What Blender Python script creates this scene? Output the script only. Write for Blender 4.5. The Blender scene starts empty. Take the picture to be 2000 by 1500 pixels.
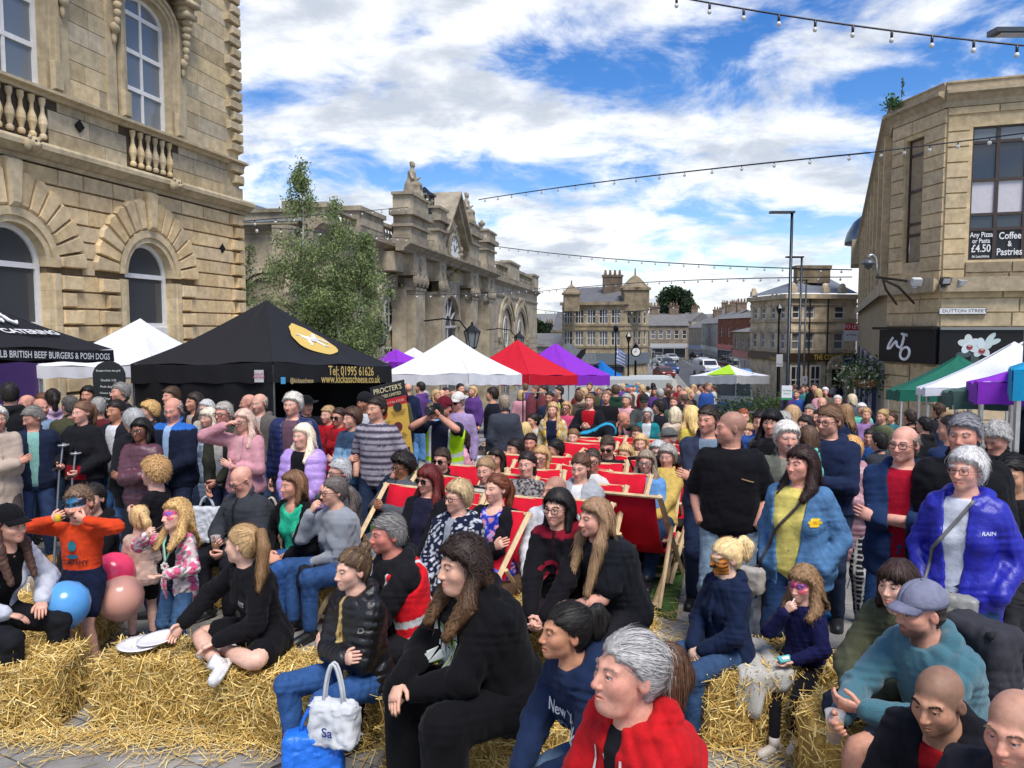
import bpy,math,random
import numpy as np
from math import sin,cos,pi,radians as R
random.seed(7);rng=np.random.default_rng(7)
S=bpy.context.scene;COL=S.collection
# ---------------- camera, sky, sun, exposure ----------------
FPX,CAMZ,PITCH=1502.0,2.4,math.atan(110/1502)
cam=bpy.data.cameras.new('camera');cam.sensor_width=36;cam.lens=FPX/2000*36
cam.clip_end=3000;cam.clip_start=.05
co=bpy.data.objects.new('camera',cam);COL.objects.link(co)
co.location=(0,0,CAMZ);co.rotation_euler=(pi/2-PITCH,0,0);S.camera=co
S.view_settings.view_transform='Standard';S.view_settings.look='None'
S.view_settings.exposure=1.36;S.view_settings.gamma=1
SUN_EL,SUN_AZ=60,160
W=bpy.data.worlds.new('World');S.world=W;W.use_nodes=True
nt=W.node_tree;N=nt.nodes;L=nt.links;N.clear()
def nd(t,**k):
 n=N.new(t)
 for a,b in k.items():
  if a in n.inputs:n.inputs[a].default_value=b
  else:setattr(n,a,b)
 return n
out=nd('ShaderNodeOutputWorld');bg=nd('ShaderNodeBackground',Strength=.15)
sky=nd('ShaderNodeTexSky');sky.sky_type='NISHITA';sky.sun_disc=False
sky.sun_elevation=R(SUN_EL);sky.sun_rotation=R(SUN_AZ);sky.air_density=1.0;sky.dust_density=.3;sky.ozone_density=2.5
hs=nd('ShaderNodeHueSaturation',Saturation=1.38,Value=.44,Hue=.512)
tc=nd('ShaderNodeTexCoord');sp=nd('ShaderNodeSeparateXYZ')
L.new(tc.outputs['Generated'],sp.inputs[0])
def mt(op,a,b=None,c=None):
 n=nd('ShaderNodeMath',operation=op)
 for i,x in enumerate((a,b,c)):
  if x is None:continue
  if isinstance(x,(int,float)):n.inputs[i].default_value=x
  else:L.new(x,n.inputs[i])
 return n.outputs[0]
zc=mt('ADD',mt('MAXIMUM',sp.outputs[2],0.0),.22)
px=mt('DIVIDE',sp.outputs[0],zc);py=mt('DIVIDE',sp.outputs[1],zc)
cb=nd('ShaderNodeCombineXYZ',Z=1.3);L.new(mt('MULTIPLY',px,1.0),cb.inputs[0]);L.new(mt('MULTIPLY',py,1.05),cb.inputs[1])
def ns(sc,det,ro,dis=0):
 n=nd('ShaderNodeTexNoise',Scale=sc,Detail=det,Roughness=ro,Distortion=dis);L.new(cb.outputs[0],n.inputs['Vector']);return n.outputs['Fac']
def mapr(x,a,b,c=0,d=1,k='SMOOTHSTEP'):
 n=nd('ShaderNodeMapRange',interpolation_type=k);L.new(x,n.inputs[0])
 for i,q in enumerate((a,b,c,d)):n.inputs[i+1].default_value=q
 return n.outputs[0]
big=ns(.95,3.0,.5);fine=ns(3.0,12.0,.60,.35)
dens=mt('ADD',mt('MULTIPLY',big,.52),mt('MULTIPLY',fine,.48))
cover=mapr(mt('ADD',dens,mt('MULTIPLY',mt('SUBTRACT',.34,mt('MINIMUM',sp.outputs[2],.34)),.22)),.462,.57)
thick=mapr(mt('ADD',mt('MULTIPLY',ns(3.2,10.0,.62,.2),.6),mt('MULTIPLY',dens,.4)),.46,.62)
cl=nd('ShaderNodeMix',data_type='RGBA');L.new(thick,cl.inputs[0])
cl.inputs[6].default_value=(3.0,3.05,3.12,1);cl.inputs[7].default_value=(1.65,1.8,2.05,1)
L.new(sky.outputs[0],hs.inputs['Color'])
mx=nd('ShaderNodeMix',data_type='RGBA');L.new(mt('MULTIPLY',cover,.97),mx.inputs[0]);L.new(hs.outputs[0],mx.inputs[6]);L.new(cl.outputs[2],mx.inputs[7])
L.new(mx.outputs[2],bg.inputs[0]);L.new(bg.outputs[0],out.inputs[0])
sl=bpy.data.lights.new('sun','SUN');sl.energy=1.7;sl.angle=R(26);sl.color=(1,.95,.88)
so=bpy.data.objects.new('sun',sl);COL.objects.link(so)
so.rotation_euler=(R(90-SUN_EL),0,R(180-SUN_AZ));so.location=(-20,-20,40)
# ---------------- helpers ----------------
def px3(u,v,D):
 """world point on the ray of photo pixel (u,v) at world depth y=D"""
 a,b=(u-1000)/FPX,(750-v)/FPX
 d=np.array([a,cos(PITCH)+b*sin(PITCH),-sin(PITCH)+b*cos(PITCH)])
 return np.array([0,0,CAMZ])+d*(D/d[1])
def proj(p):
 x,y,z=p[0],p[1],p[2]-CAMZ
 zc=y*cos(PITCH)-z*sin(PITCH);yc=y*sin(PITCH)+z*cos(PITCH)
 return 1000+FPX*x/zc,750-FPX*yc/zc
def gz(y,x=0):
 return float(np.interp(y,[-50,8,10,66,74,110,200,400],[0,0,-.09,-4.15,-4.3,-3.7,-4.0,10]))
def gpt(u,v):
 lo,hi=1.0,400.0
 for _ in range(60):
  m=(lo+hi)/2;p=px3(u,v,m)
  if p[2]>gz(m):lo=m
  else:hi=m
 return px3(u,v,lo)
def unit(v):v=np.asarray(v,float);return v/(np.linalg.norm(v)+1e-9)
def rotz(a):c,s=cos(a),sin(a);return np.array([[c,-s,0],[s,c,0],[0,0,1.]])
def rotx(a):c,s=cos(a),sin(a);return np.array([[1.,0,0],[0,c,-s],[0,s,c]])
def roty(a):c,s=cos(a),sin(a);return np.array([[c,0,s],[0,1.,0],[-s,0,c]])
def hexc(h):
 c=[int(h[i:i+2],16)/255 for i in(0,2,4)]
 return tuple(x/12.92 if x<=.04045 else((x+.055)/1.055)**2.4 for x in c)
class MB:
 """mesh builder"""
 def __init__(s,col=(.5,.5,.5)):s.V=[];s.F=[];s.C=[];s.n=0;s.col=col;s.A=np.eye(3);s.T=np.zeros(3)
 def at(s,T=(0,0,0),A=None):s.T=np.asarray(T,float);s.A=np.eye(3)if A is None else A;return s
 def add(s,V,F,col=None,jit=0):
  V=np.asarray(V,float).reshape(-1,3)@s.A.T+s.T
  c=s.col if col is None else col
  c=np.asarray(c,float)
  assert c.ndim==1 or len(c)==len(V),(len(c),len(V))
  if c.ndim==1:c=np.tile(c[:3],(len(V),1))
  if jit:c=c*(1+random.uniform(-jit,jit))
  for f in(F if isinstance(F,list)and len(F)and isinstance(F[0],np.ndarray)else[F]):
   if isinstance(f,np.ndarray):
    if len(f):s.F.append(f+s.n)
   elif len(f):
    by={}
    for q in f:by.setdefault(len(q),[]).append(q)
    for q in by.values():s.F.append(np.array(q,int)+s.n)
  s.V.append(V);s.C.append(c);s.n+=len(V);return s
 def box(s,c,d,rot=None,col=None,jit=0,ch=0):
  """box centre c size d; ch chamfers the +y... all edges on the front (-y) face"""
  x,y,z=np.array(d,float)/2
  V=np.array([(-x,-y,-z),(x,-y,-z),(x,y,-z),(-x,y,-z),(-x,-y,z),(x,-y,z),(x,y,z),(-x,y,z)])
  if ch:V[[0,1,4,5],0]*=(x-ch)/x;V[[0,1,4,5],2]*=(z-ch)/z
  if rot is not None:V=V@np.asarray(rot).T
  return s.add(V+np.asarray(c,float),[(0,3,2,1),(4,5,6,7),(0,1,5,4),(1,2,6,5),(2,3,7,6),(3,0,4,7)],col,jit)
 def b2(s,p0,p1,**k):p0=np.array(p0,float);p1=np.array(p1,float);return s.box((p0+p1)/2,np.abs(p1-p0),**k)
 def tube(s,P,r,n=8,col=None,cap=True,sq=None,jit=0):
  """tube through points P with radii r; sq=(normal, factor) flattens the section along normal"""
  P=np.asarray(P,float);m=len(P);r=np.broadcast_to(np.asarray(r,float),(m,))
  T=np.gradient(P,axis=0);T/=np.linalg.norm(T,axis=1)[:,None]+1e-9
  up=np.array([0,0,1.])if abs(T[0,2])<.9 else np.array([0,1.,0])
  if sq is not None:up=np.asarray(sq[0],float)
  V=[];a=np.arange(n)*2*pi/n;n0=None
  for i in range(m):
   x=np.cross(T[i],up if n0 is None else n0)
   if np.linalg.norm(x)<1e-4:x=np.cross(T[i],[1,.3,0])
   x=unit(x);y=np.cross(x,T[i]);n0=y if sq is None else up
   k=1 if sq is None else sq[1]
   V.append(P[i]+r[i]*(np.cos(a)[:,None]*x+np.sin(a)[:,None]*y*k))
  V=np.concatenate(V);i=np.arange(m-1)[:,None]*n;j=np.arange(n)[None];j2=(j+1)%n
  F=np.stack([i+j,i+j2,i+n+j2,i+n+j],-1).reshape(-1,4)
  fs=[F]
  if cap:fs+=[np.array([list(range(n))[::-1]]),np.array([[(m-1)*n+q for q in range(n)]])]
  return s.add(V,fs,col,jit)
 def cyl(s,c,r,h,n=16,col=None,r2=None):return s.tube([np.array(c,float),np.array(c,float)+[0,0,h]],[r,r if r2 is None else r2],n,col)
 def lathe(s,prof,n=16,c=(0,0,0),col=None,jit=0):
  pr=np.asarray(prof,float);a=np.arange(n)*2*pi/n;m=len(pr)
  V=np.stack([pr[:,:1]*np.cos(a),pr[:,:1]*np.sin(a),np.repeat(pr[:,1:],n,1)],-1).reshape(-1,3)+np.asarray(c,float)
  i=np.arange(m-1)[:,None]*n;j=np.arange(n)[None];j2=(j+1)%n
  return s.add(V,[np.stack([i+j,i+j2,i+n+j2,i+n+j],-1).reshape(-1,4),np.array([list(range(n))[::-1]]),np.array([[(m-1)*n+q for q in range(n)]])],col,jit)
 def ell(s,c,r,n=12,m=8,rot=None,col=None,jit=0):
  th=np.linspace(0,pi,m+1);ph=np.arange(n)*2*pi/n
  V=np.stack([np.outer(np.sin(th),np.cos(ph)),np.outer(np.sin(th),np.sin(ph)),np.outer(np.cos(th),np.ones(n))],-1).reshape(-1,3)*np.asarray(r,float)
  if rot is not None:V=V@np.asarray(rot).T
  i=np.arange(m)[:,None]*n;j=np.arange(n)[None];j2=(j+1)%n
  return s.add(V+np.asarray(c,float),np.stack([i+j,i+n+j,i+n+j2,i+j2],-1).reshape(-1,4),col,jit)
 def prism(s,O,y0,y1,col=None,jit=0):
  """outline O in the xz plane, extruded from y0 to y1"""
  n=len(O);V=[(x,y0,z)for x,z in O]+[(x,y1,z)for x,z in O]
  F=[tuple(range(n)),tuple(range(n,2*n))[::-1]]+[(i,i+n,(i+1)%n+n,(i+1)%n)for i in range(n)]
  return s.add(V,F,col,jit)
 def sheet(s,G,col=None,th=0):
  """grid of points G[m][n][3]; th thickens along normals"""
  G=np.asarray(G,float);m,n=G.shape[:2]
  i=np.arange(m-1)[:,None]*n;j=np.arange(n-1)[None]
  F=np.stack([i+j,i+j+1,i+n+j+1,i+n+j],-1).reshape(-1,4)
  if not th:return s.add(G.reshape(-1,3),F,col)
  nr=np.cross(np.gradient(G,axis=1),np.gradient(G,axis=0));nr/=np.linalg.norm(nr,axis=-1,keepdims=True)+1e-9
  B=G+nr*th;e=[r*n+q for r,q in[(0,q)for q in range(n)]+[(r,n-1)for r in range(1,m)]+[(m-1,q)for q in range(n-2,-1,-1)]+[(r,0)for r in range(m-2,0,-1)]]
  e=np.array(e);e2=np.roll(e,-1);o=m*n
  c=col if col is None or np.ndim(col)==1 else np.concatenate([col,col])
  return s.add(np.concatenate([G.reshape(-1,3),B.reshape(-1,3)]),[F,F[:,::-1]+o,np.stack([e2,e,e+o,e2+o],-1)],c)
 def text(s,t,size=1,col=None,O=(0,0,0),X=(1,0,0),Z=(0,0,1),al='CENTER',sx=1,fn=None,bold=0):
  V,F=glyphs(t,al,bold)
  X=unit(X);Z=unit(Z);P=np.asarray(O,float)+V[:,:1]*size*sx*X+V[:,1:2]*size*Z
  if fn:P=fn(P)
  return s.add(P,F,col)
_gl={}
def glyphs(t,al,bold=0):
 if(t,al,bold)not in _gl:
  c=bpy.data.curves.new('g','FONT');c.body=t;c.align_x=al;c.align_y='CENTER';c.resolution_u=3;c.offset=bold;c.space_line=.85
  o=bpy.data.objects.new('g',c);m=o.to_mesh()
  V=np.zeros(len(m.vertices)*3);m.vertices.foreach_get('co',V)
  F=[tuple(p.vertices)for p in m.polygons]
  _gl[(t,al,bold)]=(V.reshape(-1,3),F);o.to_mesh_clear();bpy.data.objects.remove(o);bpy.data.curves.remove(c)
 return _gl[(t,al,bold)]
def mk(name,mb,mat,parent=None,smooth=False,loc=None,rz=0):
 me=bpy.data.meshes.new(name)
 V=np.concatenate(mb.V)if mb.V else np.zeros((0,3));me.vertices.add(len(V));me.vertices.foreach_set('co',V.astype(np.float32).ravel())
 if mb.F:
  lens=np.concatenate([np.full(len(f),f.shape[1])for f in mb.F]);loops=np.concatenate([f.ravel()for f in mb.F])
  me.loops.add(len(loops));me.loops.foreach_set('vertex_index',loops.astype(np.int32))
  me.polygons.add(len(lens));st=np.concatenate([[0],np.cumsum(lens)[:-1]])
  me.polygons.foreach_set('loop_start',st.astype(np.int32));me.polygons.foreach_set('loop_total',lens.astype(np.int32))
  me.polygons.foreach_set('use_smooth',np.full(len(lens),bool(smooth)))
 at=me.color_attributes.new('Col','FLOAT_COLOR','POINT')
 if mb.C:
  C=np.concatenate(mb.C);at.data.foreach_set('color',np.concatenate([C,np.ones((len(C),1))],1).astype(np.float32).ravel())
 me.update(calc_edges=True);me.validate()
 me.materials.append(mat if not isinstance(mat,str)else MAT[mat])
 o=bpy.data.objects.new(name,me);COL.objects.link(o)
 if parent:o.parent=parent
 if loc is not None:o.location=loc
 if rz:o.rotation_euler=(0,0,rz)
 return o
def tag(o,label=None,cat=None,group=None,kind=None):
 for k,v in(('label',label),('category',cat),('group',group),('kind',kind)):
  if v:o[k]=v
 return o
def thing(name,label,cat,loc=(0,0,0),rz=0,group=None):
 o=bpy.data.objects.new(name,None);COL.objects.link(o);o.empty_display_size=.1
 o.location=loc;o.rotation_euler=(0,0,rz);return tag(o,label,cat,group)
def dup(o,loc=None,rz=None,label=None,group=None,parent=None):
 c=o.copy();COL.objects.link(c)
 if parent:c.parent=parent
 if loc is not None:c.location=loc
 if rz is not None:c.rotation_euler=(0,0,rz)
 if label:c['label']=label
 if group:c['group']=group
 for ch in list(o.children):dup(ch,parent=c)
 return c
# ---------------- materials: colour comes from the mesh, grain from nodes ----------------
MAT={}
def mat(name,rough=.8,metal=0,grain=0,gscale=20,bump=0,bscale=60,spec=.4,trans=0,emit=0,sss=0,sheen=0,stretch=None,col=None,alpha=1,stain=0,detail=5,coat=0):
 m=bpy.data.materials.new(name);m.use_nodes=True;t=m.node_tree;b=t.nodes['Principled BSDF'];lk=t.links.new
 b.inputs['Roughness'].default_value=rough;b.inputs['Metallic'].default_value=metal;b.inputs['Specular IOR Level'].default_value=spec
 b.inputs['Transmission Weight'].default_value=trans;b.inputs['Alpha'].default_value=alpha;b.inputs['Coat Weight'].default_value=coat
 if sss:b.inputs['Subsurface Weight'].default_value=sss;b.inputs['Subsurface Radius'].default_value=(.012,.005,.003);b.inputs['Subsurface Scale'].default_value=.6
 if sheen:b.inputs['Sheen Weight'].default_value=sheen
 if col:src=t.nodes.new('ShaderNodeRGB');src.outputs[0].default_value=(*col,1)
 else:src=t.nodes.new('ShaderNodeVertexColor');src.layer_name='Col'
 c=src.outputs[0];tc=t.nodes.new('ShaderNodeTexCoord')
 def noise(sc,det=detail,ro=.6,st=None):
  n=t.nodes.new('ShaderNodeTexNoise');n.inputs['Scale'].default_value=sc;n.inputs['Detail'].default_value=det;n.inputs['Roughness'].default_value=ro
  if st:
   mp=t.nodes.new('ShaderNodeMapping');mp.inputs['Scale'].default_value=st;lk(tc.outputs['Object'],mp.inputs[0]);lk(mp.outputs[0],n.inputs['Vector'])
  else:lk(tc.outputs['Object'],n.inputs['Vector'])
  return n.outputs['Fac']
 def mulc(c,fac,lo,hi,a=.3,z=.7):
  r=t.nodes.new('ShaderNodeMapRange');lk(fac,r.inputs[0]);r.inputs[1].default_value=a;r.inputs[2].default_value=z;r.inputs[3].default_value=lo;r.inputs[4].default_value=hi
  x=t.nodes.new('ShaderNodeMix');x.data_type='RGBA';x.blend_type='MULTIPLY';x.inputs[0].default_value=1
  lk(c,x.inputs[6]);lk(r.outputs[0],x.inputs[7]);return x.outputs[2]
 if grain:c=mulc(c,noise(gscale,st=stretch),1-grain,1+grain)
 if stain:c=mulc(c,noise(.9,8,.65),1-stain,1+stain*.35,.35,.62)
 lk(c,b.inputs['Base Color'])
 if emit:lk(c,b.inputs['Emission Color']);b.inputs['Emission Strength'].default_value=emit
 if bump:
  bn=t.nodes.new('ShaderNodeBump');bn.inputs['Strength'].default_value=bump;bn.inputs['Distance'].default_value=.02;lk(noise(bscale,st=stretch),bn.inputs['Height']);lk(bn.outputs[0],b.inputs['Normal'])
 MAT[name]=m;return m
mat('skin',.5,grain=.16,gscale=38,bump=.16,bscale=260,spec=.35,sss=.10,detail=9)
mat('hair',.55,grain=.30,gscale=60,spec=.28)
mat('cloth',.88,grain=.16,gscale=22,bump=.28,bscale=30,spec=.15,sheen=.03)
mat('knit',.95,grain=.18,gscale=240,bump=.5,bscale=190,spec=.1,sheen=.25)
mat('denim',.85,grain=.30,gscale=14,bump=.35,bscale=34,spec=.2)
mat('shell',.42,grain=.12,gscale=14,bump=.5,bscale=16,spec=.5)
mat('leather',.45,grain=.2,gscale=20,bump=.25,bscale=30,spec=.5)
mat('plastic',.35,spec=.5,grain=.05)
mat('metal',.35,metal=.9,grain=.1)
mat('paint',.4,grain=.08,gscale=8,spec=.5)
mat('canvas',.75,grain=.07,gscale=9,bump=.22,bscale=5,spec=.25)
mat('deck',.85,grain=.10,gscale=12,bump=.12,bscale=14,spec=.2)
mat('wood',.6,grain=.25,gscale=18,stretch=(1,1,.12),bump=.1,spec=.3)
mat('stone',.9,grain=.22,gscale=5,stain=.16,bump=.35,bscale=18,spec=.2,detail=8)
mat('stone_far',.92,grain=.28,gscale=1.4,stain=.28,spec=.15,bump=.3,bscale=9,detail=8)
mat('roof',.8,grain=.35,gscale=9,stain=.2,spec=.3)
mat('straw',.75,grain=.22,gscale=70,spec=.3)
mat('leaf',.65,grain=.3,gscale=25,spec=.3,sheen=0)
mat('bark',.9,grain=.4,gscale=12,bump=.5)
mat('asphalt',.9,grain=.25,gscale=5,stain=.25,bump=.2,bscale=90)
mat('turf',.95,grain=.35,gscale=60,bump=.8,bscale=160)
mat('glass_dark',.06,grain=0,spec=.7)
mat('sign',.45,spec=.4,grain=.04)
mat('lit',.4,emit=1.5)
mat('lens',.05,trans=.0,spec=.8)
mat('beer',.1,spec=.6)
mat('clear',.12,spec=.8,col=(.75,.78,.80),alpha=.28)
mat('balloon',.22,spec=.5,sss=.2)
for _n,_f in(('leaf',.38),('canvas',.12)):
 _t=MAT[_n].node_tree;_p=_t.nodes['Principled BSDF'];_tr=_t.nodes.new('ShaderNodeBsdfTranslucent');_mx=_t.nodes.new('ShaderNodeMixShader');_mx.inputs[0].default_value=_f
 _t.links.new(_p.inputs['Base Color'].links[0].from_socket,_tr.inputs[0]);_t.links.new(_p.outputs[0],_mx.inputs[1]);_t.links.new(_tr.outputs[0],_mx.inputs[2]);_t.links.new(_mx.outputs[0],[n for n in _t.nodes if n.type=='OUTPUT_MATERIAL'][0].inputs[0])
# ---------------- people: signed-distance bodies meshed by surface nets ----------------
_CO=np.array([(i,j,k)for i in(0,1)for j in(0,1)for k in(0,1)])
_ED=[(a,b)for a in range(8)for b in range(a+1,8)if np.abs(_CO[a]-_CO[b]).sum()==1]
def snets(Dg,lo,h):
 ins=Dg<0;s=ins.astype(np.int8)
 c=sum(s[i:s.shape[0]-1+i,j:s.shape[1]-1+j,k:s.shape[2]-1+k]for i,j,k in _CO)
 A=np.argwhere((c>0)&(c<8))
 if not len(A):return np.zeros((0,3)),np.zeros((0,4),int)
 idx=-np.ones(c.shape,int);idx[tuple(A.T)]=np.arange(len(A))
 P=np.zeros((len(A),3));n=np.zeros(len(A))
 dc=[Dg[tuple((A+o).T)]for o in _CO]
 for a,b in _ED:
  m=(dc[a]<0)!=(dc[b]<0);t=dc[a][m]/(dc[a][m]-dc[b][m])
  P[m]+=_CO[a]+t[:,None]*(_CO[b]-_CO[a]);n[m]+=1
 V=lo+h*(A+P/n[:,None]);F=[]
 for ax in range(3):
  B=np.moveaxis(ins,ax,0);I=np.moveaxis(idx,ax,0)
  a0,a1=B[:-1,1:-1,1:-1],B[1:,1:-1,1:-1]
  for m,fl in((a0&~a1,0),(~a0&a1,1)):
   q=np.argwhere(m)
   if not len(q):continue
   i,j,k=q.T
   f=np.stack([I[i,j,k],I[i,j+1,k],I[i,j+1,k+1],I[i,j,k+1]],1)
   F.append(f[:,::-1]if fl^(ax==1)else f)
 F=np.concatenate(F)
 return V,F[(F>=0).all(1)]
class SDF:
 def __init__(s):s.p=[];s.cut=[]
 def cone(s,a,b,ra,rb,k=.03,sq=None,puff=None,sub=False,ph=0):
  a=np.asarray(a,float);b=np.asarray(b,float);ba=b-a;L2=ba@ba+1e-12;ln=L2**.5
  if sq is not None:n,f=unit(sq[0]),sq[1]
  def fn(p):
   q=p-a;t=np.clip(q@ba/L2,0,1);w=q-t[...,None]*ba
   if sq is not None:w=w+(w@n)[...,None]*n*(1/f-1)
   d=np.sqrt((w*w).sum(-1))-(ra+(rb-ra)*t)
   if puff:d=d-puff[1]*np.abs(np.sin(pi*(t*ln+ph)/puff[0]))**.6
   return d
  r=max(ra,rb)+(puff[1]if puff else 0)
  s.p.append((fn,np.minimum(a,b)-r,np.maximum(a,b)+r,k,sub));return s
 def ell(s,c,r,k=.02,rot=None,sub=False):
  c=np.asarray(c,float);r=np.asarray(r,float)*np.ones(3)
  def fn(p):
   q=p-c
   if rot is not None:q=q@rot
   a=np.sqrt(((q/r)**2).sum(-1));b=np.sqrt(((q/r**2)**2).sum(-1))+1e-9
   return a*(a-1)/b
  R_=r.max()if rot is not None else r
  s.p.append((fn,c-R_,c+R_,k,sub));return s
 def fn(s,f,lo,hi,k=.03,sub=False):s.p.append((f,np.asarray(lo,float),np.asarray(hi,float),k,sub));return s
 @staticmethod
 def mix(D,d,k,sub):
  if sub:return np.maximum(D,-d)+np.maximum(k-np.abs(D+d),0)**2/(4*k)
  return np.minimum(D,d)-np.maximum(k-np.abs(D-d),0)**2/(4*k)
 def ev(s,p):
  D=np.full(p.shape[:-1],.5)
  for f,lo,hi,k,sub in s.p:D=s.mix(D,f(p),k,sub)
  return D
 def mesh(s,h,post=None):
  ps=[q for q in s.p if not q[4]]
  lo=np.min([q[1]for q in ps],0)-.02-2*h;hi=np.max([q[2]for q in ps],0)+.02+2*h
  n=np.ceil((hi-lo)/h).astype(int)+1
  ax=[lo[i]+h*np.arange(n[i])for i in range(3)]
  D=np.full(tuple(n),.5)
  for f,l,u,k,sub in s.p:
   m=k+h*1.5+.012
   sl=tuple(slice(max(0,int((l[i]-m-lo[i])/h)),min(n[i],int((u[i]+m-lo[i])/h)+2))for i in range(3))
   if any(q.stop<=q.start for q in sl):continue
   p=np.stack(np.meshgrid(*[ax[i][sl[i]]for i in range(3)],indexing='ij'),-1)
   D[sl]=s.mix(D[sl],f(p),k,sub)
  if post is not None:
   b=np.abs(D)<.06
   I=np.nonzero(b);p=np.stack([ax[i][I[i]]for i in range(3)],-1)
   D[I]=post(p,D[I])
  return snets(D,lo,h)
def ik(a,t,l1,l2,pole):
 a=np.asarray(a,float);t=np.asarray(t,float);d=t-a;n=np.linalg.norm(d)
 m=l1+l2-.004
 if n>m:t=a+d*(m/n);d=t-a;n=m
 x=(l1*l1-l2*l2+n*n)/(2*n);hh=max(l1*l1-x*x,0)**.5
 e=d/n;p=np.asarray(pole,float);p=p-(p@e)*e
 return a+e*x+unit(p)*hh,t
MALE=([-.12,-.04,.04,.12,.22,.30,.38,.44,.475,.50,.52],[.15,.172,.165,.158,.162,.172,.182,.165,.118,.075,.058],[.095,.115,.112,.108,.112,.12,.118,.10,.082,.064,.055])
FEM=([-.12,-.04,.04,.12,.22,.30,.38,.44,.475,.50,.52],[.155,.180,.165,.138,.142,.152,.158,.146,.105,.066,.05],[.095,.115,.105,.095,.098,.104,.104,.09,.075,.058,.048])
def wr(p,q=0):
 x,y,z=p[...,0],p[...,1],p[...,2]
 return(np.sin(31*z+7*np.sin(13*x+9*y+q)+q)*np.sin(17*x-11*z+5*np.sin(19*y+q)+2*q)+.6*np.sin(57*z-23*y+29*x+6*np.sin(21*z+q)))/1.6
def lerp3(a,b,t):return np.asarray(a)*(1-np.asarray(t)[...,None])+np.asarray(b)*np.asarray(t)[...,None]
def hand(mb,w,d,n,s,curl,side,col,sides=6,nail=None,spread=.0):
 d=unit(d);n=unit(np.asarray(n)-(np.asarray(n)@d)*d);th=np.cross(d,n)*side
 P=[w-d*.03*s,w,w+d*.035*s,w+d*.07*s,w+d*.095*s]
 mb.tube(P,np.array([.025,.026,.036,.042,.034])*s,10 if sides>4 else 6,col,sq=(n,.42))
 cl=np.atleast_1d(curl)*np.ones(4)
 for i,(o,l,r)in enumerate(((.031,.072,.0092),(.0105,.080,.0095),(-.010,.075,.009),(-.029,.060,.0078))):
  p=w+d*(.082-.004*abs(i-1.3))*s+th*o*s;a=.12+cl[i]*.55;Q=[p-d*.02*s,p];rr=[r,r]
  sp=th*(1.2-i)*spread
  for j,(f,b)in enumerate(((.45,.95),(.30,.75),(.25,.0))):
   dr=unit(d*cos(a)+n*sin(a)+sp);p=p+dr*l*f*s;Q.append(p);rr.append(r*(.97,.88,.62)[j]);a+=cl[i]*b
  c=np.tile(np.asarray(col),(len(Q)*sides,1))
  if nail is not None:c[-sides:]=nail[i%len(nail)]
  else:c[-sides:]*=np.array([1.06,.9,.9])
  mb.tube(Q,np.array(rr)*s,sides,c)
 p=w+d*.02*s+th*.024*s+n*.006*s;d1=unit(th*.62+d*.62+n*.32);d2=unit(th*.18+d*.9+n*(.25+.3*cl[0]))
 mb.tube([p-d1*.012*s,p,p+d1*.040*s,p+d1*.040*s+d2*.022*s,p+d1*.040*s+d2*.036*s],np.array([.013,.0145,.0115,.010,.0065])*s,sides,col)
def ribbons(mb,P,W,Nn,col):
 """P [n][m][3] paths, W width per step, Nn normals [n][m][3]"""
 T=np.gradient(P,axis=1);B=np.cross(T,Nn);B/=np.linalg.norm(B,axis=-1,keepdims=True)+1e-9
 n,m=P.shape[:2];V=np.stack([P-B*W[None,:,None],P+B*W[None,:,None]],2).reshape(-1,3)
 i=(np.arange(n)[:,None]*m+np.arange(m-1)[None])*2
 mb.add(V,np.stack([i,i+1,i+3,i+2],-1).reshape(-1,4),col)
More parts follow.
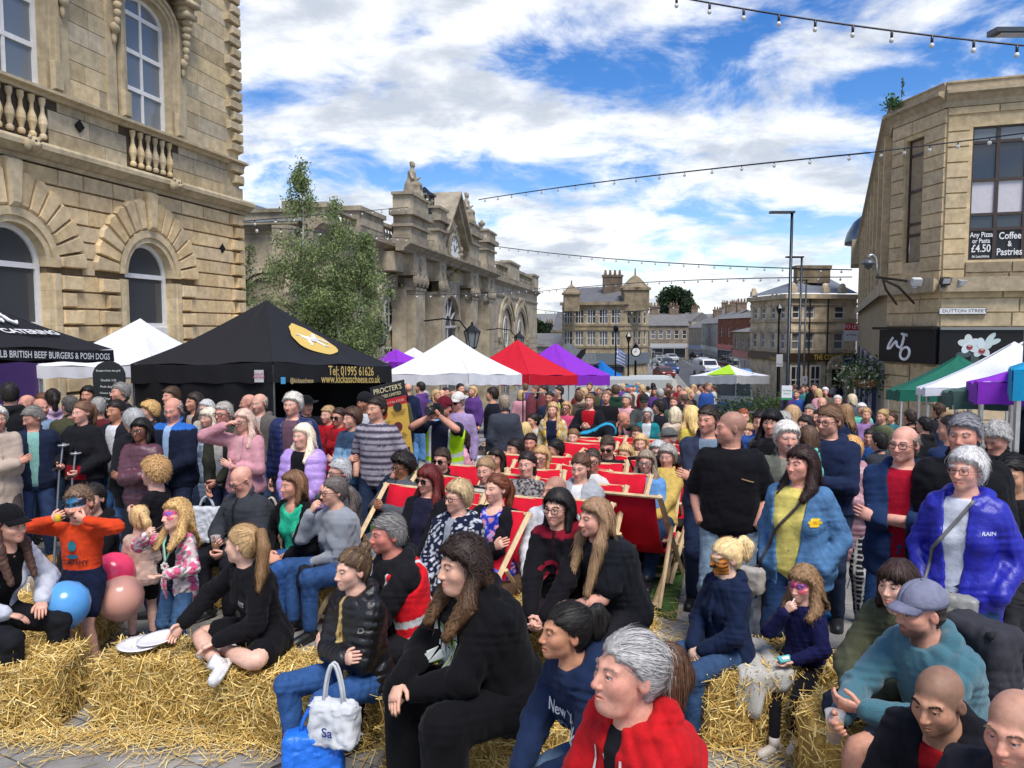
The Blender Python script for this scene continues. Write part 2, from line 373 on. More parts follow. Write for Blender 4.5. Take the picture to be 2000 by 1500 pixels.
def headmesh(h,o,rg,nb):
 """o: options; returns verts (head frame), faces, colours"""
 fw=o.get('fw',1)*(1 if o['sex']=='m' else .96);fat=o.get('fat',0);kid=o.get('kid',0);sm=o.get('smile',.3)
 A=SDF();jw=(.056 if o['sex']=='m' else .051)*fw*(1+.25*fat)
 A.ell((0,-.014,.034),(.077*fw,.097,.086),.02)
 A.ell((0,.030,-.030),(.060*fw*(1+.15*fat),.064,.075),.03)
 A.ell((0,.022,-.062),(jw,.058,.046+.01*fat),.03)
 A.ell((0,.072,-.094),(.021*fw,.018,.018),.03)
 if fat>.3:A.ell((0,.035,-.105),(.05*fw,.045,.03),.03)
 ck=.004*sm
 for e in(-1,1):
  A.ell((e*.041*fw,.054+ck,-.026+ck*1.5),(.025,.030,.026),.025)
  A.cone((e*.006,.088 if o['sex']=='m' else .085,.019),(e*.045,.074 if o['sex']=='m' else .072,.021),.011,.008,.018)
  A.ell((e*.0315*fw,.101,.0),(.017,.014,.0115),.014,sub=True)
 nl=o.get('nose',1.0)*(.85 if kid else 1)
 A.cone((0,.088,.012),(0,.098+.012*nl,-.032),.0085,.0118*nl,.012)
 A.ell((0,.101+.010*nl,-.036),(.011*nl,.011,.0095),.008)
 for e in(-1,1):A.ell((e*.0115*nl,.096+.004*nl,-.039),(.0075,.010,.0075),.006)
 mw=.024+.006*sm;mz=-.068;cz=mz+.007*(sm-.2);op=max(0,sm-.55)*.016
 for e in(-1,1):
  A.cone((0,.094,mz+.0035),(e*mw,.080,cz),.0058,.0035,.009)
  A.cone((0,.092,mz-.007-op),(e*mw*.9,.079,cz-.002),.0068,.0035,.009)
 if h<.009:
  A.cone((-mw*.85,.084,cz-.001),(0,.101,mz-.0015-op*.4),.0016,.0018+op*.25,.004,sub=True)
  A.cone((mw*.85,.084,cz-.001),(0,.101,mz-.0015-op*.4),.0016,.0018+op*.25,.004,sub=True)
  for e in(-1,1):
   A.cone((e*.047*fw,.077,.001),(e*.031*fw,.0895,.0088),.0042,.0046,.004)
   A.cone((e*.031*fw,.0895,.0088),(e*.016*fw,.084,.000),.0046,.0038,.004)
   A.cone((e*.046*fw,.077,-.003),(e*.030*fw,.0865,-.0095),.0036,.004,.005)
   A.cone((e*.030*fw,.0865,-.0095),(e*.017*fw,.083,-.004),.004,.0036,.005)
 for e in(-1,1):
  rt=rotz(e*.45)@rotx(-.18)
  A.ell((e*.079*fw,-.012,-.006),(.0085,.019,.031),.008,rot=rt)
  A.ell((e*.088*fw,-.004,-.002),(.006,.010,.017),.006,rot=rt,sub=True)
 A.cone((0,-.022,-.05),nb,.053 if o['sex']=='m' else .045,.060 if o['sex']=='m' else .052,.03)
 A.cone(nb,nb+np.array([0,0,-.06]),.062,.075,.03)
 V,F=A.mesh(h)
 sk=np.array(o['skin']);C=np.tile(sk,(len(V),1));x,y,z=np.abs(V[:,0]),V[:,1],V[:,2]
 def g(c,r):return np.exp(-(((V*[1,1,1]-np.array(c))*[1,1,1])**2).sum(1)/r**2)
 def seg(a,b):
  q=np.stack([x,y,z],1)-a;ba=np.array(b)-a;t=np.clip(q@ba/(ba@ba),0,1);return np.sqrt(((q-t[:,None]*ba)**2).sum(1))
 red=o.get('red',.5);xx=np.stack([x,y,z],1)
 ch=np.exp(-((xx-[.046*fw,.06,-.025])**2).sum(1)/.028**2)*red+np.exp(-((xx-[0,.115,-.035])**2).sum(1)/.018**2)*.8*red+np.exp(-((xx-[.085,-.01,-.01])**2).sum(1)/.03**2)*.5
 C=C*(1-np.clip(ch,0,1)[:,None]*np.array([.06,.30,.27]))
 rgn=(.03+np.sin(V*[61,53,47]).sum(1)*.02)[:,None];C*=1-rgn
 st=o.get('stubble',0)
 if st:
  m=np.clip(np.minimum((-.052-z)/.02,(y+.0)/.03),0,1)*(1-np.exp(-(seg(np.array([0,.09,-.072]),[.02,.08,-.07])/.008)**2))
  m=np.maximum(m,np.exp(-(seg(np.array([0,.10,-.056]),[.025,.085,-.062])/.007)**2));C=C*(1-m[:,None]*st)+np.array(o['hairc'])*m[:,None]*st
 if o.get('shave'):
  m=np.clip(-(.768*(y-.085)-.64*(z-.055))/.012,0,1)*np.clip((z+.07)/.02,0,1)*o['shave'];C=C*(1-m[:,None])+np.array(o['hairc'])*m[:,None]
 def paint(d,r,c,a=1,soft=.35):
  nonlocal C
  m=np.clip((r-d)/(r*soft),0,1)[:,None]*a;C=C*(1-m)+np.asarray(c)*m
 lip=o.get('lip',sk*np.array([.72,.44,.43]if o['sex']=='m' or kid else[.74,.33,.36]));hh=max(h,.004)
 front=y>.05
 paint(np.minimum(seg(np.array([0,.097,mz+.003]),[mw*.95,.082,cz]),seg(np.array([0,.095,mz-.007-op]),[mw*.85,.081,cz-.002])),.006+hh*.3,lip,.85)
 if op>.002:paint(seg(np.array([0,.097,mz-.002-op*.4]),[mw*.72,.085,cz-.001]),.0014+op*.32,(.62,.58,.52),.95)
 else:paint(seg(np.array([0,.097,mz-.0015]),[mw*.95,.082,cz-.001]),.0022+hh*.15,lip*np.array([.35,.25,.25]),.9)
 bc=o.get('brow',np.array(o['hairc'])*.8)
 ba=.38 if h<.0075 else .7;paint(seg(np.array([.016,.095,.0205]),[.040,.084,.0265])+np.where(z<.0,1,0),.005+hh*.25,bc,ba);paint(seg(np.array([.040,.084,.0265]),[.052,.07,.021]),.004+hh*.2,bc,ba)
 paint(seg(np.array([.0075,.101,-.046]),[.0105,.098,-.046]),.0034+hh*.2,sk*.18,.8)
 ez=seg(np.array([.047*fw,.08,.002]),[.031*fw,.09,.0062]);ez=np.minimum(ez,seg(np.array([.031*fw,.09,.0062]),[.017*fw,.085,-.001]))
 if h<.009:paint(ez,.0034,sk*.16 if o['sex']=='m' else sk*.07,.85)
 else:
  paint(seg(np.array([.022*fw,.09,.0]),[.042*fw,.085,.0]),.0065,(.55,.5,.46),.8);paint(seg(np.array([.030*fw,.09,.001]),[.033*fw,.09,.001]),.0055,(.04,.03,.025),.95);paint(ez,.004,sk*.12,.8)
 if o.get('fpaint'):C=o['fpaint'](V,C,x)
 return V,F,C,A
FLOW=np.array([0,0,-1.])
def hairmesh(style,col,h,D,rg,o):
 A=SDF();fw=o.get('fw',1);t={'short':.009,'shortw':.020,'curly':.028,'afro':.045,'horse':.005,'crop':.004,'spiky':.012,'pony':.008,'bun':.008}.get(style,.013)
 t*=o.get('hv',1);col=tuple(x*1.35+.008 for x in col);hl=o.get('hl',.068);zb={'short':-.065,'shortw':-.085,'horse':-.06,'crop':-.06,'curly':-.07,'afro':-.08,'spiky':-.06}.get(style,-.09)
 cx,cy,cz=0,-.016,.036;rr=np.array([.079*fw+t,.099+t,.088+t])
 A.ell((cx,cy,cz),rr,.02)
 A.ell((0,-.05,-.02),(.066*fw+t*.7,.055+t*.7,.075),.03)
 nz={'curly':.010,'afro':.012,'wavy':.008,'shortw':.005,'short':.004,'bob':.0035,'long':.0035}.get(style,.0028)
 def cut(p,D_):
  q=p*1.0;D_=D_+nz*np.sin(q[...,0]*95+3*np.sin(q[...,2]*70+q[...,1]*30))*np.sin(q[...,1]*90+q[...,2]*60)+nz*.5*np.sin(q[...,2]*190+q[...,0]*130)
  return D_
 def face(p):
  x,y,z=np.abs(p[...,0]),p[...,1],p[...,2]
  d=.768*(y-.090+.42*x)-.64*(z-hl)+.005*np.sin(x*110)+.003*np.sin(x*310+z*200)
  if style not in('bob','long','wavy','curtain'):
   d=np.maximum(d,zb-z);d=np.maximum(d,np.minimum(.014-(np.sqrt((y+.010)**2+(z+.004)**2)-.022),.05-x))
  if style=='horse':d=np.maximum(d,z-.052+.25*(y+.02))
  return-d
 if o.get('fringe'):A.ell((0,.062,.068),(.062*fw,.034,.032),.02);hl=.036
 base=None;tail=None
 if style in('bob','long','wavy','curtain'):
  zl={'bob':-.115,'long':-.30,'wavy':-.26,'curtain':-.22}[style]*o.get('hlen',1);fwd=o.get('hfwd',.0)
  for e in(-1,1):
   A.cone((e*.074*fw,-.015,.03),(e*.084*fw,-.012+fwd*.3,-.07),.030,.032,.03,sq=((1,0,0),.75))
  bk=-.080 if zl>-.16 else-.125
  A.cone((0,-.075,.0),(0,bk,zl+.02),.055,.055,.04,sq=((0,1,0),.7));A.cone((.05,-.06,.0),(.060,bk+.01,zl+.01),.045,.04,.04);A.cone((-.05,-.06,.0),(-.060,bk+.01,zl+.01),.045,.04,.04)
 A.fn(face,(-.3,-.3,-.5),(.3,.3,.3),.006,sub=True)
 if style in('bob','long','wavy','curtain'):
  for e in(-1,1):
   if zl<-.16:A.cone((e*.083*fw,-.018,-.03),(e*.104,.010+fwd*.6,-.15),.027,.036,.03,sq=((1,0,0),.85));A.cone((e*.104,.010+fwd*.6,-.15),(e*.098,.085+fwd,zl),.036,.020,.03)
   else:A.cone((e*.083*fw,-.016,-.03),(e*.086,.012+fwd,zl),.026,.022,.03,sq=((1,0,0),.75))
 if style=='pony':
  base=np.array([0,-.108,o.get('pz',.045)]);L_=o.get('hlen',1);tl=[base,base+[0,-.045,.012],base+[0,-.07,-.05*L_],base+[0,-.055,-.16*L_],base+[0,-.05,-.22*L_]]
  sd=o.get('pside',0);tl=[q+np.array([sd*i*.02,0,0])for i,q in enumerate(tl)]
  w=o.get('pw',1);rr_=np.array([.016,.030,.034,.026,.008])*w
  for i in range(4):A.cone(tl[i],tl[i+1],rr_[i],rr_[i+1],.02)
 if style=='bun':
  base=np.array([0,-.09+.02*o.get('bz',0),.085+.03*o.get('bz',0)]);A.ell(base+[0,-.02,.015],np.array([.036,.034,.034])*o.get('bw',1),.01)
 if style=='knot':base=np.array([0,-.115,-.01]);A.ell(base,np.array([.032,.028,.032])*o.get('bw',1),.01)
 V,F=A.mesh(max(h,.005),cut)
 mb=MB();c=np.array(col);c2=np.array(o.get('hair2',col))
 def tint(p):
  k=np.clip((-p[...,1]-.095)/.03,0,1)if 'hair2' in o and style=='pony' and not o.get('hmix')else np.clip((-p[...,2]+.0)/.2,0,1)*.8 if 'hair2' in o and not o.get('hmix')else np.clip(np.sin(p[...,0]*140)*np.sin(p[...,1]*90+p[...,2]*40)*1.4,0,1)*o.get('hmix',0)
  return c*(1-k[...,None])+c2*k[...,None]
 n=int(o.get('hn',1)*(4200 if D<3.2 else 3000 if D<5 else 1500 if D<8 else 500 if D<13 else 0));C=tint(V)*(1+.14*np.sin(V[:,:1]*160+4*np.sin(V[:,2:3]*60))*np.sin(V[:,1:2]*130))
 lum=float(np.mean(c));mb.add(V,F,C*((.6 if lum<.12 else .82)if n else .85))
 if n and len(V):
  S_=7;stp={'short':.011,'crop':.004,'horse':.007,'shortw':.014,'curly':.008,'afro':.007,'spiky':.008}.get(style,.026)
  p=V[rg.integers(0,len(V),n)];P=[];Nn=[];e=rg.random(n)[:,None]**2*(.012 if nz<.0055 else .016)+(rg.random(n)[:,None]>.93)*rg.random(n)[:,None]*.022
  ph=rg.random((n,3))*6.28;lay=rg.normal(0,.11,(n,3))
  for i in range(S_):
   ee=1e-3;d0=A.ev(p);nr=np.stack([A.ev(p+np.eye(3)[k]*ee)-d0 for k in range(3)],-1);nr/=np.linalg.norm(nr,axis=1,keepdims=True)+1e-9
   p=p-nr*(np.clip(d0,-.03,.03)[:,None]-e*(i+1)/S_);P.append(p);Nn.append(nr)
   if base is not None:
    fl=np.where(((p-base)**2).sum(1,keepdims=True)<.075**2,FLOW if style=='pony' else np.cross(p-base,[0,.3,1.]),base-p);fl=np.where((p[:,1:2]<base[1]-.01)&(style=='pony'),FLOW+[0,-.1,0],fl)
   elif style in('short','spiky','crop'):fl=np.where(p[:,2:3]>.05,np.array([.25*o.get('part',1),.8 if o.get('part',1)>0 else-.8,.35]),np.array([0,-.5,-.9]))
   else:fl=FLOW+p*[3.5,2,0]
   fl=fl/(np.linalg.norm(fl,axis=1,keepdims=True)+1e-9)+lay
   if nz>.0055 or style in('wavy','shortw'):fl=fl+.75*np.sin(ph+i*1.7)
   if style=='spiky':fl=fl*.4+nr*1.2
   else:fl=fl-(fl*nr).sum(1,keepdims=True)*nr*.9
   p=p+fl/(np.linalg.norm(fl,axis=1,keepdims=True)+1e-9)*stp*(.6+.8*rg.random((n,1)))
  P=np.stack(P,1);Nn=np.stack(Nn,1)
  W_=(.0004+.00034*D)*np.array([.7,1,1,1,.9,.6,.1]);cc=tint(P[:,3])*((.55+.95*rg.random((n,1))**1.3)if lum<.12 else(.78+.42*rg.random((n,1))))
  ribbons(mb,P,W_,Nn,np.repeat(cc[:,None],2*S_,1).reshape(-1,3))
 return mb
NP=[0]
def person(u,v,D,yaw,label,pose='stand',s=None,sex='f',g=1.0,lean=None,head=(0,0,0),arms='down',skin='d9a085',hair=('short','3a2a1e'),top=('jacket','1a1c26'),legs=('jeans','26374f'),shoes='222226',glasses=None,hat=None,group=None,feet=None,hz=1.0,seat=None,knee=.0,beard=None,curl=None,nail=None,lod=None,hs=None,**o):
 NP[0]+=1;rg=np.random.default_rng(NP[0]*17+3);q=rg.random()*6
 if lod is None:lod=D
 kid=o.get('kid',0);o.update(sex=sex,skin=hexc(skin),hairc=hexc(hair[1]if hair else '5a4a40'));o['hair2']=hexc(o['hair2'])if 'hair2' in o else None
 if o['hair2']is None:del o['hair2']
 for kk in('lip','brow'):
  if kk in o:o[kk]=np.array(hexc(o[kk]))
 o.setdefault('fw',1+rg.normal(0,.02));o.setdefault('nose',(1 if sex=='m' else .88)+rg.normal(0,.05));o.setdefault('fat',max(0,g-1)*1.5)
 skc=np.array(o['skin']);sit=pose!='stand'
 lean=R(lean if lean is not None else{'stand':1,'sit':12,'deck':-28,'cross':18,'bend':70}.get(pose,0))
 hd=np.array(head,float);hy,hp,ht=R(hd[0]),R(hd[1]),R(hd[2]);hsc=(1.25 if kid else .945)*hz
 Rh=rotz(-hy)@rotx(-hp)@roty(ht)
 X,ft,tv=np.array([1.,0,0]),np.array([0,cos(lean),-sin(lean)]),np.array([0,sin(lean),cos(lean)])
 T=lambda x,y,z:x*X+y*ft+z*tv
 nl=min(max(lean*.5,-.3),.5);nbase=T(0,-.008,.50);hc=nbase+rotx(-nl)@np.array([0,.018,.140*(hsc if kid else 1)])
 crown=hc+Rh@np.array([0,-.01,.122*hsc])
 legl=.93*(.93 if kid else 1)
 tgt=px3(u,v,D)
 if not sit:
  if s is None:s=(tgt[2]-gz(D))/(crown[2]+legl+.0)
  base=np.array([tgt[0],tgt[1],gz(D)if feet is None else feet])
 else:s=s or 1.0;base=None
 th_=R(180-yaw);Rz=rotz(th_)
 if sit:pel=tgt-Rz@(crown*s)
 else:pel=np.array([*(tgt-Rz@(crown*s))[:2],base[2]+legl*s])
 gr=gz(pel[1]);org=np.array([pel[0],pel[1],gr if feet is None else feet]);Pz=(pel-org)[2]/s
 PV=np.array([0,0,Pz]);inv=lambda p:Rz.T@(np.asarray(p)-org)/s
 if sit and lod<14:print('SIT %-46s seat z %.2f  ground %.2f  at %.2f %.2f'%(label[:46],pel[2]-.10*s,gr,pel[0],pel[1]))
 W_=lambda p:np.asarray(p)+PV
 sw=(.152 if sex=='m' else .131)*(1+.22*(g-1))*(.92 if kid else 1)
 sh={e:T(e*sw,-.005,.425)for e in(1,-1)};hip={e:np.array([e*.088,0,-.03])for e in(1,-1)}
 lt,ls=.43*(.93 if kid else 1),.42*(.93 if kid else 1);an={};kn={}
 for e in(1,-1):
  if pose=='cross':
   kn[e]=np.array([e*.34,.30,-.02]);an[e]=np.array([-e*.10,.34+.07*e,-.06]);continue
  if pose in('sit','deck'):
   fy=(.40 if pose=='sit' else .62)+.05*e*knee;f=np.array([e*(.13+.06*o.get('wide',0)),fy+o.get('ky',0),-Pz+.085])
   if abs(knee)>=2:f=np.array([e*.10-.12*e*(e==knee/2),fy,-Pz+.085])
  else:f=np.array([e*(.10+.02*rg.random()),.02+.06*e*(rg.random()-.5),-Pz+.085])
  if o.get('fz')is not None and sit:f[2]=o['fz']
  kn[e],an[e]=ik(hip[e],f,lt,ls,(e*.25*(1 if sit else .4)+o.get('kx',0)*e,1,.6 if sit else .1))
 if isinstance(arms,str):arms=(arms,arms)
 PRE={'down':((.222,.045,-.09),(.35,-1,0),0),'pock':((.185,.10,-.01),(.55,-1,0),0),'cross':(None,(1,-.1,-.9),0),'front':((.045,.20,-.02),(1,-.6,-.2),1),'lap':((.05,.27,.03),(1,-.6,-.2),1),'clasp':((.045,.43,.02),(1,-.5,-.4),1),'thigh':((.13,.33,.08),(1,-.5,-.2),0),'chin':((.05,.20,.52),(.6,.1,-1),0),'brow':((.10,.17,.62),(1,.2,-.3),0),'cam':((.06,.22,.575),(1,.1,-.6),0),'hold':((.07,.26,.24),(.8,-.4,-.5),0),'mouth':((.06,.20,.47),(.7,0,-1),0),'back':((.10,-.17,.05),(1,-.6,0),0)}
 wri={};elb={};PR={}
 for e,a in((1,arms[0]),(-1,arms[1])):
  t3=None
  if isinstance(a,tuple):t,pole=np.array(a[0],float),np.array(a[1]if len(a)>1 else(1,-.5,-.6),float);pole=pole*[e,1,1];a=a[2]if len(a)>2 else 'hold';t3=1
  else:
   t,pole,_=PRE[a];pole=np.array(pole)*[e,1,1]
   if a=='cross':t=T(-.105*e,(.21 if e>0 else .175)+.09*(g-1),.215 if e>0 else .185)
   else:t=np.array(t)*[e,1,1];t[1]+=.10*(g-1)if a in('front','lap')else 0;t=T(*t)if(a in('chin','brow','cam','hold','mouth','down','pock','back'))else t
  elb[e],wri[e]=ik(sh[e],t,.285,.25,pole);PR[e]=a
# ---- level of detail
 hb=float(np.clip(.0021*lod,.0065,.05));hh=float(np.clip(.0013*lod,.0042,.016))/hsc
 for j in range(2):pass
 Bm,Bw,Bd=MALE if sex=='m' else FEM;Bw=np.array(Bw)*.955;Bd=np.array(Bd)*.97;zz=np.array(Bm)
 belly=np.exp(-((zz-.12)/.16)**2);wk=np.where(zz<.46,1,.3)
 if kid:Bw=np.where(zz<.46,Bw*.98,Bw);
 Bw=Bw*(1+(g-1)*wk*(1+.25*belly));Bd=Bd*(1+(g-1)*wk*(1.1+.7*belly));Cy=.05*belly*(g-1)-.012*np.exp(-((zz-.36)/.1)**2)
 Ri=np.stack([X,ft,tv],1)
 def torso(off,z0,z1,puff=None,flare=0,box=2.3):
  def f(p):
   q_=(p-PV)@Ri;x,y,z=q_[...,0],q_[...,1],q_[...,2];zc=np.clip(z,zz[0],zz[-1]);o_=off
   if puff:o_=off+puff[1]*(np.abs(np.sin(pi*z/puff[0]))**.6-.5)
   w=np.interp(zc,zz,Bw)+o_;d=np.interp(zc,zz,Bd)+o_;c=np.interp(zc,zz,Cy)
   if flare:k=np.clip((.15-z)/.4,0,1)*flare;w=w+k;d=d+k
   ax,ay=np.abs(x)/w,np.abs(y-c)/d;r=(ax**box+ay**box)**(1/box)
   sd=(r-1)*d
   return np.maximum(sd,np.maximum(z-z1,z0-z))
  m=(Bw.max()+off+flare+.03);b=np.array([T(sx*m,sy*(Bd.max()+off+flare+.07),z)for sx in(-1,1)for sy in(-1,1)for z in(z0,z1)])+PV
  return f,b.min(0),b.max(0)
 root=MB()
# ---- skin: head + neck by field, torso and limbs lofted into the same mesh
 nbh=(Rh.T@(nbase-hc))/hsc;V,F,C,HA=headmesh(hh,o,rg,nbh)
 HT=lambda p:(np.asarray(p)*hsc)@Rh.T+hc+PV
 root.add(HT(V)*s,F,C)
 rings=[np.stack([w*np.cos(a)*.97,d*np.sin(a)*.97+c,np.full(20,z)],1)for z,w,d,c in zip(zz,Bw,Bd,Cy)for a in[np.arange(20)*2*pi/20]]
 G=(np.concatenate(rings)@Ri.T+PV)*s;i=np.arange(len(zz)-1)[:,None]*20;j=np.arange(20)[None];j2=(j+1)%20
 root.add(G,np.stack([i+j,i+j2,i+20+j2,i+20+j],-1).reshape(-1,4),skc)
 tk=top[0];ty=top[2]if len(top)>2 else{}
 bare=tk in('tee','polo','vest','dress');sl={'tee':.62,'polo':.7,'vest':.06,'dress':.5}.get(tk,1.0)if 'sl' not in ty else ty['sl']
 ga=1+.45*(g-1)
 for e in(1,-1):
  a0,b0,c0=sh[e],elb[e],wri[e]
  P=[a0,a0*.5+b0*.5,a0*.12+b0*.88,b0,b0*.88+c0*.12,b0*.65+c0*.35,c0]
  rr=np.array([.052,.046,.038,.037,.039,.040,.026])*ga*(.9 if sex=='f' else 1)
  if sl>=1.01 or(not bare and sl>=1):P=P[4:];rr=rr[4:]*.85
  root.tube((np.array(P)+PV)*s,rr*s,10 if lod<9 else 6,skc)
  if PR[e]=='pock':continue
  fd=unit(c0-b0);n={'down':(-e,.2,0),'cross':(0,-1,-.25),'front':(-e,.1,-.3),'lap':(-e*.7,-.2,-.6),'clasp':(-e,-.2,-.2),'thigh':(0,0,-1),'chin':(-e*.3,-.7,.4),'brow':(-e,-.2,0),'cam':(-e,.4,.3),'hold':(-e,.2,.4),'mouth':(-e*.5,-.8,.3),'back':(0,1,0),'droop':(0,-.6,-.6),'palm':(0,0,1)}[PR[e]]
  dd=fd+np.array({'down':(0,.25,-.3),'front':(-e*.8,.1,-.5),'lap':(-e*.9,.2,-.2),'clasp':(-e*.6,.5,-.25),'cross':(0,-.35,.25),'chin':(-e*.2,-.4,.4),'thigh':(-e*.2,.3,-.2),'brow':(-e*.8,-.1,.5),'droop':(-e*.3,.3,-1.2),'mouth':(-e*.4,-.3,.3)}.get(PR[e],(0,0,0)),float)
  cu={'down':.35,'cross':.25,'front':.85,'lap':.75,'clasp':.9,'thigh':.25,'chin':1.1,'brow':.5,'cam':1.1,'hold':1.0,'mouth':1.2,'back':.5,'droop':.25,'palm':.3}[PR[e]]if curl is None else curl
  hsz=(1.0 if sex=='m' else .92)*(1.05 if kid else 1)
  if lod<26:hand(root,(c0+PV+fd*.012)*s,dd,n,s*hsz,cu*np.array([.85,1,1.05,1.1]),e,skc,6 if lod<7 else 4,nail)
  else:root.tube((np.array([c0,c0+fd*.15])+PV)*s,np.array([.035,.03])*s,5,skc)
 BR=[]
 if lod<8.5:
  gy=R(o.get('gaze',0));gdv=rotz(-gy)@np.array([0,1.,-.05])
  for e in(-1,1):
   n_,m_=14,12;th=np.linspace(0,pi,m_+1);c=np.tile([.62,.58,.55],((m_+1)*n_,1));ic=hexc(o.get('eye','5a4632' if o['hairc'][0]<.1 else '5f7480'))
   c[:3*n_]=ic;c[:2*n_-n_+0]=(.01,.01,.01);c[n_:2*n_]=np.array(ic)*.5;z_=unit(gdv);x_=unit(np.cross([0,0,1.],z_));rot=np.stack([x_,np.cross(z_,x_),z_],1)
   t_=MB();t_.ell((0,0,0),np.array([.0128]*3),n_,m_,rot,c);root.add(HT(np.concatenate(t_.V)+[e*.0315*o['fw']*(.96 if sex=='f' else 1),.0768,.0005])*s,t_.F,np.concatenate(t_.C))
 if lod<5.2:
  n_=60;t_=rg.random(n_);xb=.015+.038*t_;zb_=.0195+.007*np.sin(t_*2.3)-.004*(t_>.75)*(t_-.75)*4+rg.normal(0,.0022,n_)
  for e in(-1,1):
   bm=MB();P_=np.stack([e*xb*o['fw'],np.full(n_,.11),zb_],1)
   for _ in range(14):P_[:,1]-=HA.ev(P_)*.9
   d_=np.stack([e*(.6+.4*t_),.25+0*t_,.75-1.1*t_],1)*.009*rg.uniform(.7,1.3,(n_,1));Q_=np.stack([P_,P_+d_*.5+[0,.001,0],P_+d_],1);N_=np.tile([0,1.,.2],(n_,3,1)).reshape(n_,3,3)
   ribbons(bm,HT(Q_.reshape(-1,3)).reshape(n_,3,3)*s,np.array([.0009,.0008,.0002]),N_@Rh.T,np.repeat(np.array(o.get('brow',np.array(o['hairc'])*.9))*rg.uniform(.9,1.7,(n_,1)),6,0))
   BR.append(bm)
 lk_=legs[0];lc=np.array(hexc(legs[1]));ly=legs[2]if len(legs)>2 else{}
 if lk_ in('shorts','dress','skirt'):
  for e in(1,-1):
   a0,b0,c0=hip[e],kn[e],an[e]
   P=[a0*.6+b0*.4,a0*.25+b0*.75,b0*.97+a0*.03,b0*.93+c0*.07,b0*.72+c0*.28,b0*.45+c0*.55,b0*.1+c0*.9,c0]
   root.tube((np.array(P)+PV)*s,np.array([.078,.062,.054,.052,.057,.050,.036,.036])*s*ga,12 if lod<7 else 7,skc)
 me=mk('person',root,'skin',None,True,org,th_);tag(me,label,'person',group)
 for bm in BR:mk('eyebrow',bm,'hair',me)
 far=lod>19
 near=[elb[1],elb[-1],np.array([0,0,.06]),kn[1],kn[-1],hip[1],hip[-1],sh[1],sh[-1]]
 def post(amp):
  if lod>13:return None
  def f(p,d):
   w=0
   for c_ in near:w=w+np.exp(-(((p-PV-c_)/.13)**2).sum(-1))
   x,y,z=(p-PV).T;fo=(1-2*np.abs(np.sin(21*z+13*np.abs(x)+5*np.sin(9*y+q)+3*np.sin(7*x+q*2)))**.7)*(.55 if lod<7 else 0);return d+amp*(.35+np.minimum(w,1.2))*(wr(p,q)+fo)
  return f
 GM={}
 def garment(name,A,matn,colf,amp=.0055,cut=None):
  pf=post(amp)
  V,F=A.mesh(hb,pf)
  if not len(V):return
  C=colf(V-PV)if callable(colf)else np.tile(colf,(len(V),1))
  m_=MB();m_.add(V*s,F,C);GM[name]=mk(name,m_,matn,me,True);GM['top' if name not in('trousers','shorts','skirt','undershirt')else name]=GM[name];return GM[name]
# ---- trousers / shorts
 A=SDF();lo={'jeans':.012,'loose':.03,'tight':.002,'shorts':.02,'dress':.02,'skirt':.02}.get(lk_,.012);tl={'shorts':.62,'dress':.75,'skirt':.8}.get(lk_)
 A.fn(*torso(lo-.002,-.125,.10),.03)
 for e in(1,-1):
  if tl:
   A.cone(W_(hip[e]),W_(hip[e]*(1-tl)+kn[e]*tl),.092*ga+lo,.075*ga+lo,.04)
   if lk_!='shorts' and not far:A.cone(W_(hip[e]*.6+hip[-e]*.4),W_((hip[e]*.62+hip[-e]*.38)*(1-tl)+(kn[e]*.62+kn[-e]*.38)*tl),.09*ga,.075*ga,.06)
  else:
   A.cone(W_(hip[e]),W_(kn[e]),.088*ga+lo*.7,.058*ga+lo,.035)
   A.cone(W_(kn[e]),W_(an[e]*.93+kn[e]*.07),.056*ga+lo,.038+lo*(1.25 if lk_!='loose' else 2.2),.02)
 pat=ly.get('pat');mt_={'jeans':'denim','tight':'cloth'}.get(lk_,'cloth')
 def jc(p):
  if pat:return pat(p,lc)
  k=np.clip(.5-np.abs(p[:,2:3]*1.6+.35),0,.5)*.5 if lk_=='jeans' else 0
  return lc*(1+k)
 garment({'shorts':'shorts','dress':'skirt','skirt':'skirt'}.get(lk_,'trousers'),A,mt_ if not ly.get('mat')else ly['mat'],jc)
# ---- shoes
 if not o.get('nofeet'):
  for e in(1,-1):
   m_=MB();a_=an[e];dr=unit(np.array([e*.25,1,0]))if pose!='cross' else unit([-e*.55,.85,-.05]);sc=np.array(hexc(shoes));up=np.array([0,0,1.])if pose!='cross' else unit([e*.3,.6,.5])
   P=np.array([a_-dr*.075-up*.045,a_-dr*.05-up*.04,a_-dr*.0-up*.036,a_+dr*.06-up*.05,a_+dr*.12-up*.058,a_+dr*.165-up*.062,a_+dr*.185-up*.066])
   m_.tube((P+PV)*s,np.array([.018,.036,.043,.043,.044,.036,.014])*s,12,sc,sq=(up,.95));m_.tube((np.array([a_+up*.05,a_-up*.04])+PV)*s,np.array([.045,.046])*s,10,sc)
   sole=np.array(hexc(o.get('sole',shoes)))*(1 if 'sole' in o else .6)
   m_.tube((P[1:6]+[0,0,0]-up*.022+PV)*s,np.array([.036,.046,.046,.047,.036])*s,12,sole,sq=(up,.35))
   mk('shoe',m_,'leather',me,True)
# ---- top
 tc_=np.array(hexc(top[1]));off={'tee':.012,'polo':.016,'vest':.008,'jacket':.023,'puffer':.028,'knit':.014,'hoodie':.020,'coat':.026,'blazer':.018,'dress':.012,'shirt':.016}.get(tk,.02)+ty.get('off',0)
 hem=ty.get('hem',{'coat':-.36,'jacket':-.06,'puffer':-.05,'hoodie':-.05,'tee':-.04,'dress':-.1}.get(tk,-.04));hem=max(hem,-.07)if sit else hem
 puff=ty.get('puff',(.075,.016))if tk=='puffer' else None
 opn=ty.get('open');inner=ty.get('in')
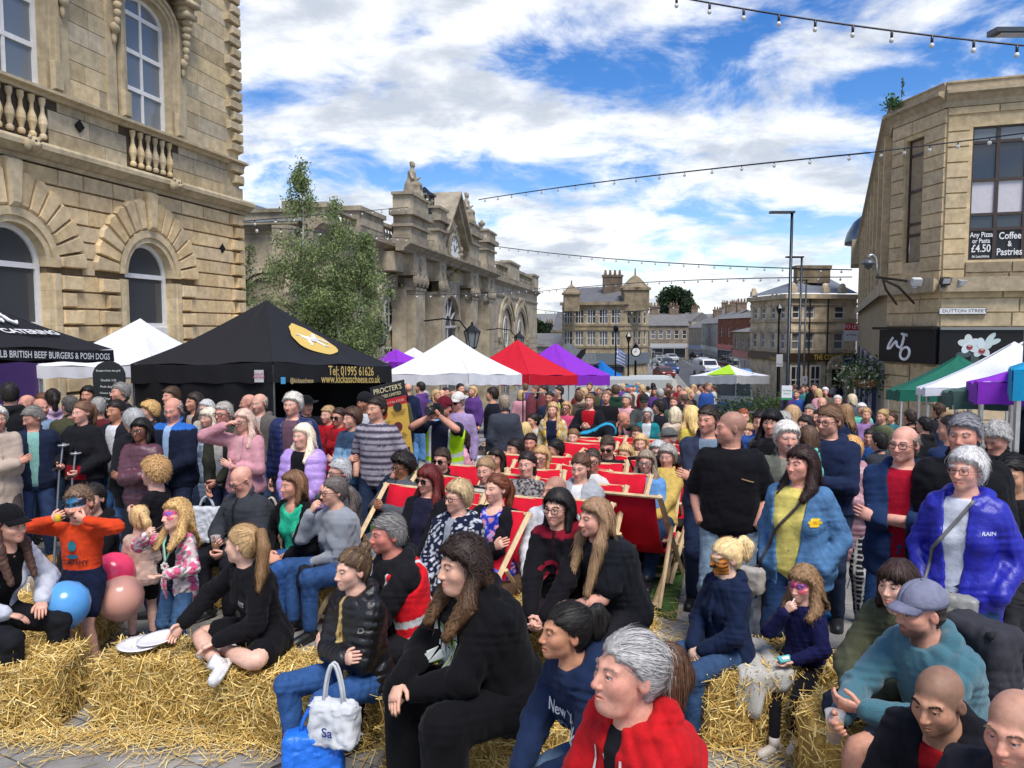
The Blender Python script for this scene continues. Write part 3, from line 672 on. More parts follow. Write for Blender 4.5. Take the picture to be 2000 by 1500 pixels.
 A=SDF();A.fn(*torso(off,hem,.505,puff,ty.get('flare',.02 if tk in('jacket','coat','hoodie','puffer')else .0)),.03)
 if hem<-.13 and not sit:pass
 if sex=='f' and not kid:
  bs=.052*(1+.8*(g-1))
  for e in(1,-1):A.ell(W_(T(e*.072*(1+.5*(g-1)),.075*(1+1.1*(g-1)),.27)),(bs+off*.5,)*3,.05)
 so_=off*.8+.004
 for e in(1,-1):
  a0,b0,c0=W_(sh[e]),W_(elb[e]),W_(wri[e]);r0,r1,r2=.052*ga+so_,.045*ga+so_,.030+so_*.9
  if sl<=.5:A.cone(a0,a0+(b0-a0)*max(sl,.15)*1.2,r0-.006,r0-.010,.03);continue
  if sl<1:A.cone(a0,a0+(b0-a0)*sl*1.15,r0,r1+.012,.03);continue
  A.cone(a0,b0,r0,r1,.03,puff=puff);A.cone(b0,b0+(c0-b0)*.96*ty.get('sl2',1),r1,r2,.02,puff=puff)
 if lod<9:
  if tk in('jacket','puffer','coat')and not opn:
   zs_=np.linspace(hem+.02,.47,7);pp=[W_(T(.012,np.interp(z,zz,Bd)+np.interp(z,zz,Cy)+off+(.03 if sex=='f' and .2<z<.34 and not kid else .0)+(.008 if z<.1 else 0),z))for z in zs_]
   for i in range(6):A.cone(pp[i],pp[i+1],.011,.011,.012)
  if tk in('hoodie','knit','jacket')and sl>=1:
   for e in(1,-1):A.cone(W_(wri[e]+(elb[e]-wri[e])*.16),W_(wri[e]+(elb[e]-wri[e])*.05),.030+so_*1.05,.029+so_*.9,.004)
 if ty.get('hood',tk=='hoodie'):
  hp_=[T(.06,.075,.46),T(.095,.02,.48),T(.085,-.06,.50),T(0,-.115,.49),T(-.085,-.06,.50),T(-.095,.02,.48),T(-.06,.075,.46)]
  for i in range(6):A.cone(W_(hp_[i]),W_(hp_[i+1]),(.02,.032,.04,.042,.04,.032)[i],(.032,.04,.042,.04,.032,.02)[i],.02)
 elif ty.get('collar',tk in('jacket','puffer','coat','polo','shirt','blazer'))and not far:
  cr,cz_=(.010,.50)if tk in('polo','shirt')else(.015,.515);n_=10
  rr=[T(.072*sin(a),.064*cos(a)-.012,cz_-.028*cos(a)+(.02 if cos(a)<0 else 0))for a in np.linspace(.35,2*pi-.35,n_)]
  for i in range(n_-1):A.cone(W_(rr[i]),W_(rr[i+1]),cr,cr,.012,sq=None)
 if opn and not far:
  def wedge(p):
   q_=(p-PV)@Ri;x,y,z=q_[...,0]-ty.get('ox',0),q_[...,1],q_[...,2]
   w=opn*(.55+.45*np.clip((z)/.45,0,1))if not ty.get('vee')else opn*np.clip((z-ty['vee'])/(.5-ty['vee']),0,1.2)-.004
   return np.maximum(np.abs(x)-w,.02-y)
  A.fn(wedge,(-.5,-.5,-1),(.5,.9,2),.012,sub=True)
 if ty.get('scoop'):
  A.ell(W_(T(0,.10,.52)),(.075,.12,ty['scoop']),.01,sub=True)
 pt=ty.get('pat');wt=ty.get('yoke')
 def tcol(p):
  q_=p@Ri;C=np.tile(tc_,(len(p),1))
  if pt:C=pt(q_,tc_)
  if ty.get('zip')and lod<11:
   m_=(np.abs(q_[:,0])<.004+hb*.55)&(q_[:,1]>.02)&(q_[:,1]<np.interp(q_[:,2],zz,Bd+Cy)+off+(.05 if sex=='f' else .022))&(q_[:,2]>-.1)&(q_[:,2]<.52);C[m_]=hexc(ty['zip'])
  if opn and ty.get('lin'):
   pass
  return C
 nm={'tee':'t_shirt','polo':'polo_shirt','vest':'vest_top','knit':'jumper','hoodie':'hoodie','puffer':'puffer_jacket','dress':'dress_top','shirt':'shirt','coat':'coat','blazer':'cardigan'}.get(tk,'jacket')
 garment(nm,A,ty.get('mat',{'puffer':'shell','jacket':'cloth','knit':'knit','hoodie':'cloth'}.get(tk,'cloth')),tcol,ty.get('wr',.004 if tk=='puffer' else .0065))
 if inner and not far:
  A=SDF();A.fn(*torso(.012,hem+.03,.49+ty.get('iz',0)),.03)
  if sex=='f' and not kid:
   for e in(1,-1):A.ell(W_(T(e*.072*(1+.5*(g-1)),.072*(1+1.1*(g-1)),.27)),(.056*(1+.8*(g-1)),)*3,.05)
  if ty.get('iscoop'):A.ell(W_(T(0,.10,.52)),(.075,.12,ty['iscoop']),.01,sub=True)
  ic_=np.array(hexc(inner));garment('undershirt',A,'cloth',(lambda p:ty['ipat'](p@Ri,ic_))if ty.get('ipat')else ic_,.003)
 if ty.get('vest2'):
  A=SDF();A.fn(*torso(off+.018,ty['vest2'][1],.455,None,.01),.02)
  for e in(1,-1):A.cone(W_(sh[e]+np.array([e*.05,0,.0])),W_(sh[e]+np.array([e*.25,0,-.08])),.085,.12,.01,sub=True);A.ell(W_(T(0,.06,.5)),(.08,.1,.10),.01,sub=True)
  vo=ty['vest2'][2]if len(ty['vest2'])>2 else 0
  if vo:A.fn(lambda p:np.maximum(np.abs(((p-PV)@Ri)[...,0])-vo,.0-((p-PV)@Ri)[...,1]),(-.5,-.5,-1),(.5,.9,2),.01,sub=True)
  vc,gc_=np.array(hexc(ty['vest2'][0])),np.array([.55,.56,.56])
  def vcol(p):
   q_=p@Ri;m_=(np.abs(q_[:,2]-.04)<.022)|(np.abs(q_[:,2]-.14)<.022)|((np.abs(np.abs(q_[:,0])-.105)<.02)&(q_[:,2]>.16));C=np.tile(vc,(len(p),1));C[m_]=gc_;return C
  garment('safety_vest',A,'cloth',vcol,.004)
# ---- hair, beard, glasses, hat
 if hat:o['hn']=0;o['hv']=.25
 if hair and hair[0]not in('bald','shaved','none'):
  hm=hairmesh(hair[0],hexc(hair[1]),hh*1.15,lod,rg,o);m_=MB()
  for V,C,F in((np.concatenate(hm.V),np.concatenate(hm.C),hm.F),):m_.add(HT(V)*s,F,C)
  mk('hair',m_,'hair',me,True)
 if beard and not far:
  A=SDF();bl=o.get('bl',.0);A.ell((0,.034,-.062),(.062*o['fw'],.064,.055+bl),.02);A.ell((0,.066,-.105-bl),(.034,.026,.030+bl*.5),.03)
  A.fn(lambda p:np.minimum(p[...,2]*-1-.050+.55*np.maximum(0,.05-p[...,1]),np.sqrt((p[...,0]/1.7)**2+(p[...,2]+.069)**2+np.minimum(p[...,1]-.06,0)**2*9)-.015)*-1,(-.2,-.2,-.3),(.2,.2,.2),.004,sub=True)
  V,F=A.mesh(max(hh,.005),lambda p,d:d+.002*np.sin(p[...,0]*230+3*np.sin(p[...,2]*140)));m_=MB()
  if len(V):m_.add(HT(V)*s,F,np.array(hexc(beard))*(1+.25*np.sin(V[:,:1]*300)));mk('beard',m_,'hair',me,True)
 if glasses and lod<16:
  gc=hexc(glasses[0]);m_=MB(gc);ln=MB(hexc(glasses[1])if len(glasses)>1 else(.1,.1,.1));rw,rh_=(.024,.017)if len(glasses)<3 else glasses[2];r_=max(.0017,.0005*min(lod,9))
  for e in(-1,1):
   P=[(e*.0335+rw*np.sign(cos(a))*abs(cos(a))**.7,.1015-.25*abs(rw*cos(a)*.6+e*0)*0-.006*abs(cos(a))*(cos(a)*e>0),-.003+rh_*np.sign(sin(a))*abs(sin(a))**.7)for a in np.linspace(0,2*pi,15)]
   m_.tube(HT(P)*s,r_*s,5);m_.tube(HT([(e*(.0335+rw),.096,.004),(e*.081,.04,.006),(e*.085,-.02,.004)])*s,r_*s,5)
   if len(glasses)>1:
    Vv=HT([(e*.0335,.1,-.003)]+P[:-1])*s;ln.add(Vv,[(0,1+i,1+(i+1)%14)for i in range(14)])
  m_.tube(HT([(-.0105,.100,.003),(0,.104,.006),(.0105,.100,.003)])*s,r_*s,5);mo=mk('glasses',m_,'plastic',me,True)
  if len(glasses)>1:mk('lens',ln,'lens',mo)
 if hat:
  m_=MB(hexc(hat[1]));hk=hat[0];n_=24;fw=o['fw']
  rows=[[(.088*fw*cos(p_)*sin(a),-.014+.110*cos(p_)*cos(a),.045+(.098 if hk!='beanie' else .10)*sin(p_))for a in np.linspace(0,2*pi,n_+1)]for p_ in np.linspace(-.12 if hk!='beanie' else-.35,pi/2,9)]
  m_.sheet(HT(np.array(rows))*s,th=-.004)
  if hk=='cap':
   br=[[(.084*sin(a)*(1-.12*t),.082*cos(a)-.0+t*.075*cos(a)**.6 if cos(a)>0 else 0,.044-.028*t*1.1+.016*cos(a)*1-.012*sin(a)**2)for a in np.linspace(-1.25,1.25,13)]for t in np.linspace(0,1,5)]
   m_.sheet(HT(np.array(br))*s,hexc(hat[2])if len(hat)>2 else None,th=.004);m_.ell(HT([(0,-.014,.145)])[0]*s,np.array([.008]*3)*s,8,5)
  if hk in('wide','flat'):
   br=[[((.088+t*(.075 if hk=='wide' else .02))*sin(a),-.014+(.108+t*(.075 if hk=='wide' else(.05 if cos(a)>0 else .0)))*cos(a),.045-.012*t+.03*t*abs(sin(a)))for a in np.linspace(0,2*pi,25)]for t in(0,.5,1)]
   m_.sheet(HT(np.array(br))*s,th=.005)
  mk('cap' if hk in('cap','flat')else 'hat',m_,'cloth',me,True)
  if len(hat)>3:hat[3](me,lambda p:HT(p)*s)
 wd=lambda p:Rz@((np.asarray(p)+PV)*s)+org
 return dict(o=me,s=s,g=GM,PV=PV,Tl=T,Wd=wd,hand={e:wd(wri[e]+unit(wri[e]-elb[e])*.09)for e in(1,-1)},wrist={e:wd(wri[e])for e in(1,-1)},T=lambda x,y,z:wd(T(x,y,z)),H=lambda p:Rz@(HT(p)*s)+org,HL=lambda p:HT(p)*s,TL=lambda x,y,z:(T(x,y,z)+PV)*s,Rz=Rz,yaw=th_,fwd=Rz@np.array([0,1.,0]),knee={e:wd(kn[e])for e in(1,-1)},LL=lambda p:(np.asarray(p)+PV)*s,Bw=Bw,Bd=Bd,zz=zz,Cy=Cy,off=off,ft=ft,lean=lean,kn=kn,an=an,hip=hip,elb=elb,wri=wri)
from mathutils.bvhtree import BVHTree
from mathutils import Vector
def decal(P,draw,x0=0,z0=.28,on='top',name='print',lift=.012,back=False,mat_='sign'):
 """flat artwork (x,z in metres, as the viewer reads it) laid on the front of a garment"""
 o=P['g'].get(on)
 if o is None:return
 b=BVHTree.FromPolygons([v.co for v in o.data.vertices],[list(q.vertices)for q in o.data.polygons]);m=MB();draw(m);s=P['s'];sg=1 if back else-1
 ft=P['ft']*(-1 if back else 1);V=[]
 for v in np.concatenate(m.V):
  zq=z0+v[2];dp=float(np.interp(zq,P['zz'],P['Bd'])+np.interp(zq,P['zz'],P['Cy'])+P['off']+.10)*s;q0=(P['Tl'](x0+sg*v[0],0,zq)+P['PV'])*s;q=q0+ft*dp;h=b.ray_cast(Vector(q),Vector(-ft));V.append(np.array(h[0])+ft*lift if h[0]is not None and(np.array(h[0])-q0)@ft>0 else q0+ft*(dp-.05*s))
 m.V=[np.array(V)];return mk(name,m,mat_,o)
def dtext(P,t,size,col,x0=0,z0=.28,sx=.9,on='top',bold=.012,back=False):return decal(P,lambda m:m.text(t,size,col=hexc(col),sx=sx,bold=bold),x0,z0,on,'lettering',back=back)
def thick(m,pts,w,col):
 for a,b in zip(pts[:-1],pts[1:]):
  a,b=np.array(a,float),np.array(b,float);d=unit(b-a);n=np.array([-d[1],d[0]])*w/2
  for k in range(6):
   q0,q1=a+(b-a)*k/6,a+(b-a)*(k+1)/6;m.add([(q[0],0,q[1])for q in(q0-n,q1-n,q1+n,q0+n)],[(0,1,2,3)],hexc(col))
def stripes(c2,f,w=.3,ph=0):c2=np.array(hexc(c2));return lambda q,c:np.where((np.sin(2*pi*q[:,2:3]*f+ph)>w),c2,c)
def blots(c2s,f=26,w=.55):
 c2s=[np.array(hexc(c))for c in c2s]
 def fn(q,c):
  C=np.tile(c,(len(q),1))
  for i,c2 in enumerate(c2s):n=np.sin(q[:,0]*f*2.1+3*np.sin(q[:,2]*f*.7+i*2)+i)*np.sin(q[:,2]*f*2.3+2.5*np.sin(q[:,1]*f*.8+q[:,0]*f*.5)+i*1.7)*np.cos(q[:,1]*f*1.3+i);C[n>w-.06*i]=c2
  return C
 return fn
def checks(c2,f,w=.72):c2=np.array(hexc(c2));return lambda q,c:np.where((np.sin(2*pi*q[:,2:3]*f)>w)|(np.sin(2*pi*np.arctan2(q[:,1:2],np.abs(q[:,0:1])-.1)*f*.09)>w),c2,c)
def bands(*zc):return lambda q,c:np.select([q[:,2:3]>z for z,_ in zc],[np.array(hexc(k))for _,k in zc],c)
# ---------------- ground, hills ----------------
def struct(name,mb,m,kind='structure',smooth=False):
 o=mk(name,mb,m,None,smooth);o['kind']=kind;return o
def jit3(c,a=.12):k=1+random.uniform(-a,a);w=random.uniform(-.5,.5)*a;return(c[0]*k*(1+w*.4),c[1]*k,c[2]*k*(1-w))
PAVE=(.27,.26,.24)
m=MB(PAVE)
ys=[-30,0,8,10,20,30,40,50,66,70,74,90,110,150,200,300,420]
m.sheet([[(x,y,gz(y)-.03)for y in ys]for x in(-300,-60,-20,0,20,60,300)],(.19,.185,.175));struct('ground',m,'asphalt')
m=MB();rr=random.Random(3)
def flags(m,x0,x1,y0,y1,th):
 c,s_=cos(th),sin(th);v=-60
 while v<60:
  hgt=rr.choice([.45,.6,.6,.75]);uu=-60
  while uu<60:
   w=rr.choice([.6,.75,.9,1.1]);cx,cy=uu+w/2,v+hgt/2;X,Y=cx*c-cy*s_,cx*s_+cy*c+4
   if x0<X<x1 and y0<Y<y1:
    Q=[(uu+.006,v+.006),(uu+w-.006,v+.006),(uu+w-.006,v+hgt-.006),(uu+.006,v+hgt-.006)]
    Q=[(a*c-b*s_,a*s_+b*c+4)for a,b in Q];kq=rr.uniform(.82,1.16);col=(.275*kq,.262*kq,.235*kq*rr.uniform(.95,1.04))
    m.add([(a,b,gz(b))for a,b in Q]+[(a,b,gz(b)-.03)for a,b in Q],[(0,1,2,3),(0,4,5,1),(1,5,6,2),(2,6,7,3),(3,7,4,0)],col)
   uu+=w
  v+=hgt
flags(m,-16,14,.8,34,R(-28));mat('flag',.82,grain=.28,gscale=5,stain=.3,bump=.3,bscale=40,spec=.35,detail=8);struct('pavement',m,'flag')
P=[gpt(1130,1160),gpt(1320,1215),gpt(1345,1075),gpt(1330,960),gpt(1300,880),gpt(1000,880),gpt(700,930),gpt(690,1090),gpt(930,1120)]
m=MB((.06,.13,.025));Vb=np.array(P);n=len(P)
def inside(a,b):
 k=0
 for i in range(n):
  x1,y1=Vb[i][:2];x2,y2=Vb[(i+1)%n][:2]
  if(y1>b)!=(y2>b)and a<(x2-x1)*(b-y1)/(y2-y1)+x1:k^=1
 return k
def span(b):
 xs=[]
 for i in range(n):
  x1,y1=Vb[i][:2];x2,y2=Vb[(i+1)%n][:2]
  if(y1>b)!=(y2>b):xs.append((x2-x1)*(b-y1)/(y2-y1)+x1)
 return(min(xs),max(xs))if xs else None
ye=np.linspace(Vb[:,1].min()+.001,Vb[:,1].max()-.001,60)
for y1,y2 in zip(ye[:-1],ye[1:]):
 s1,s2=span(y1),span(y2)
 if s1 and s2:m.add([(s1[0],y1,gz(y1)+.014),(s1[1],y1,gz(y1)+.014),(s2[1],y2,gz(y2)+.014),(s2[0],y2,gz(y2)+.014)],[(0,1,2,3)],jit3((.06,.13,.025),.04))
k_=0
while k_<14000:
 a,b=random.uniform(Vb[:,0].min(),Vb[:,0].max()),random.uniform(Vb[:,1].min(),min(12,Vb[:,1].max()))
 if not inside(a,b):continue
 k_+=1;t=random.uniform(0,6.28);h_=random.uniform(.012,.03);z=gz(b)+.013;w=.005;cc=jit3((.07,.16,.03),.4)
 m.add([(a-w*cos(t),b-w*sin(t),z),(a+w*cos(t),b+w*sin(t),z),(a+.01*sin(t),b+.01*cos(t),z+h_)],[(0,1,2)],cc)
o=struct('turf',m,'turf','stuff');
def strip(m,pts_l,pts_r,dz,col):m.sheet([[(*p,gz(p[1])+dz)for p in pts_l],[(*p,gz(p[1])+dz)for p in pts_r]],col)
ROADD=np.array([(1255-1000)/1506,1.0])
RX=lambda y:21.5+(y-75)*.150
yy=list(range(62,400,12))
m=MB((.075,.078,.082));strip(m,[(RX(y)-3.6,y)for y in yy],[(RX(y)+4.4,y)for y in yy],.0,None);struct('road',m,'asphalt')
m=MB((.5,.5,.48))
for y in range(76,260,6):m.sheet([[(RX(y)+.35,y,gz(y)+.006),(RX(y+3)+.35,y+3,gz(y+3)+.006)],[(RX(y)+.5,y,gz(y)+.006),(RX(y+3)+.5,y+3,gz(y+3)+.006)]])
struct('road_marking',m,'paint')
m=MB((.24,.23,.21));strip(m,[(RX(y)-6.4,y)for y in yy[1:]],[(RX(y)-3.6,y)for y in yy[1:]],.12,None);strip(m,[(RX(y)+4.4,y)for y in yy[1:]],[(RX(y)+7.2,y)for y in yy[1:]],.12,None)
for sx in(-3.6,4.4):m.sheet([[(RX(y)+sx,y,gz(y)-.01)for y in yy[1:]],[(RX(y)+sx,y,gz(y)+.12)for y in yy[1:]]])
struct('pavement_far',m,'flag').name='pavement'
def hill(name,pts,D,z0,col,dep):
 m=MB();n=len(pts);G=[]
 for k in range(9):
  t=k/8;G.append([(px3(u,640,D)[0]*(1+t*dep/D)+0,D+t*dep,z0+(px3(u,v,D)[2]-z0)*math.sin(t*pi/2)+1.5*sin(u*.05+k))for u,v in pts])
 m.sheet(G,col);return struct(name,m,'leaf',smooth=True)
hill('hill',[(840,640),(1000,628),(1040,622),(1085,622),(1130,630),(1250,640),(1500,640)],520,-8,(.20,.26,.10),160)
# ---------------- wall frames ----------------
class Fr:
 """a wall: P0 to P1 is left to right as seen from the square; local x along, y into the wall, z up"""
 def __init__(s,P0,P1,z0):s.P0=np.array(P0,float);d=np.array(P1,float)-s.P0;s.L=np.hypot(*d);s.e=d/s.L;s.z0=z0;s.A=np.array([[s.e[0],-s.e[1],0],[s.e[1],s.e[0],0],[0,0,1.]]);s.T=np.array([*P0,z0])
 def at(s,u,v):
  """local (x,z) of the wall point seen at a photo pixel"""
  a=px3(u,v,10.);c=np.array([0,0,CAMZ]);d=a-c;n=np.array([-s.e[1],s.e[0]])
  t=((s.P0-c[:2])@n)/(d[:2]@n);p=c+d*t;return(p[:2]-s.P0)@s.e,p[2]-s.z0
 def W(s,x,y,z):return s.A@np.array([x,y,z])+s.T
 def mb(s,col=(.5,.5,.5)):return MB(col).at(s.T,s.A)
def arch_pts(xc,r,zs,n=14,a0=0,a1=pi,ry=None):return[(xc+r*cos(a),zs+(ry or r)*sin(a))for a in np.linspace(a0,a1,n)]
def wallslab(m,x0,x1,z0,z1,ops,y0,y1,col=None):
 """slab with openings (xl, xr, zb, zs, ry): ry>0 gives an arched head of rise ry above zs"""
 ops=sorted(ops);cur=x0
 for xl,xr,zb,zs,ry in ops:
  if xl>cur:m.b2((cur,y0,z0),(xl,y1,z1),col=col)
  if zb>z0:m.b2((xl,y0,z0),(xr,y1,zb),col=col)
  if ry:O=[(xl,z1),(xl,zs)]+arch_pts((xl+xr)/2,(xr-xl)/2,zs,16,pi,0,ry)[1:-1]+[(xr,zs),(xr,z1)];m.prism(O[::-1],y0,y1,col)
  else:m.b2((xl,y0,zs),(xr,y1,z1),col=col)
  cur=xr
 if cur<x1:m.b2((cur,y0,z0),(x1,y1,z1),col=col)
def ashlar(m,x0,x1,z0,z1,ch,lens,col,blocked,proud=.05,gap=.012,y=0,cham=.018,ja=.14):
 nz=max(1,round((z1-z0)/ch));ch=(z1-z0)/nz
 for k in range(nz):
  za,zb=z0+k*ch,z0+(k+1)*ch;iv=[(x0,x1)]
  for a,b in blocked(za,zb,k):
   iv=[q for p in iv for q in((p[0],min(p[1],a)),(max(p[0],b),p[1]))if q[1]-q[0]>.04]
  for a,b in iv:
   x=a
   while x<b-.03:
    w=random.uniform(*lens);w=b-x if b-x-w<lens[0]*.6 else w
    m.box((x+w/2,y-proud/2,(za+zb)/2),(w-gap,proud,ch-gap),col=jit3(col,ja),ch=cham);x+=w
def profile(m,x0,x1,prof,col=None,ret=0):
 """moulding: prof = [(y,z)] swept along x"""
 n=len(prof);V=[(x0,y,z)for y,z in prof]+[(x1,y,z)for y,z in prof]
 m.add(V,[(i,i+1,n+i+1,n+i)for i in range(n-1)]+[tuple(range(n)),tuple(range(n,2*n))[::-1]],col)
BAL=[(.045,0),(.06,.02),(.06,.06),(.035,.09),(.05,.16),(.075,.24),(.07,.31),(.035,.42),(.03,.52),(.045,.56),(.055,.6),(.055,.66)]
def sash(parent,fr,x0,x1,z0,z1,y=.12,fw=.07,bars=(1,1),ry=0,col=(.75,.74,.71),gcol=(.02,.024,.03),name='window',label=None,arch_z=None):
 """white timber window: frame with glazing bars, pane as its child"""
 m=fr.mb(col);zt=z1
 m.b2((x0,y-.05,z0),(x0+fw,y+.03,zt));m.b2((x1-fw,y-.05,z0),(x1,y+.03,zt));m.b2((x0+fw,y-.047,z0),(x1-fw,y+.03,z0+fw))
 xc,r=(x0+x1)/2,(x1-x0)/2
 if ry:
  A_=arch_pts(xc,r,zt,17,pi,0,ry);B_=arch_pts(xc,r-fw,zt,17,pi,0,ry-fw)
  for i in range(16):m.prism([A_[i],A_[i+1],B_[i+1],B_[i]],y-.05,y+.03)
 else:m.b2((x0+fw,y-.047,zt-fw),(x1-fw,y+.03,zt))
 for i in range(1,bars[0]+1):bx=x0+(x1-x0)*i/(bars[0]+1);m.b2((bx-fw*.35,y-.035,z0+fw),(bx+fw*.35,y+.02,zt+(ry*(1-((bx-xc)/r)**2)**.5-fw*.6 if ry else-fw)))
 for j in range(1,bars[1]+1):bz=z0+(zt-z0)*j/(bars[1]+1)if not ry else z0+(zt-z0)*j/bars[1];m.b2((x0+fw,y-.043,bz-fw*.5),(x1-fw,y+.018,bz+fw*.5))
 w=mk(name,m,'paint',parent)
 if label:w['label']=label
 g=fr.mb(gcol);O=[(x0+.01,z0+.01),(x1-.01,z0+.01),(x1-.01,zt)]+(arch_pts(xc,r-.01,zt,15,0,pi,ry-.01)[1:-1]if ry else[])+[(x0+.01,zt)]
 g.prism(O,y+.0,y+.012);mk('pane',g,'glass_dark',w);return w
SAND,SAND2,GRIM=(.68,.51,.29),(.60,.475,.29),(.47,.385,.25)
# ---------------- town hall, left ----------------
dth=np.array([.2231,1.]);dth/=np.hypot(*dth);cx_,cy_=-8.02,23.0
TH=Fr((cx_-dth[0]*13,cy_-dth[1]*13),(cx_,cy_),gz(20));LX=TH.L
th=thing('town_hall','sandstone civic hall with arched white windows and rusticated blocks on the left','building',(0,0,0))
z_c0,z_c1,z_s=TH.at(475,421)[1],TH.at(475,399)[1],TH.at(476,322)[1];z_top=TH.at(475,-60)[1]
gw=[(TH.at(247,560)[0],TH.at(334,560)[0])];wid=gw[0][1]-gw[0][0];pitch=TH.at(290,600)[0]-TH.at(22,600)[0]
gw.append((gw[0][0]-pitch,gw[0][1]-pitch));gcr=TH.at(284,474)[1];r_=wid/2;zsp=gcr-r_
uw=[(TH.at(247,200)[0],TH.at(331,200)[0])];uw.append((uw[0][0]-pitch,uw[0][1]-pitch));ucr=TH.at(275,-8)[1];uwid=uw[0][1]-uw[0][0];usp=ucr-uwid*.30
wall=TH.mb(SAND)
wallslab(wall,0,LX-.02,-1,z_c0-.02,[(a-.02,b+.02,.2,zsp,r_+.02)for a,b in gw],.02,.5,(.16,.115,.07))
wallslab(wall,0,LX-.02,z_c0,z_top,[(a-.02,b+.02,z_s,usp,uwid*.3+.02)for a,b in uw]+[(a-.12,b+.12,z_s-1.0,z_s-.18,0)for a,b in[]],.05,.5,(.17,.135,.085))
jr=r_+.30
def bl_g(za,zb,k):
 zm=(za+zb)/2;o_=[]
 for a,b in gw:
  xc=(a+b)/2
  if zm<zsp:e_=jr+(.62 if k%2 else .42)
  else:q=zb-zsp;e_=(max((jr+.72)**2-q*q,0))**.5 if q<jr+.72 else 0
  if e_:o_.append((xc-e_,xc+e_))
 o_.append((LX-(.62 if k%2 else .42),LX+1));return o_
nzg=round((z_c0-.02)/.36);chg=(z_c0-.02)/nzg
ashlar(wall,0,LX,0,z_c0-.02,.36,(.7,1.5),SAND,bl_g,.055,.022,.02,.014)
for k in range(nzg):
 za,zb=k*chg,(k+1)*chg;zm=(za+zb)/2;e_=.62 if k%2 else .42
 wall.box((LX-e_/2+.03,-.045,zm),(e_-.02,.17,chg-.03),col=jit3(SAND,.12),ch=.035);wall.box((LX+.045,.35,zm),(.12,.55 if k%2 else .8,chg-.03),col=jit3(SAND,.1))
 for a,b in gw:
  xc=(a+b)/2
  if zm<zsp:
   for e in(-1,1):wall.box((xc+e*(jr+e_/2-.0),-.05,zm),(e_-.02,.15,chg-.03),col=jit3(SAND,.16),ch=.035)
   for e in(-1,1):wall.b2((xc+e*r_,-.06,za),(xc+e*(r_+.13),.22,zb-.004),col=jit3(SAND2,.1));wall.b2((xc+e*(r_+.13),-.10,za),(xc+e*(jr-.01),.05,zb-.004),col=jit3(SAND2,.1))
for a,b in gw:
 xc=(a+b)/2;n_=15
 for i in range(n_):
  a0,a1=pi*i/n_+.012,pi*(i+1)/n_-.012;am=(a0+a1)/2;key=i==n_//2;ro=jr+.72 if not key else z_c0-zsp-.03
  if not key:ro=min(ro,(z_c0-zsp-.03)/max(sin(am),.3));step=ro
  pr=[(xc+jr*cos(a0),zsp+jr*sin(a0)),(xc+ro*cos(a0),zsp+ro*sin(a0)),(xc+(ro+.05)*cos(am),zsp+min((ro+.05)*sin(am),z_c0-zsp-.03)),(xc+ro*cos(a1),zsp+ro*sin(a1)),(xc+jr*cos(a1),zsp+jr*sin(a1))]
  c_=np.mean(pr,0);col=jit3(SAND if not key else SAND2,.16);yf=-.12 if not key else-.2
  fr_=[tuple(np.array(q)*.86+c_*.14)for q in pr];V=[(x,yf,z)for x,z in fr_]+[(x,yf+.07,z)for x,z in pr]+[(x,.03,z)for x,z in pr]
  wall.add(V,[(0,1,2,3,4)]+[(i_+o_,(i_+1)%5+o_,(i_+1)%5+5+o_,i_+5+o_)for o_ in(0,5)for i_ in range(5)][:],col)
 for r0,r1,y0,y1 in((r_,r_+.13,-.06,.22),(r_+.13,jr-.005,-.10,.04)):
  A_,B_=arch_pts(xc,r1,zsp,25),arch_pts(xc,r0,zsp,25)
  for i in range(24):wall.prism([A_[i],A_[i+1],B_[i+1],B_[i]],y0,y1,col=jit3(SAND2,.05))
def bl_u(za,zb,k):
 o_=[(a-.30,b+.30)for a,b in uw if zb>z_s+.05];o_+=[(a-.05,b+.05)for a,b in uw if zb>z_s-.95 and zb<z_s];return o_
ashlar(wall,0,LX-.02,z_c1+.02,z_top,.40,(.7,1.6),(.48,.39,.25),bl_u,.05,.008,.05,.004,.22)
nq=round((z_top-z_c1-.5)/.30)
for k in range(nq):
 zm=z_c1+.5+(k+.5)*.30;e_=.68 if k%2 else .46
 if abs(zm-z_s)<.2:continue
 wall.box((LX-e_/2+.07,-.06,zm),(e_,.17,.27),col=jit3(GRIM,.16),ch=.04);wall.box((LX+.06,.4,zm),(.11,.7 if k%2 else .95,.27),col=jit3(GRIM,.14))
wall.b2((LX-.9,-.05,z_c1+.02),(LX+.08,.04,z_c1+.42),col=GRIM)
for xv,zv in(TH.at(153,247),TH.at(114,416),TH.at(432,485)):wall.lathe([(.0,0),(.12,0),(.12,.03),(.10,.03),(.10,-.02),(0,-.02)],14,col=(.02,.02,.02))if 0 else wall.box((xv,-.035,zv),(.19,.03,.19),col=(.015,.015,.015),rot=roty(.78))
for a,b in uw:
 xc=(a+b)/2
 for e in(-1,1):
  for k_,(w0,w1,y0)in enumerate(((0,.10,-.05),(.10,.20,-.10),(.20,.28,-.15),(.36,.62,-.06))):
   xa,xb=sorted((xc+e*(uwid/2+w0),xc+e*(uwid/2+w1)));wall.b2((xa,y0,z_s+.02),(xb,.25 if k_==0 else .06,usp+(.9 if w0>.3 else-.003*k_)),col=jit3(GRIM,.08))
  wall.box((xc+e*(uwid/2+.18),-.16,z_s+.35),(.26,.10,.6),col=GRIM,ch=.03)
 for r0,r1,y0 in((0,.10,-.05),(.10,.20,-.10),(.20,.28,-.15)):
  A_,B_=arch_pts(xc,uwid/2+r1,usp,19,ry=uwid*.3+r1),arch_pts(xc,uwid/2+r0,usp,19,ry=uwid*.3+r0)
  for i in range(18):wall.prism([A_[i],A_[i+1],B_[i+1],B_[i]],y0,.06 if r0 else .25,col=jit3(GRIM,.05))
mk('wall',wall,'stone',th)
c=TH.mb(GRIM)
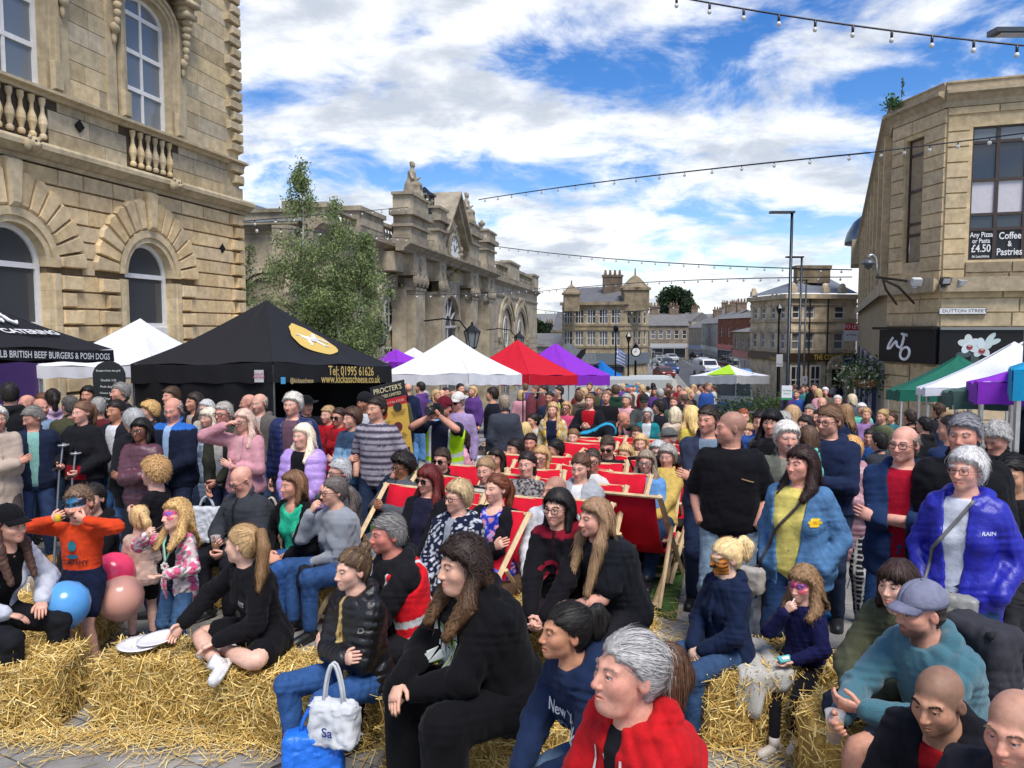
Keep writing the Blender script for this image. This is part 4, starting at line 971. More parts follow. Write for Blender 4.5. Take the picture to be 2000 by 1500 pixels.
profile(c,0,LX+.28,[(.1,z_c0),(-.05,z_c0),(-.08,z_c0+.08),(-.16,z_c0+.10),(-.30,z_c0+.22),(-.34,z_c0+.22),(-.34,z_c1-.02),(-.30,z_c1+.04),(-.02,z_c1+.12),(.1,z_c1+.12)])
c.b2((LX+.02,-.30,z_c0+.22),(LX+.33,1.5,z_c1));mk('cornice',c,'stone',th)
c=TH.mb(GRIM);profile(c,0,LX+.16,[(.1,z_s-.14),(-.08,z_s-.14),(-.10,z_s-.08),(-.22,z_s-.05),(-.22,z_s+.01),(.1,z_s+.03)]);mk('sill_course',c,'stone',th)
for i,(a,b)in enumerate(gw):
 w=sash(th,TH,a,b,zsp-1.25,zsp,.2,.11,(0,1),r_,gcol=(.06,.065,.07));
 p=TH.mb((.055,.022,.13));p.b2((a+.1,.2,.25),(b-.1,.24,zsp-1.30));mk('panel',p,'paint',w,label if 0 else False)
 p=TH.mb((.7,.69,.66));p.b2((a,.12,.2),(a+.1,.25,zsp-1.25));p.b2((b-.1,.12,.2),(b,.25,zsp-1.25));p.b2((a+.1,.1,zsp-1.5),(b-.1,.22,zsp-1.25));mk('frame',p,'paint',w)
for a,b in uw:
 w=sash(th,TH,a,b,z_s+.02,usp,.2,.10,(1,3),uwid*.3,gcol=(.17,.19,.21))  # pale light reflected in the upper panes is put into their glass colour
 xc=(a+b)/2;bl=TH.mb(GRIM)
 bl.b2((xc-uwid/2-.35,.02,z_s-1.05),(xc+uwid/2+.35,.06,z_s-.14),col=(.08,.06,.04))
 for i in range(6):bl.lathe([(r0*1.25,z*1.25)for r0,z in BAL],12,(xc-uwid/2+.12+i*(uwid-.24)/5,-.03,z_s-1.0),jit3(SAND2,.2))
 mk('balustrade',bl,'stone',th)
 for e in(-1,1):
  k=TH.mb(GRIM);x=xc+e*(uwid/2+.45);zt=ucr-.05
  for j in range(6):k.ell((x,-.20-.05*(5-j)/5,zt-.10-j*.17),(.13-.012*j,.16-.018*j,.11),10,8)
  k.b2((x-.2,-.42,zt),(x+.2,.06,zt+.14));k.b2((x-.17,-.36,zt+.14),(x+.17,.06,zt+.3));k.b2((x-.24,-.5,zt+.3),(x+.24,.06,zt+.42));k.ell((x,-.13,zt-1.1),(.12,.11,.13),10,7);k.ell((x,-.1,zt-1.3),(.06,.06,.16),8,6)
  mk('console',k,'stone',th,True)
 k=TH.mb(GRIM);profile(k,xc-uwid/2-.75,xc+uwid/2+.75,[(.06,ucr+.37),(-.45,ucr+.37),(-.5,ucr+.5),(.06,ucr+.55)]);k.prism([(xc-uwid/2-.8,ucr+.55),(xc+uwid/2+.8,ucr+.55),(xc,ucr+1.3)],-.4,.06);mk('pediment',k,'stone',th)
for u,v in((33,282),(318,362)):
 x,z=TH.at(u,v);k=TH.mb(GRIM);y=-.40
 k.ell((x,y,z),(.13,.12,.14));k.ell((x,y-.10,z-.04),(.07,.07,.06));k.ell((x,y-.15,z-.02),(.03,.03,.025))
 for e in(-1,1):k.ell((x+e*.05,y-.10,z+.035),(.025,.02,.02),col=(.04,.03,.02));k.ell((x+e*.11,y-.02,z+.10),(.04,.04,.05));k.ell((x+e*.12,y+.02,z-.04),(.07,.08,.12))
 mk('lion_head',k,'stone',th,True)
back=TH.mb(GRIM);back.b2((0,.5,-1),(LX-.03,9,z_top-.1));mk('body',back,'stone',th)
# ---------------- market hall ----------------
dmh=np.array([.1746,1.]);dmh/=np.hypot(*dmh)
Y0,X00=33.0,-14.0
pm=lambda y:(X00+.1746*y,y)
MH=Fr(pm(Y0),pm(104),-1.6)
mh=thing('market_hall','long ornate stone market hall with clock gable, statues and balustrades','building',(0,0,0))
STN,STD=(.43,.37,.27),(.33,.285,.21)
sx=lambda u,v=560:MH.at(u,v)[0]
zc=MH.at(1051,579)[1];zc2=zc+.75;zb=-4
Lm=sx(1049)
m=MH.mb(STN)
ar=[(755,1.0,.62),(990,2.1,1.1),(1016,2.3,1.2)]
pu=[(803,838),(856,874),(917,938),(951,968)];PRJ=-1.3
ops=[];
def bay(u0,u1,zs_,ovz,orx,ory):
 a,b=sx(u0),sx(u1);xc,r=(a+b)/2,(b-a)/2;return xc,r
bays=[]
for(u0,u1)in((562,612),(618,670),(676,730),(736,786),(976,1002),(1004,1029)):
 a,b=sx(u0),sx(u1);bays.append(((a+b)/2,(b-a)/2))
zar=zc-1.6
for xc,r in bays:ops.append((xc-r*.86,xc+r*.86,zb+.5,zar-r*.86*.9,r*.86*.9))
wallslab(m,0,Lm,zb,zc,ops,0,.7)
for xc,r in bays:
 zs_=zar-r*.9
 for k,(q0,q1,y0)in enumerate(((.86,.93,-.06),(.93,1.02,-.14),(1.04,1.16,-.04),(1.16,1.24,-.18))):
  A_,B_=arch_pts(xc,r*q1,zs_,19,ry=r*q1*.9),arch_pts(xc,r*q0,zs_,19,ry=r*q0*.9)
  for i in range(18):m.prism([A_[i],A_[i+1],B_[i+1],B_[i]],y0,.02,col=jit3(STN,.06))
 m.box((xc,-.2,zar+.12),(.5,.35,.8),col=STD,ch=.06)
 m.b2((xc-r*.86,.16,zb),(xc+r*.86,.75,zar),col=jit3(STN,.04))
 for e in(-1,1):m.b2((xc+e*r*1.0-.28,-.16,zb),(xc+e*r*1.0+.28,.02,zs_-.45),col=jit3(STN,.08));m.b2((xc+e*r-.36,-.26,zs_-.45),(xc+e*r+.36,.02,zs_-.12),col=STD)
for k in range(11):z=zb+.5+k*.62;m.b2((0,-.012,z),(Lm,.0,z+.03),col=(.10,.08,.055))
mk('wall',m,'stone_far',mh)
for i,(xc,r)in enumerate(bays):
 zs_=zar-r*.9
 w=MH.mb((.55,.53,.48));g=MH.mb((.03,.035,.04));oz=zs_+r*.12;rx,rz_=r*.32,r*.42
 P=[(xc+rx*cos(a),.13,oz+rz_*sin(a))for a in np.linspace(0,2*pi,21)];w.tube(P,.09,6)
 w.b2((xc-.05,.08,oz-rz_),(xc+.05,.15,oz+rz_));w.b2((xc-rx,.085,oz-.05),(xc+rx,.155,oz+.05))
 wi=mk('window',w,'paint',mh);g.prism([(p[0],p[2])for p in P[:-1]],.13,.15);mk('pane',g,'glass_dark',wi)
 w=MH.mb((.6,.58,.54));g=MH.mb((.02,.025,.03));za_,zb_=zb+1.4,oz-rz_-.9
 if zb_>za_+.5:
  for e in(-1,1):w.b2((xc+e*r*.45-.06,.06,za_),(xc+e*r*.45+.06,.155,zb_))
  w.b2((xc-r*.45,.065,zb_-.1),(xc+r*.45,.154,zb_));w.b2((xc-.04,.07,za_),(xc+.04,.15,zb_));w.b2((xc-r*.45,.07,(za_+zb_)/2-.04),(xc+r*.45,.152,(za_+zb_)/2+.04))
  wi=mk('window',w,'paint',mh);g.b2((xc-r*.45,.12,za_),(xc+r*.45,.14,zb_));mk('pane',g,'glass_dark',wi)
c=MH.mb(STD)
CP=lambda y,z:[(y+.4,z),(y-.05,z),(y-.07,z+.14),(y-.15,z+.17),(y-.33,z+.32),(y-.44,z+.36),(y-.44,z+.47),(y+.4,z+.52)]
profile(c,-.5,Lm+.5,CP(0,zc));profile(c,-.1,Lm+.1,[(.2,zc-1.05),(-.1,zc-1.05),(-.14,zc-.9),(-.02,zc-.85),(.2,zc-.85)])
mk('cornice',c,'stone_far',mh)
pz=zc+.52
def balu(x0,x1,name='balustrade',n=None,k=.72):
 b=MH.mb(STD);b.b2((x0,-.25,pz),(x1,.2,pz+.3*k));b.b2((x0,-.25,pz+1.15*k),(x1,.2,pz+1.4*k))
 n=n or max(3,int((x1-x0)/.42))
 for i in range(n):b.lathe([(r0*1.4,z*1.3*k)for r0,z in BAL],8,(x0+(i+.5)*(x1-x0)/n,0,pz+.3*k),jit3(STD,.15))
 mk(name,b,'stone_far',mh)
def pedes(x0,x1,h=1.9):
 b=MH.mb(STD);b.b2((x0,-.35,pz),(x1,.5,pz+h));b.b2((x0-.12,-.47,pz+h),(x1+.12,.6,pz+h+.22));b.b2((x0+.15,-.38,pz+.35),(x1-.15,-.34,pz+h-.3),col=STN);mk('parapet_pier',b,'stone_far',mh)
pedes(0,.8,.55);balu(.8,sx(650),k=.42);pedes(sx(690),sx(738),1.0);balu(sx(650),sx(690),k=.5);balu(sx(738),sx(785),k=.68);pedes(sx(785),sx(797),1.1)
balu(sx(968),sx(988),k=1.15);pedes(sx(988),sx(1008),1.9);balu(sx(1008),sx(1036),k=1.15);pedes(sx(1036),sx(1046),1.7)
MHP=Fr(MH.W(0,PRJ,0)[:2],MH.W(MH.L,PRJ,0)[:2],-1.6);sxp=lambda u:MHP.at(u,560)[0]
p=MH.mb(STN);xa,xb=sxp(791),sxp(968)
for u0,u1 in pu:
 a,b=sxp(u0),sxp(u1);xm=(a+b)/2
 for yo,wd in((PRJ,.5),(PRJ+.5,.62)):
  p.b2((xm-(b-a)*wd*.5,yo,zb),(xm+(b-a)*wd*.5,yo+.5 if yo==PRJ else .02,zc-1.9),col=jit3(STN,.05))
 for k in range(7):p.ell((xm-(b-a)*.32+k*(b-a)*.64/6,PRJ-.03,zc-1.45+.12*(k%2)),(.22,.16,.34),7,5,col=STD)
 p.b2((xm-(b-a)*.36,PRJ-.1,zc-1.15),(xm+(b-a)*.36,.02,zc-.98),col=STD);p.b2((xm-(b-a)*.30,PRJ-.04,zc-1.95),(xm+(b-a)*.30,.015,zc-1.8),col=STD)
 p.b2((xm-(b-a)*.34,PRJ-.02,zc-.98),(xm+(b-a)*.34,.018,zc+.0),col=STN)
 p.tube([(xm,PRJ-.08,zc-.5),(xm,PRJ-.02,zc-.5)],[.3,.3],14,STD)
p.b2((xa,PRJ+.55,zc-1.0),(xb,.0,zc),col=STN)
wa,wb=sxp(876),sxp(908);xc,r=(wa+wb)/2,(wb-wa)/2
wallslab(p,sxp(873),sxp(913),zb,zc-1.0,[(wa,wb,zb+3.6,zc-1.9-r*.9,r*.9)],-.75,-.3)
for q0,q1,y0 in((1.0,1.12,-.95),(1.14,1.3,-.85)):
 A_,B_=arch_pts(xc,r*q1,zc-1.9-r*.9,17,ry=r*q1*.9),arch_pts(xc,r*q0,zc-1.9-r*.9,17,ry=r*q0*.9)
 for i in range(16):p.prism([A_[i],A_[i+1],B_[i+1],B_[i]],y0,-.7,col=jit3(STN,.08))
mk('portico',p,'stone_far',mh)
w=MH.mb((.6,.58,.54));zs_=zc-1.9-r*.9
for a in np.linspace(0,pi,7):w.tube([(xc+r*.35*cos(a),-.62,zs_+r*.35*sin(a)),(xc+r*cos(a),-.62,zs_+r*.9*sin(a))],.07,5)
w.tube([(xc+r*.35*cos(a),-.62,zs_+r*.35*sin(a))for a in np.linspace(0,pi,9)],.07,5);w.b2((wa,-.66,zs_-.1),(wb,-.56,zs_+.06));w.b2((xc-.06,-.65,zb+3.6),(xc+.06,-.57,zs_))
wi=mk('window',w,'paint',mh);g=MH.mb((.03,.035,.045));g.prism([(wa,zb+3.6),(wb,zb+3.6)]+arch_pts(xc,r,zs_,13,0,pi,r*.9),-.58,-.55);mk('pane',g,'glass_dark',wi)
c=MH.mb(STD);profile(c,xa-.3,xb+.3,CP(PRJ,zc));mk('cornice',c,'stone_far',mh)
az=pz;at_z=MHP.at(812,424)[1];at=MH.mb(STN)
for i,(u0,u1)in enumerate(pu):
 a,b=sxp(u0),sxp(u1);h_=at_z if i in(0,)else at_z-.6;h_={0:at_z,1:MHP.at(860,433)[1],2:MHP.at(925,462)[1],3:MHP.at(955,475)[1]}[i];h2=MHP.at(*{0:(823,386),1:(860,404),2:(925,436),3:(953,448)}[i])[1]
 at.b2((a+.1,PRJ+.05,az),(b-.1,PRJ+1.00,h_),col=STN);at.b2((a,PRJ-.05,az),(b,PRJ+1.05,az+.5),col=STD);at.b2((a-.2,PRJ-.25,h_),(b+.2,PRJ+1.15,h_+.35),col=STD);at.b2((a-.05,PRJ-.12,h_-.6),(b+.05,PRJ+1.02,h_-.45),col=STD)
 at.b2((a+.05,PRJ-.0,h_+.35),(b-.05,PRJ+1.00,h2-.15),col=STN);at.b2((a-.1,PRJ-.12,h2-.15),(b+.1,PRJ+1.05,h2),col=STD)
ga_,gb_=sxp(873),sxp(913);gm=(ga_+gb_)/2;gzp=MHP.at(889,394)[1];ge=MHP.at(873,452)[1]-.3
at.prism([(ga_-.3,az),(gb_+.3,az),(gb_+.3,ge),(gm,gzp-.4),(ga_-.3,ge)],-.9,.5)
mk('attic',at,'stone_far',mh)
c=MH.mb(STD)
for sgn in(-1,1):
 xe=gm+sgn*((gb_-ga_)/2+.5);d_=unit([gm-xe,0,gzp-(ge-.35)]);n_=np.array([-d_[2]*np.sign(d_[0]),0,abs(d_[0])]);n_=np.array([-d_[2],0,d_[0]])if sgn<0 else np.array([d_[2],0,-d_[0]])
 P0_,P1_=np.array([xe,0,ge-.35]),np.array([gm,0,gzp])
 Q=[P0_,P1_,P1_+[0,0,.55],P0_+[0,0,.5]];c.prism([(q[0],q[2])for q in Q][::(1 if sgn>0 else-1)],-1.35,.55)
 Q=[P0_+[0,0,.5],P1_+[0,0,.55],P1_+[0,0,.75],P0_+[0,0,.68]];c.prism([(q[0],q[2])for q in Q][::(1 if sgn>0 else-1)],-1.6,.55)
mk('gable_cornice',c,'stone_far',mh)
ck=MH.mb((.72,.70,.64));cxk,czk=MHP.at(889,489);crr=.95;cxk=gm;ry_=-.98
ck.add([(cxk,ry_-.12,czk)]+[(cxk+crr*1.3*cos(a),ry_-.12,czk+crr*sin(a))for a in np.linspace(0,2*pi,33)[:-1]],[(0,1+(i+1)%32,1+i)for i in range(32)]);cko=mk('clock',ck,'paint',mh)
k=MH.mb((.02,.02,.02))
for h_ in range(12):a=h_*pi/6;k.box((cxk+crr*1.3*.8*sin(a),ry_-.135,czk+crr*.8*cos(a)),(.09,.02,.22),rot=roty(a))
for a,l_ in((R(52),.62),(R(-20),.42)):k.box((cxk+1.3*sin(a)*l_*.5,ry_-.145,czk+cos(a)*l_*.5),(.10,.02,l_*1.1),rot=roty(a))
mk('clock_hand',k,'paint',cko)
k=MH.mb(STD)
k.tube([(cxk+crr*1.42*cos(a),ry_-.06,czk+crr*1.1*sin(a))for a in np.linspace(0,2*pi,33)],.16,7)
for i in range(46):
 a=random.uniform(0,6.28);q=random.uniform(1.3,2.0);k.ell((cxk+crr*1.25*q*cos(a)*(1.15 if abs(cos(a))>.5 else 1),ry_+.02,czk+crr*q*sin(a)),(random.uniform(.12,.28),.14,random.uniform(.1,.25)),7,5,roty(a))
mk('carving',k,'stone_far',cko,True)
k=MH.mb((.62,.46,.12));k.text('MARKET HALL',1.15,O=(gm,PRJ+.52,zc-.48),X=(1,0,0),sx=.72,bold=.015);mk('lettering',k,'sign',mh)
rf=MH.mb((.10,.105,.12));rz0,rz1=pz+.3,MH.at(760,402)[1]+1.6
rf.add([(3,3,rz0),(Lm-8,3,rz0),(Lm-10,12,rz1),(6,12,rz1)],[(0,1,2,3)]);rf.add([(3,3,rz0),(6,12,rz1),(3,21,rz0)],[(0,1,2)])
rf.b2((sx(700)-1,2.4,rz0-1),(sx(740),3.4,rz0+1.2),col=STD)
mk('roof',rf,'roof',mh)
bd=MH.mb(STD);bd.b2((.02,.7,zb),(Lm-.02,30,zc));mk('body',bd,'stone_far',mh)
def statue(u,v0,v1,label,wings):
 x,_=MHP.at(u,v1);zt,zb_=MHP.at(u,v0)[1],MHP.at(u,v1)[1];H=zt-zb_;base=MH.W(x,PRJ+.55,zb_)
 A=SDF();k=H/3.1
 A.cone((0,0,0),(0,0,.9),.85,.62,.3);A.ell((0,-.35,.95),(.62,.55,.35),.2);A.cone((-.05,.0,.9),(.02,0,1.9),.42,.34,.2);A.cone((.02,0,2.05),(.05,-.03,2.35),.34,.14,.1);A.ell((.07,-.06,2.68),(.20,.24,.29),.06);A.ell((.07,.04,2.86),(.2,.18,.17),.05)
 A.cone((-.36,0,2.05),(-.62,-.25,1.45),.15,.12,.08);A.cone((-.62,-.25,1.45),(-.25,-.5,1.2),.12,.1,.08);A.cone((.38,0,2.05),(.6,-.2,1.5),.15,.12,.08);A.cone((.6,-.2,1.5),(.75,-.5,1.75),.12,.09,.08)
 A.cone((-.3,-.5,.9),(-.35,-.75,.1),.25,.18,.15);A.cone((.3,-.5,.9),(.35,-.75,.1),.25,.18,.15)
 A.cone((.75,.15,.0),(.72,.1,1.05),.36,.22,.15);A.ell((.72,.02,1.38),(.17,.19,.22),.05)
 if wings:A.cone((.7,.2,.3),(.85,.25,1.9),.28,.10,.1)
 V,F=A.mesh(.07,lambda p,d:d+.035*wr(p*1.3));mb=MB(STD);mb.add(V*k,F)
 t=thing('statue',label,'statue',base,math.atan2(MH.e[1],MH.e[0])-pi/2*0);mk('figure',mb,'stone_far',t,True)
 pl=MB(STD);pl.b2((-.9*k,-.8*k,-.02),(1.0*k,.6*k,.14));mk('plinth',pl,'stone_far',t)
statue(823,312,384,'weathered stone statue group seated on the left pier of the clock gable',0)
statue(925,373,434,'weathered stone seated statue on the right pier of the clock gable',1)
for u,v0,v1,lb in((856,384,402,'stone urn finial just right of the left statue group'),(953,428,446,'carved stone urn finial right of the right statue')):
 x,zt=MHP.at(u,v0);_,z0_=MHP.at(u,v1);H=zt-z0_;mb=MB(STD);mb.lathe([(.3,0),(.16,.12),(.14,.3),(.42,.55),(.5,.8),(.4,.95),(.2,1.0),(.22,1.1),(.05,1.25)],12)
 for V in mb.V:V*=H/1.25
 o=mk('urn',mb,'stone_far',None,True,MH.W(x,PRJ+.5,z0_-.05));tag(o,lb,'urn')
x,zt=MHP.at(857,367);mb=MB((.045,.05,.055));
for i in range(8):a=i*pi/4;mb.tube([(.55*cos(a),.55*sin(a),0),(.55*cos(a),.55*sin(a),1.0)],.06,5)
mb.lathe([(.75,1.0),(.7,1.12),(.35,1.3),(.1,1.55),(.0,1.6)],10);mb.lathe([(.6,-.1),(.6,0)],10);o=mk('roof_vent',mb,'metal',None,False,MH.W(x,PRJ+.9,zt-1.5));tag(o,'small dark ventilator cage on the market hall roof behind the left statue','vent')
WG=Fr(MH.W(0,.02,0)[:2]+np.array([-9.6,1.7]),MH.W(0,.02,0)[:2],-1.6)
wg=thing('market_wing','plain side wing of the market hall with fan window and glass roof behind the birches','building')
m=WG.mb(STN);fx,fz=WG.at(520,590);fw_=1.05
wallslab(m,0,WG.L,zb,zc,[(fx-fw_,fx+fw_,fz-.05,fz,fw_)],-.02,.5);
for q0,q1,y0 in((1.0,1.12,-.12),(1.2,1.45,-.18)):
 A_,B_=arch_pts(fx,fw_*q1,fz,17),arch_pts(fx,fw_*q0,fz,17)
 for i in range(16):m.prism([A_[i],A_[i+1],B_[i+1],B_[i]],y0,-.02,col=jit3(STN,.08))
for k in range(9):z=zb+k*.62;m.b2((0,-.032,z),(WG.L,-.02,z+.03),col=(.10,.08,.055))
mk('wall',m,'stone_far',wg)
c=WG.mb(STD);profile(c,0,WG.L-.7,CP(-.02,zc));c.b2((0,0,pz),(WG.L-.4,.4,pz+.4));c.b2((0,-.1,pz+.4),(WG.L-.35,.5,pz+.55));c.b2((0,-.48,zc+.47),(WG.L-.5,-.05,zc+.54),col=(.30,.34,.38));mk('cornice',c,'stone_far',wg)
w=WG.mb((.6,.58,.54))
for a in np.linspace(0,pi,8):w.tube([(fx+fw_*.3*cos(a),.3,fz+fw_*.3*sin(a)),(fx+fw_*cos(a),.3,fz+fw_*sin(a))],.035,5)
w.tube([(fx+fw_*.3*cos(a),.3,fz+fw_*.3*sin(a))for a in np.linspace(0,pi,9)],.04,5);w.tube([(fx+fw_*.97*cos(a),.3,fz+fw_*.97*sin(a))for a in np.linspace(0,pi,15)],.06,5);w.b2((fx-fw_,.25,fz-.05),(fx+fw_,.35,fz+.04))
wi=mk('window',w,'paint',wg);g=WG.mb((.02,.025,.03));g.prism(arch_pts(fx,fw_,fz,15),.32,.34);mk('pane',g,'glass_dark',wi)
g=WG.mb((.22,.33,.42));g.add([(1,2,pz+.5),(WG.L-2.5,2,pz+.5),(WG.L-2.5,9,pz+1.7),(1,9,pz+1.7)],[(0,1,2,3)])
for i in range(13):xg=1+i*(WG.L-3.5)/12;g.tube([(xg,1.98,pz+.52),(xg,9,pz+1.74)],.05,4,(.5,.52,.52))
mk('glass_roof',g,'paint',wg)
# ---------------- right corner building (shop and cafe) ----------------
rb=thing('corner_shop_building','honey stone corner building with black shop fascia and big cafe windows on the right','building')
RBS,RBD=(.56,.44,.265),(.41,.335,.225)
C0=np.array([13.3,24.0]);ddf=np.array([2.78,-1]);ddf/=np.hypot(*ddf);C1=np.array([12.9,26.5]);dls=np.array([.423,1.]);dls/=np.hypot(*dls)
RF=Fr(C0,C0+ddf*9,-1.3);RC=Fr(C1,C0,-1.3);RL=Fr(C1+dls*44,C1,-1.3)
zt=RF.at(1832,165)[1];zk=RF.at(1832,190)[1];zq=RF.at(1832,572)[1];zq2=RF.at(1832,553)[1];zf1=RF.at(1832,641)[1];zf0=RF.at(1832,712)[1]
m=RF.mb(RBS)
wx0=RF.at(1899,300)[0];wx1=wx0+3.4;wz1=RF.at(1899,248)[1];wz0=RF.at(1899,508)[1]
def rusti(fr,m,x0,x1,z0,z1,blocks,ch=.46,col=RBS,len_=(.9,1.6)):
 def bl(za,zb,k):return[b[:2]for b in blocks if zb>b[2]+.02 and za<b[3]-.02]
 ashlar(m,x0,x1,z0,z1,ch,len_,col,bl,.06,.02,0,.014,.10)
sx0,sx1=RF.at(1889,400)[0],wx1+.35
wallslab(m,0,RF.L,-3,zt-.3,[(wx0,wx1,wz0,wz1,0)],.0,.4)
rusti(RF,m,0,sx0,zq+.25,wz1+.35,[]);rusti(RF,m,wx1+.4,RF.L,zq+.25,wz1+.35,[])
rusti(RF,m,0,RF.L,wz1+.38,zk-.35,[],.42);rusti(RF,m,sx0,wx1+.4,zq+.25,wz0-.05,[],.40,(.30,.235,.15))
rusti(RF,m,0,RF.L,zf1+.05,zq2-.05,[],.45,RBS,(1.2,2.2));rusti(RF,m,0,RF.L,-2,zf0-.05,[(.15,.95,-9,9),(2.5,9,-9,9)],.42)
cxw0,cxw1=RC.at(1766,400)[0],RC.at(1802,400)[0];cz1=RC.at(1785,272)[1];cz0=RC.at(1785,512)[1]
wallslab(m.at(RC.T,RC.A),0,RC.L-.0,-3,zt-.3,[(cxw0,cxw1,cz0,cz1,0)],.0,.4)
rusti(RC,m,0,RC.L,zq+.25,zk-.35,[(cxw0-.02,cxw1+.02,cz0,cz1)],.46);rusti(RC,m,0,RC.L,zf1+.05,zq2-.05,[],.45,RBS,(1.2,2.2));rusti(RC,m,0,RC.L,-2,zf0-.05,[(1.2,1.95,-9,9)],.42)
wl=[]
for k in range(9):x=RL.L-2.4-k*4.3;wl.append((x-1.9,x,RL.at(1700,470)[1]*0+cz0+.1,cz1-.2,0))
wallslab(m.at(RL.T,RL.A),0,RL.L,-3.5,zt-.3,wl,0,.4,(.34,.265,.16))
for a,b,c_,d_,_ in wl:
 for z in(c_-.15,d_):m.b2((a-.2,-.14,z),(b+.2,.0,z+.22),col=RBD)
 m.b2((b+.6,-.22,zq+.2),(b+1.25,0,zk-.3),col=RBS)
mk('wall',m,'stone',rb)
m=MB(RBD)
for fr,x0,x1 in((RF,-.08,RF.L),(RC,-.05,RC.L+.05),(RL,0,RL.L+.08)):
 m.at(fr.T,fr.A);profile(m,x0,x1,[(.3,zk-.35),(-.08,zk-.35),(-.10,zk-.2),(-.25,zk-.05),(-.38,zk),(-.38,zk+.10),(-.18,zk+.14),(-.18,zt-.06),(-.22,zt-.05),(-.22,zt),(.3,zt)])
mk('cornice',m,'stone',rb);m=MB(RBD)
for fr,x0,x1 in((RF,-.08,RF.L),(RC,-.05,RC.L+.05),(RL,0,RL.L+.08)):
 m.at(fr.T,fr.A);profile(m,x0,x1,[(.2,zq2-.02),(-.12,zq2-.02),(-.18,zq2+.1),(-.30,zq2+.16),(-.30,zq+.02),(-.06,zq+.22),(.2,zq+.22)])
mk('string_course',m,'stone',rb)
DKF=(.05,.032,.025)
def office_window(fr,x0,x1,rows,vb,y=.14):
 m=fr.mb(DKF);z0,z1=rows[0],rows[-1]
 for x in[x0,x1]+vb:m.b2((x-.05,y-.06,z0),(x+.05,y+.05,z1))
 for z in rows:m.b2((x0,y-.055,z-.045),(x1,y+.045,z+.045))
 return mk('window',m,'paint',rb)
def rowz(fr,u,vs):return[fr.at(u,v)[1]for v in vs]
rz_=rowz(RF,1899,(508,448,419,352,278,248));vb=[RF.at(1951,300)[0],RF.at(1951,300)[0]*2-wx0+.05]
w=office_window(RF,wx0,wx1,rz_,vb)
for i,c_ in enumerate(((.012,.013,.015),(.05,.055,.06),(.55,.53,.56),(.04,.045,.055),(.16,.19,.22))):
 p=RF.mb(c_);p.b2((wx0,.14,rz_[i]),(wx1,.16,rz_[i+1]));mk('panel' if i in(0,2)else 'pane',p,'paint' if i in(0,2)else 'glass_dark',w)
rc_=rowz(RC,1785,(512,458,436,372,302,272));w=office_window(RC,cxw0,cxw1,rc_,[],.2)
for i,c_ in enumerate(((.05,.055,.06),(.03,.035,.04),(.55,.53,.56),(.20,.23,.25),(.05,.06,.07))):
 p=RC.mb(c_);p.b2((cxw0,.2,rc_[i]),(cxw1,.22,rc_[i+1]));mk('panel' if i==2 else 'pane',p,'paint' if i==2 else 'glass_dark',w)
t=RC.mb((.62,.64,.62));t.text('Q',1.35*(rc_[1]-rc_[0]),O=((cxw0+cxw1)/2+.05,.185,(rc_[0]+rc_[1])/2),bold=.01);mk('lettering',t,'sign',w)
t=RF.mb((.75,.76,.75));xm=(wx0+vb[0])/2;hz_=rz_[1]-rz_[0];zb_=rz_[0]
for s_,f,sz in(('Any Pizza',.82,.24),('or Pasta',.62,.22),('£4.50',.37,.36),('At Lunchtime',.12,.13)):t.text(s_,hz_*sz*.95,O=(xm,.075,zb_+hz_*f),bold=.015,sx=.74)
xm=(vb[0]+vb[1])/2
for s_,f,sz in(('Coffee',.76,.30),('&',.50,.24),('Pastries',.24,.30)):t.text(s_,hz_*sz*1.05,O=(xm+.03,.075,zb_+hz_*f),bold=.015,sx=.74)
mk('lettering',t,'sign',rb)
for a,b,c_,d_,_ in wl:w=sash(rb,RL,a,b,c_,d_,.15,.09,(1,2),0,DKF)
m=RF.mb((.006,.006,.007));m.b2((.0,-.16,zf0),(RF.L,-.02,zf1-.06));sg=mk('shop_sign',m,'sign',rb);m=RC.mb((.006,.006,.007));fx0=RC.at(1725,680)[0];m.b2((fx0,-.16,zf0),(RC.L+.02,-.02,zf1-.06));sg2=mk('shop_sign',m,'sign',rb)
m=RF.mb((.3,.3,.3));m.b2((.0,-.22,zf1-.05),(RF.L,-.0,zf1+.03));m.at(RC.T,RC.A);m.b2((fx0-.3,-.24,zf1-.05),(RC.L+.04,0,zf1+.04),col=(.06,.06,.065));mk('sign_rail',m,'metal',rb)
t=RC.mb((.8,.8,.8));xw,zw=RC.at(1768,672)
def stroke(fr,m,uv,r,y=-.175,dx=None):m.tube([(fr.at(u,v)[0],y,fr.at(u,v)[1])for u,v in uv],r,6)
for uv in([(1743,681),(1746,672),(1752,662),(1754,659)],[(1743,681),(1748,680),(1755,671),(1760,666)],[(1760,666),(1762,676),(1768,680),(1772,672),(1775,660)],[(1775,660),(1776,653),(1780,654),(1782,655),(1771,652)]):stroke(RC,t,uv,.045)
stroke(RC,t,[(1777+9*cos(a)+2*sin(a),690-12*sin(a)+0*cos(a))for a in np.linspace(0,2*pi,15)],.045);mk('lettering',t,'sign',sg2)
t=RF.mb((.60,.66,.66))
def petal(u,v,w_,h_,a,col,lift=0):
 x,z=RF.at(u,v);P=[(x+w_*cos(q)*cos(a)-h_*sin(q)*sin(a),z+w_*cos(q)*sin(a)+h_*sin(q)*cos(a))for q in np.linspace(0,2*pi,15)[:-1]];t.prism(P,-.18+random.uniform(0,.012)-lift,-.165,col)
for(u,v)in((1890,672),(1914,679)):
 for a in range(5):q=a*2*pi/5+.4;petal(u+10*cos(q),v-9*sin(q),.17,.11,q,jit3((.58,.66,.66),.10))
 petal(u+1,v+6,.09,.08,0,(.35,.04,.06),.012);petal(u+1,v+3,.05,.04,0,(.5,.35,.3),.02)
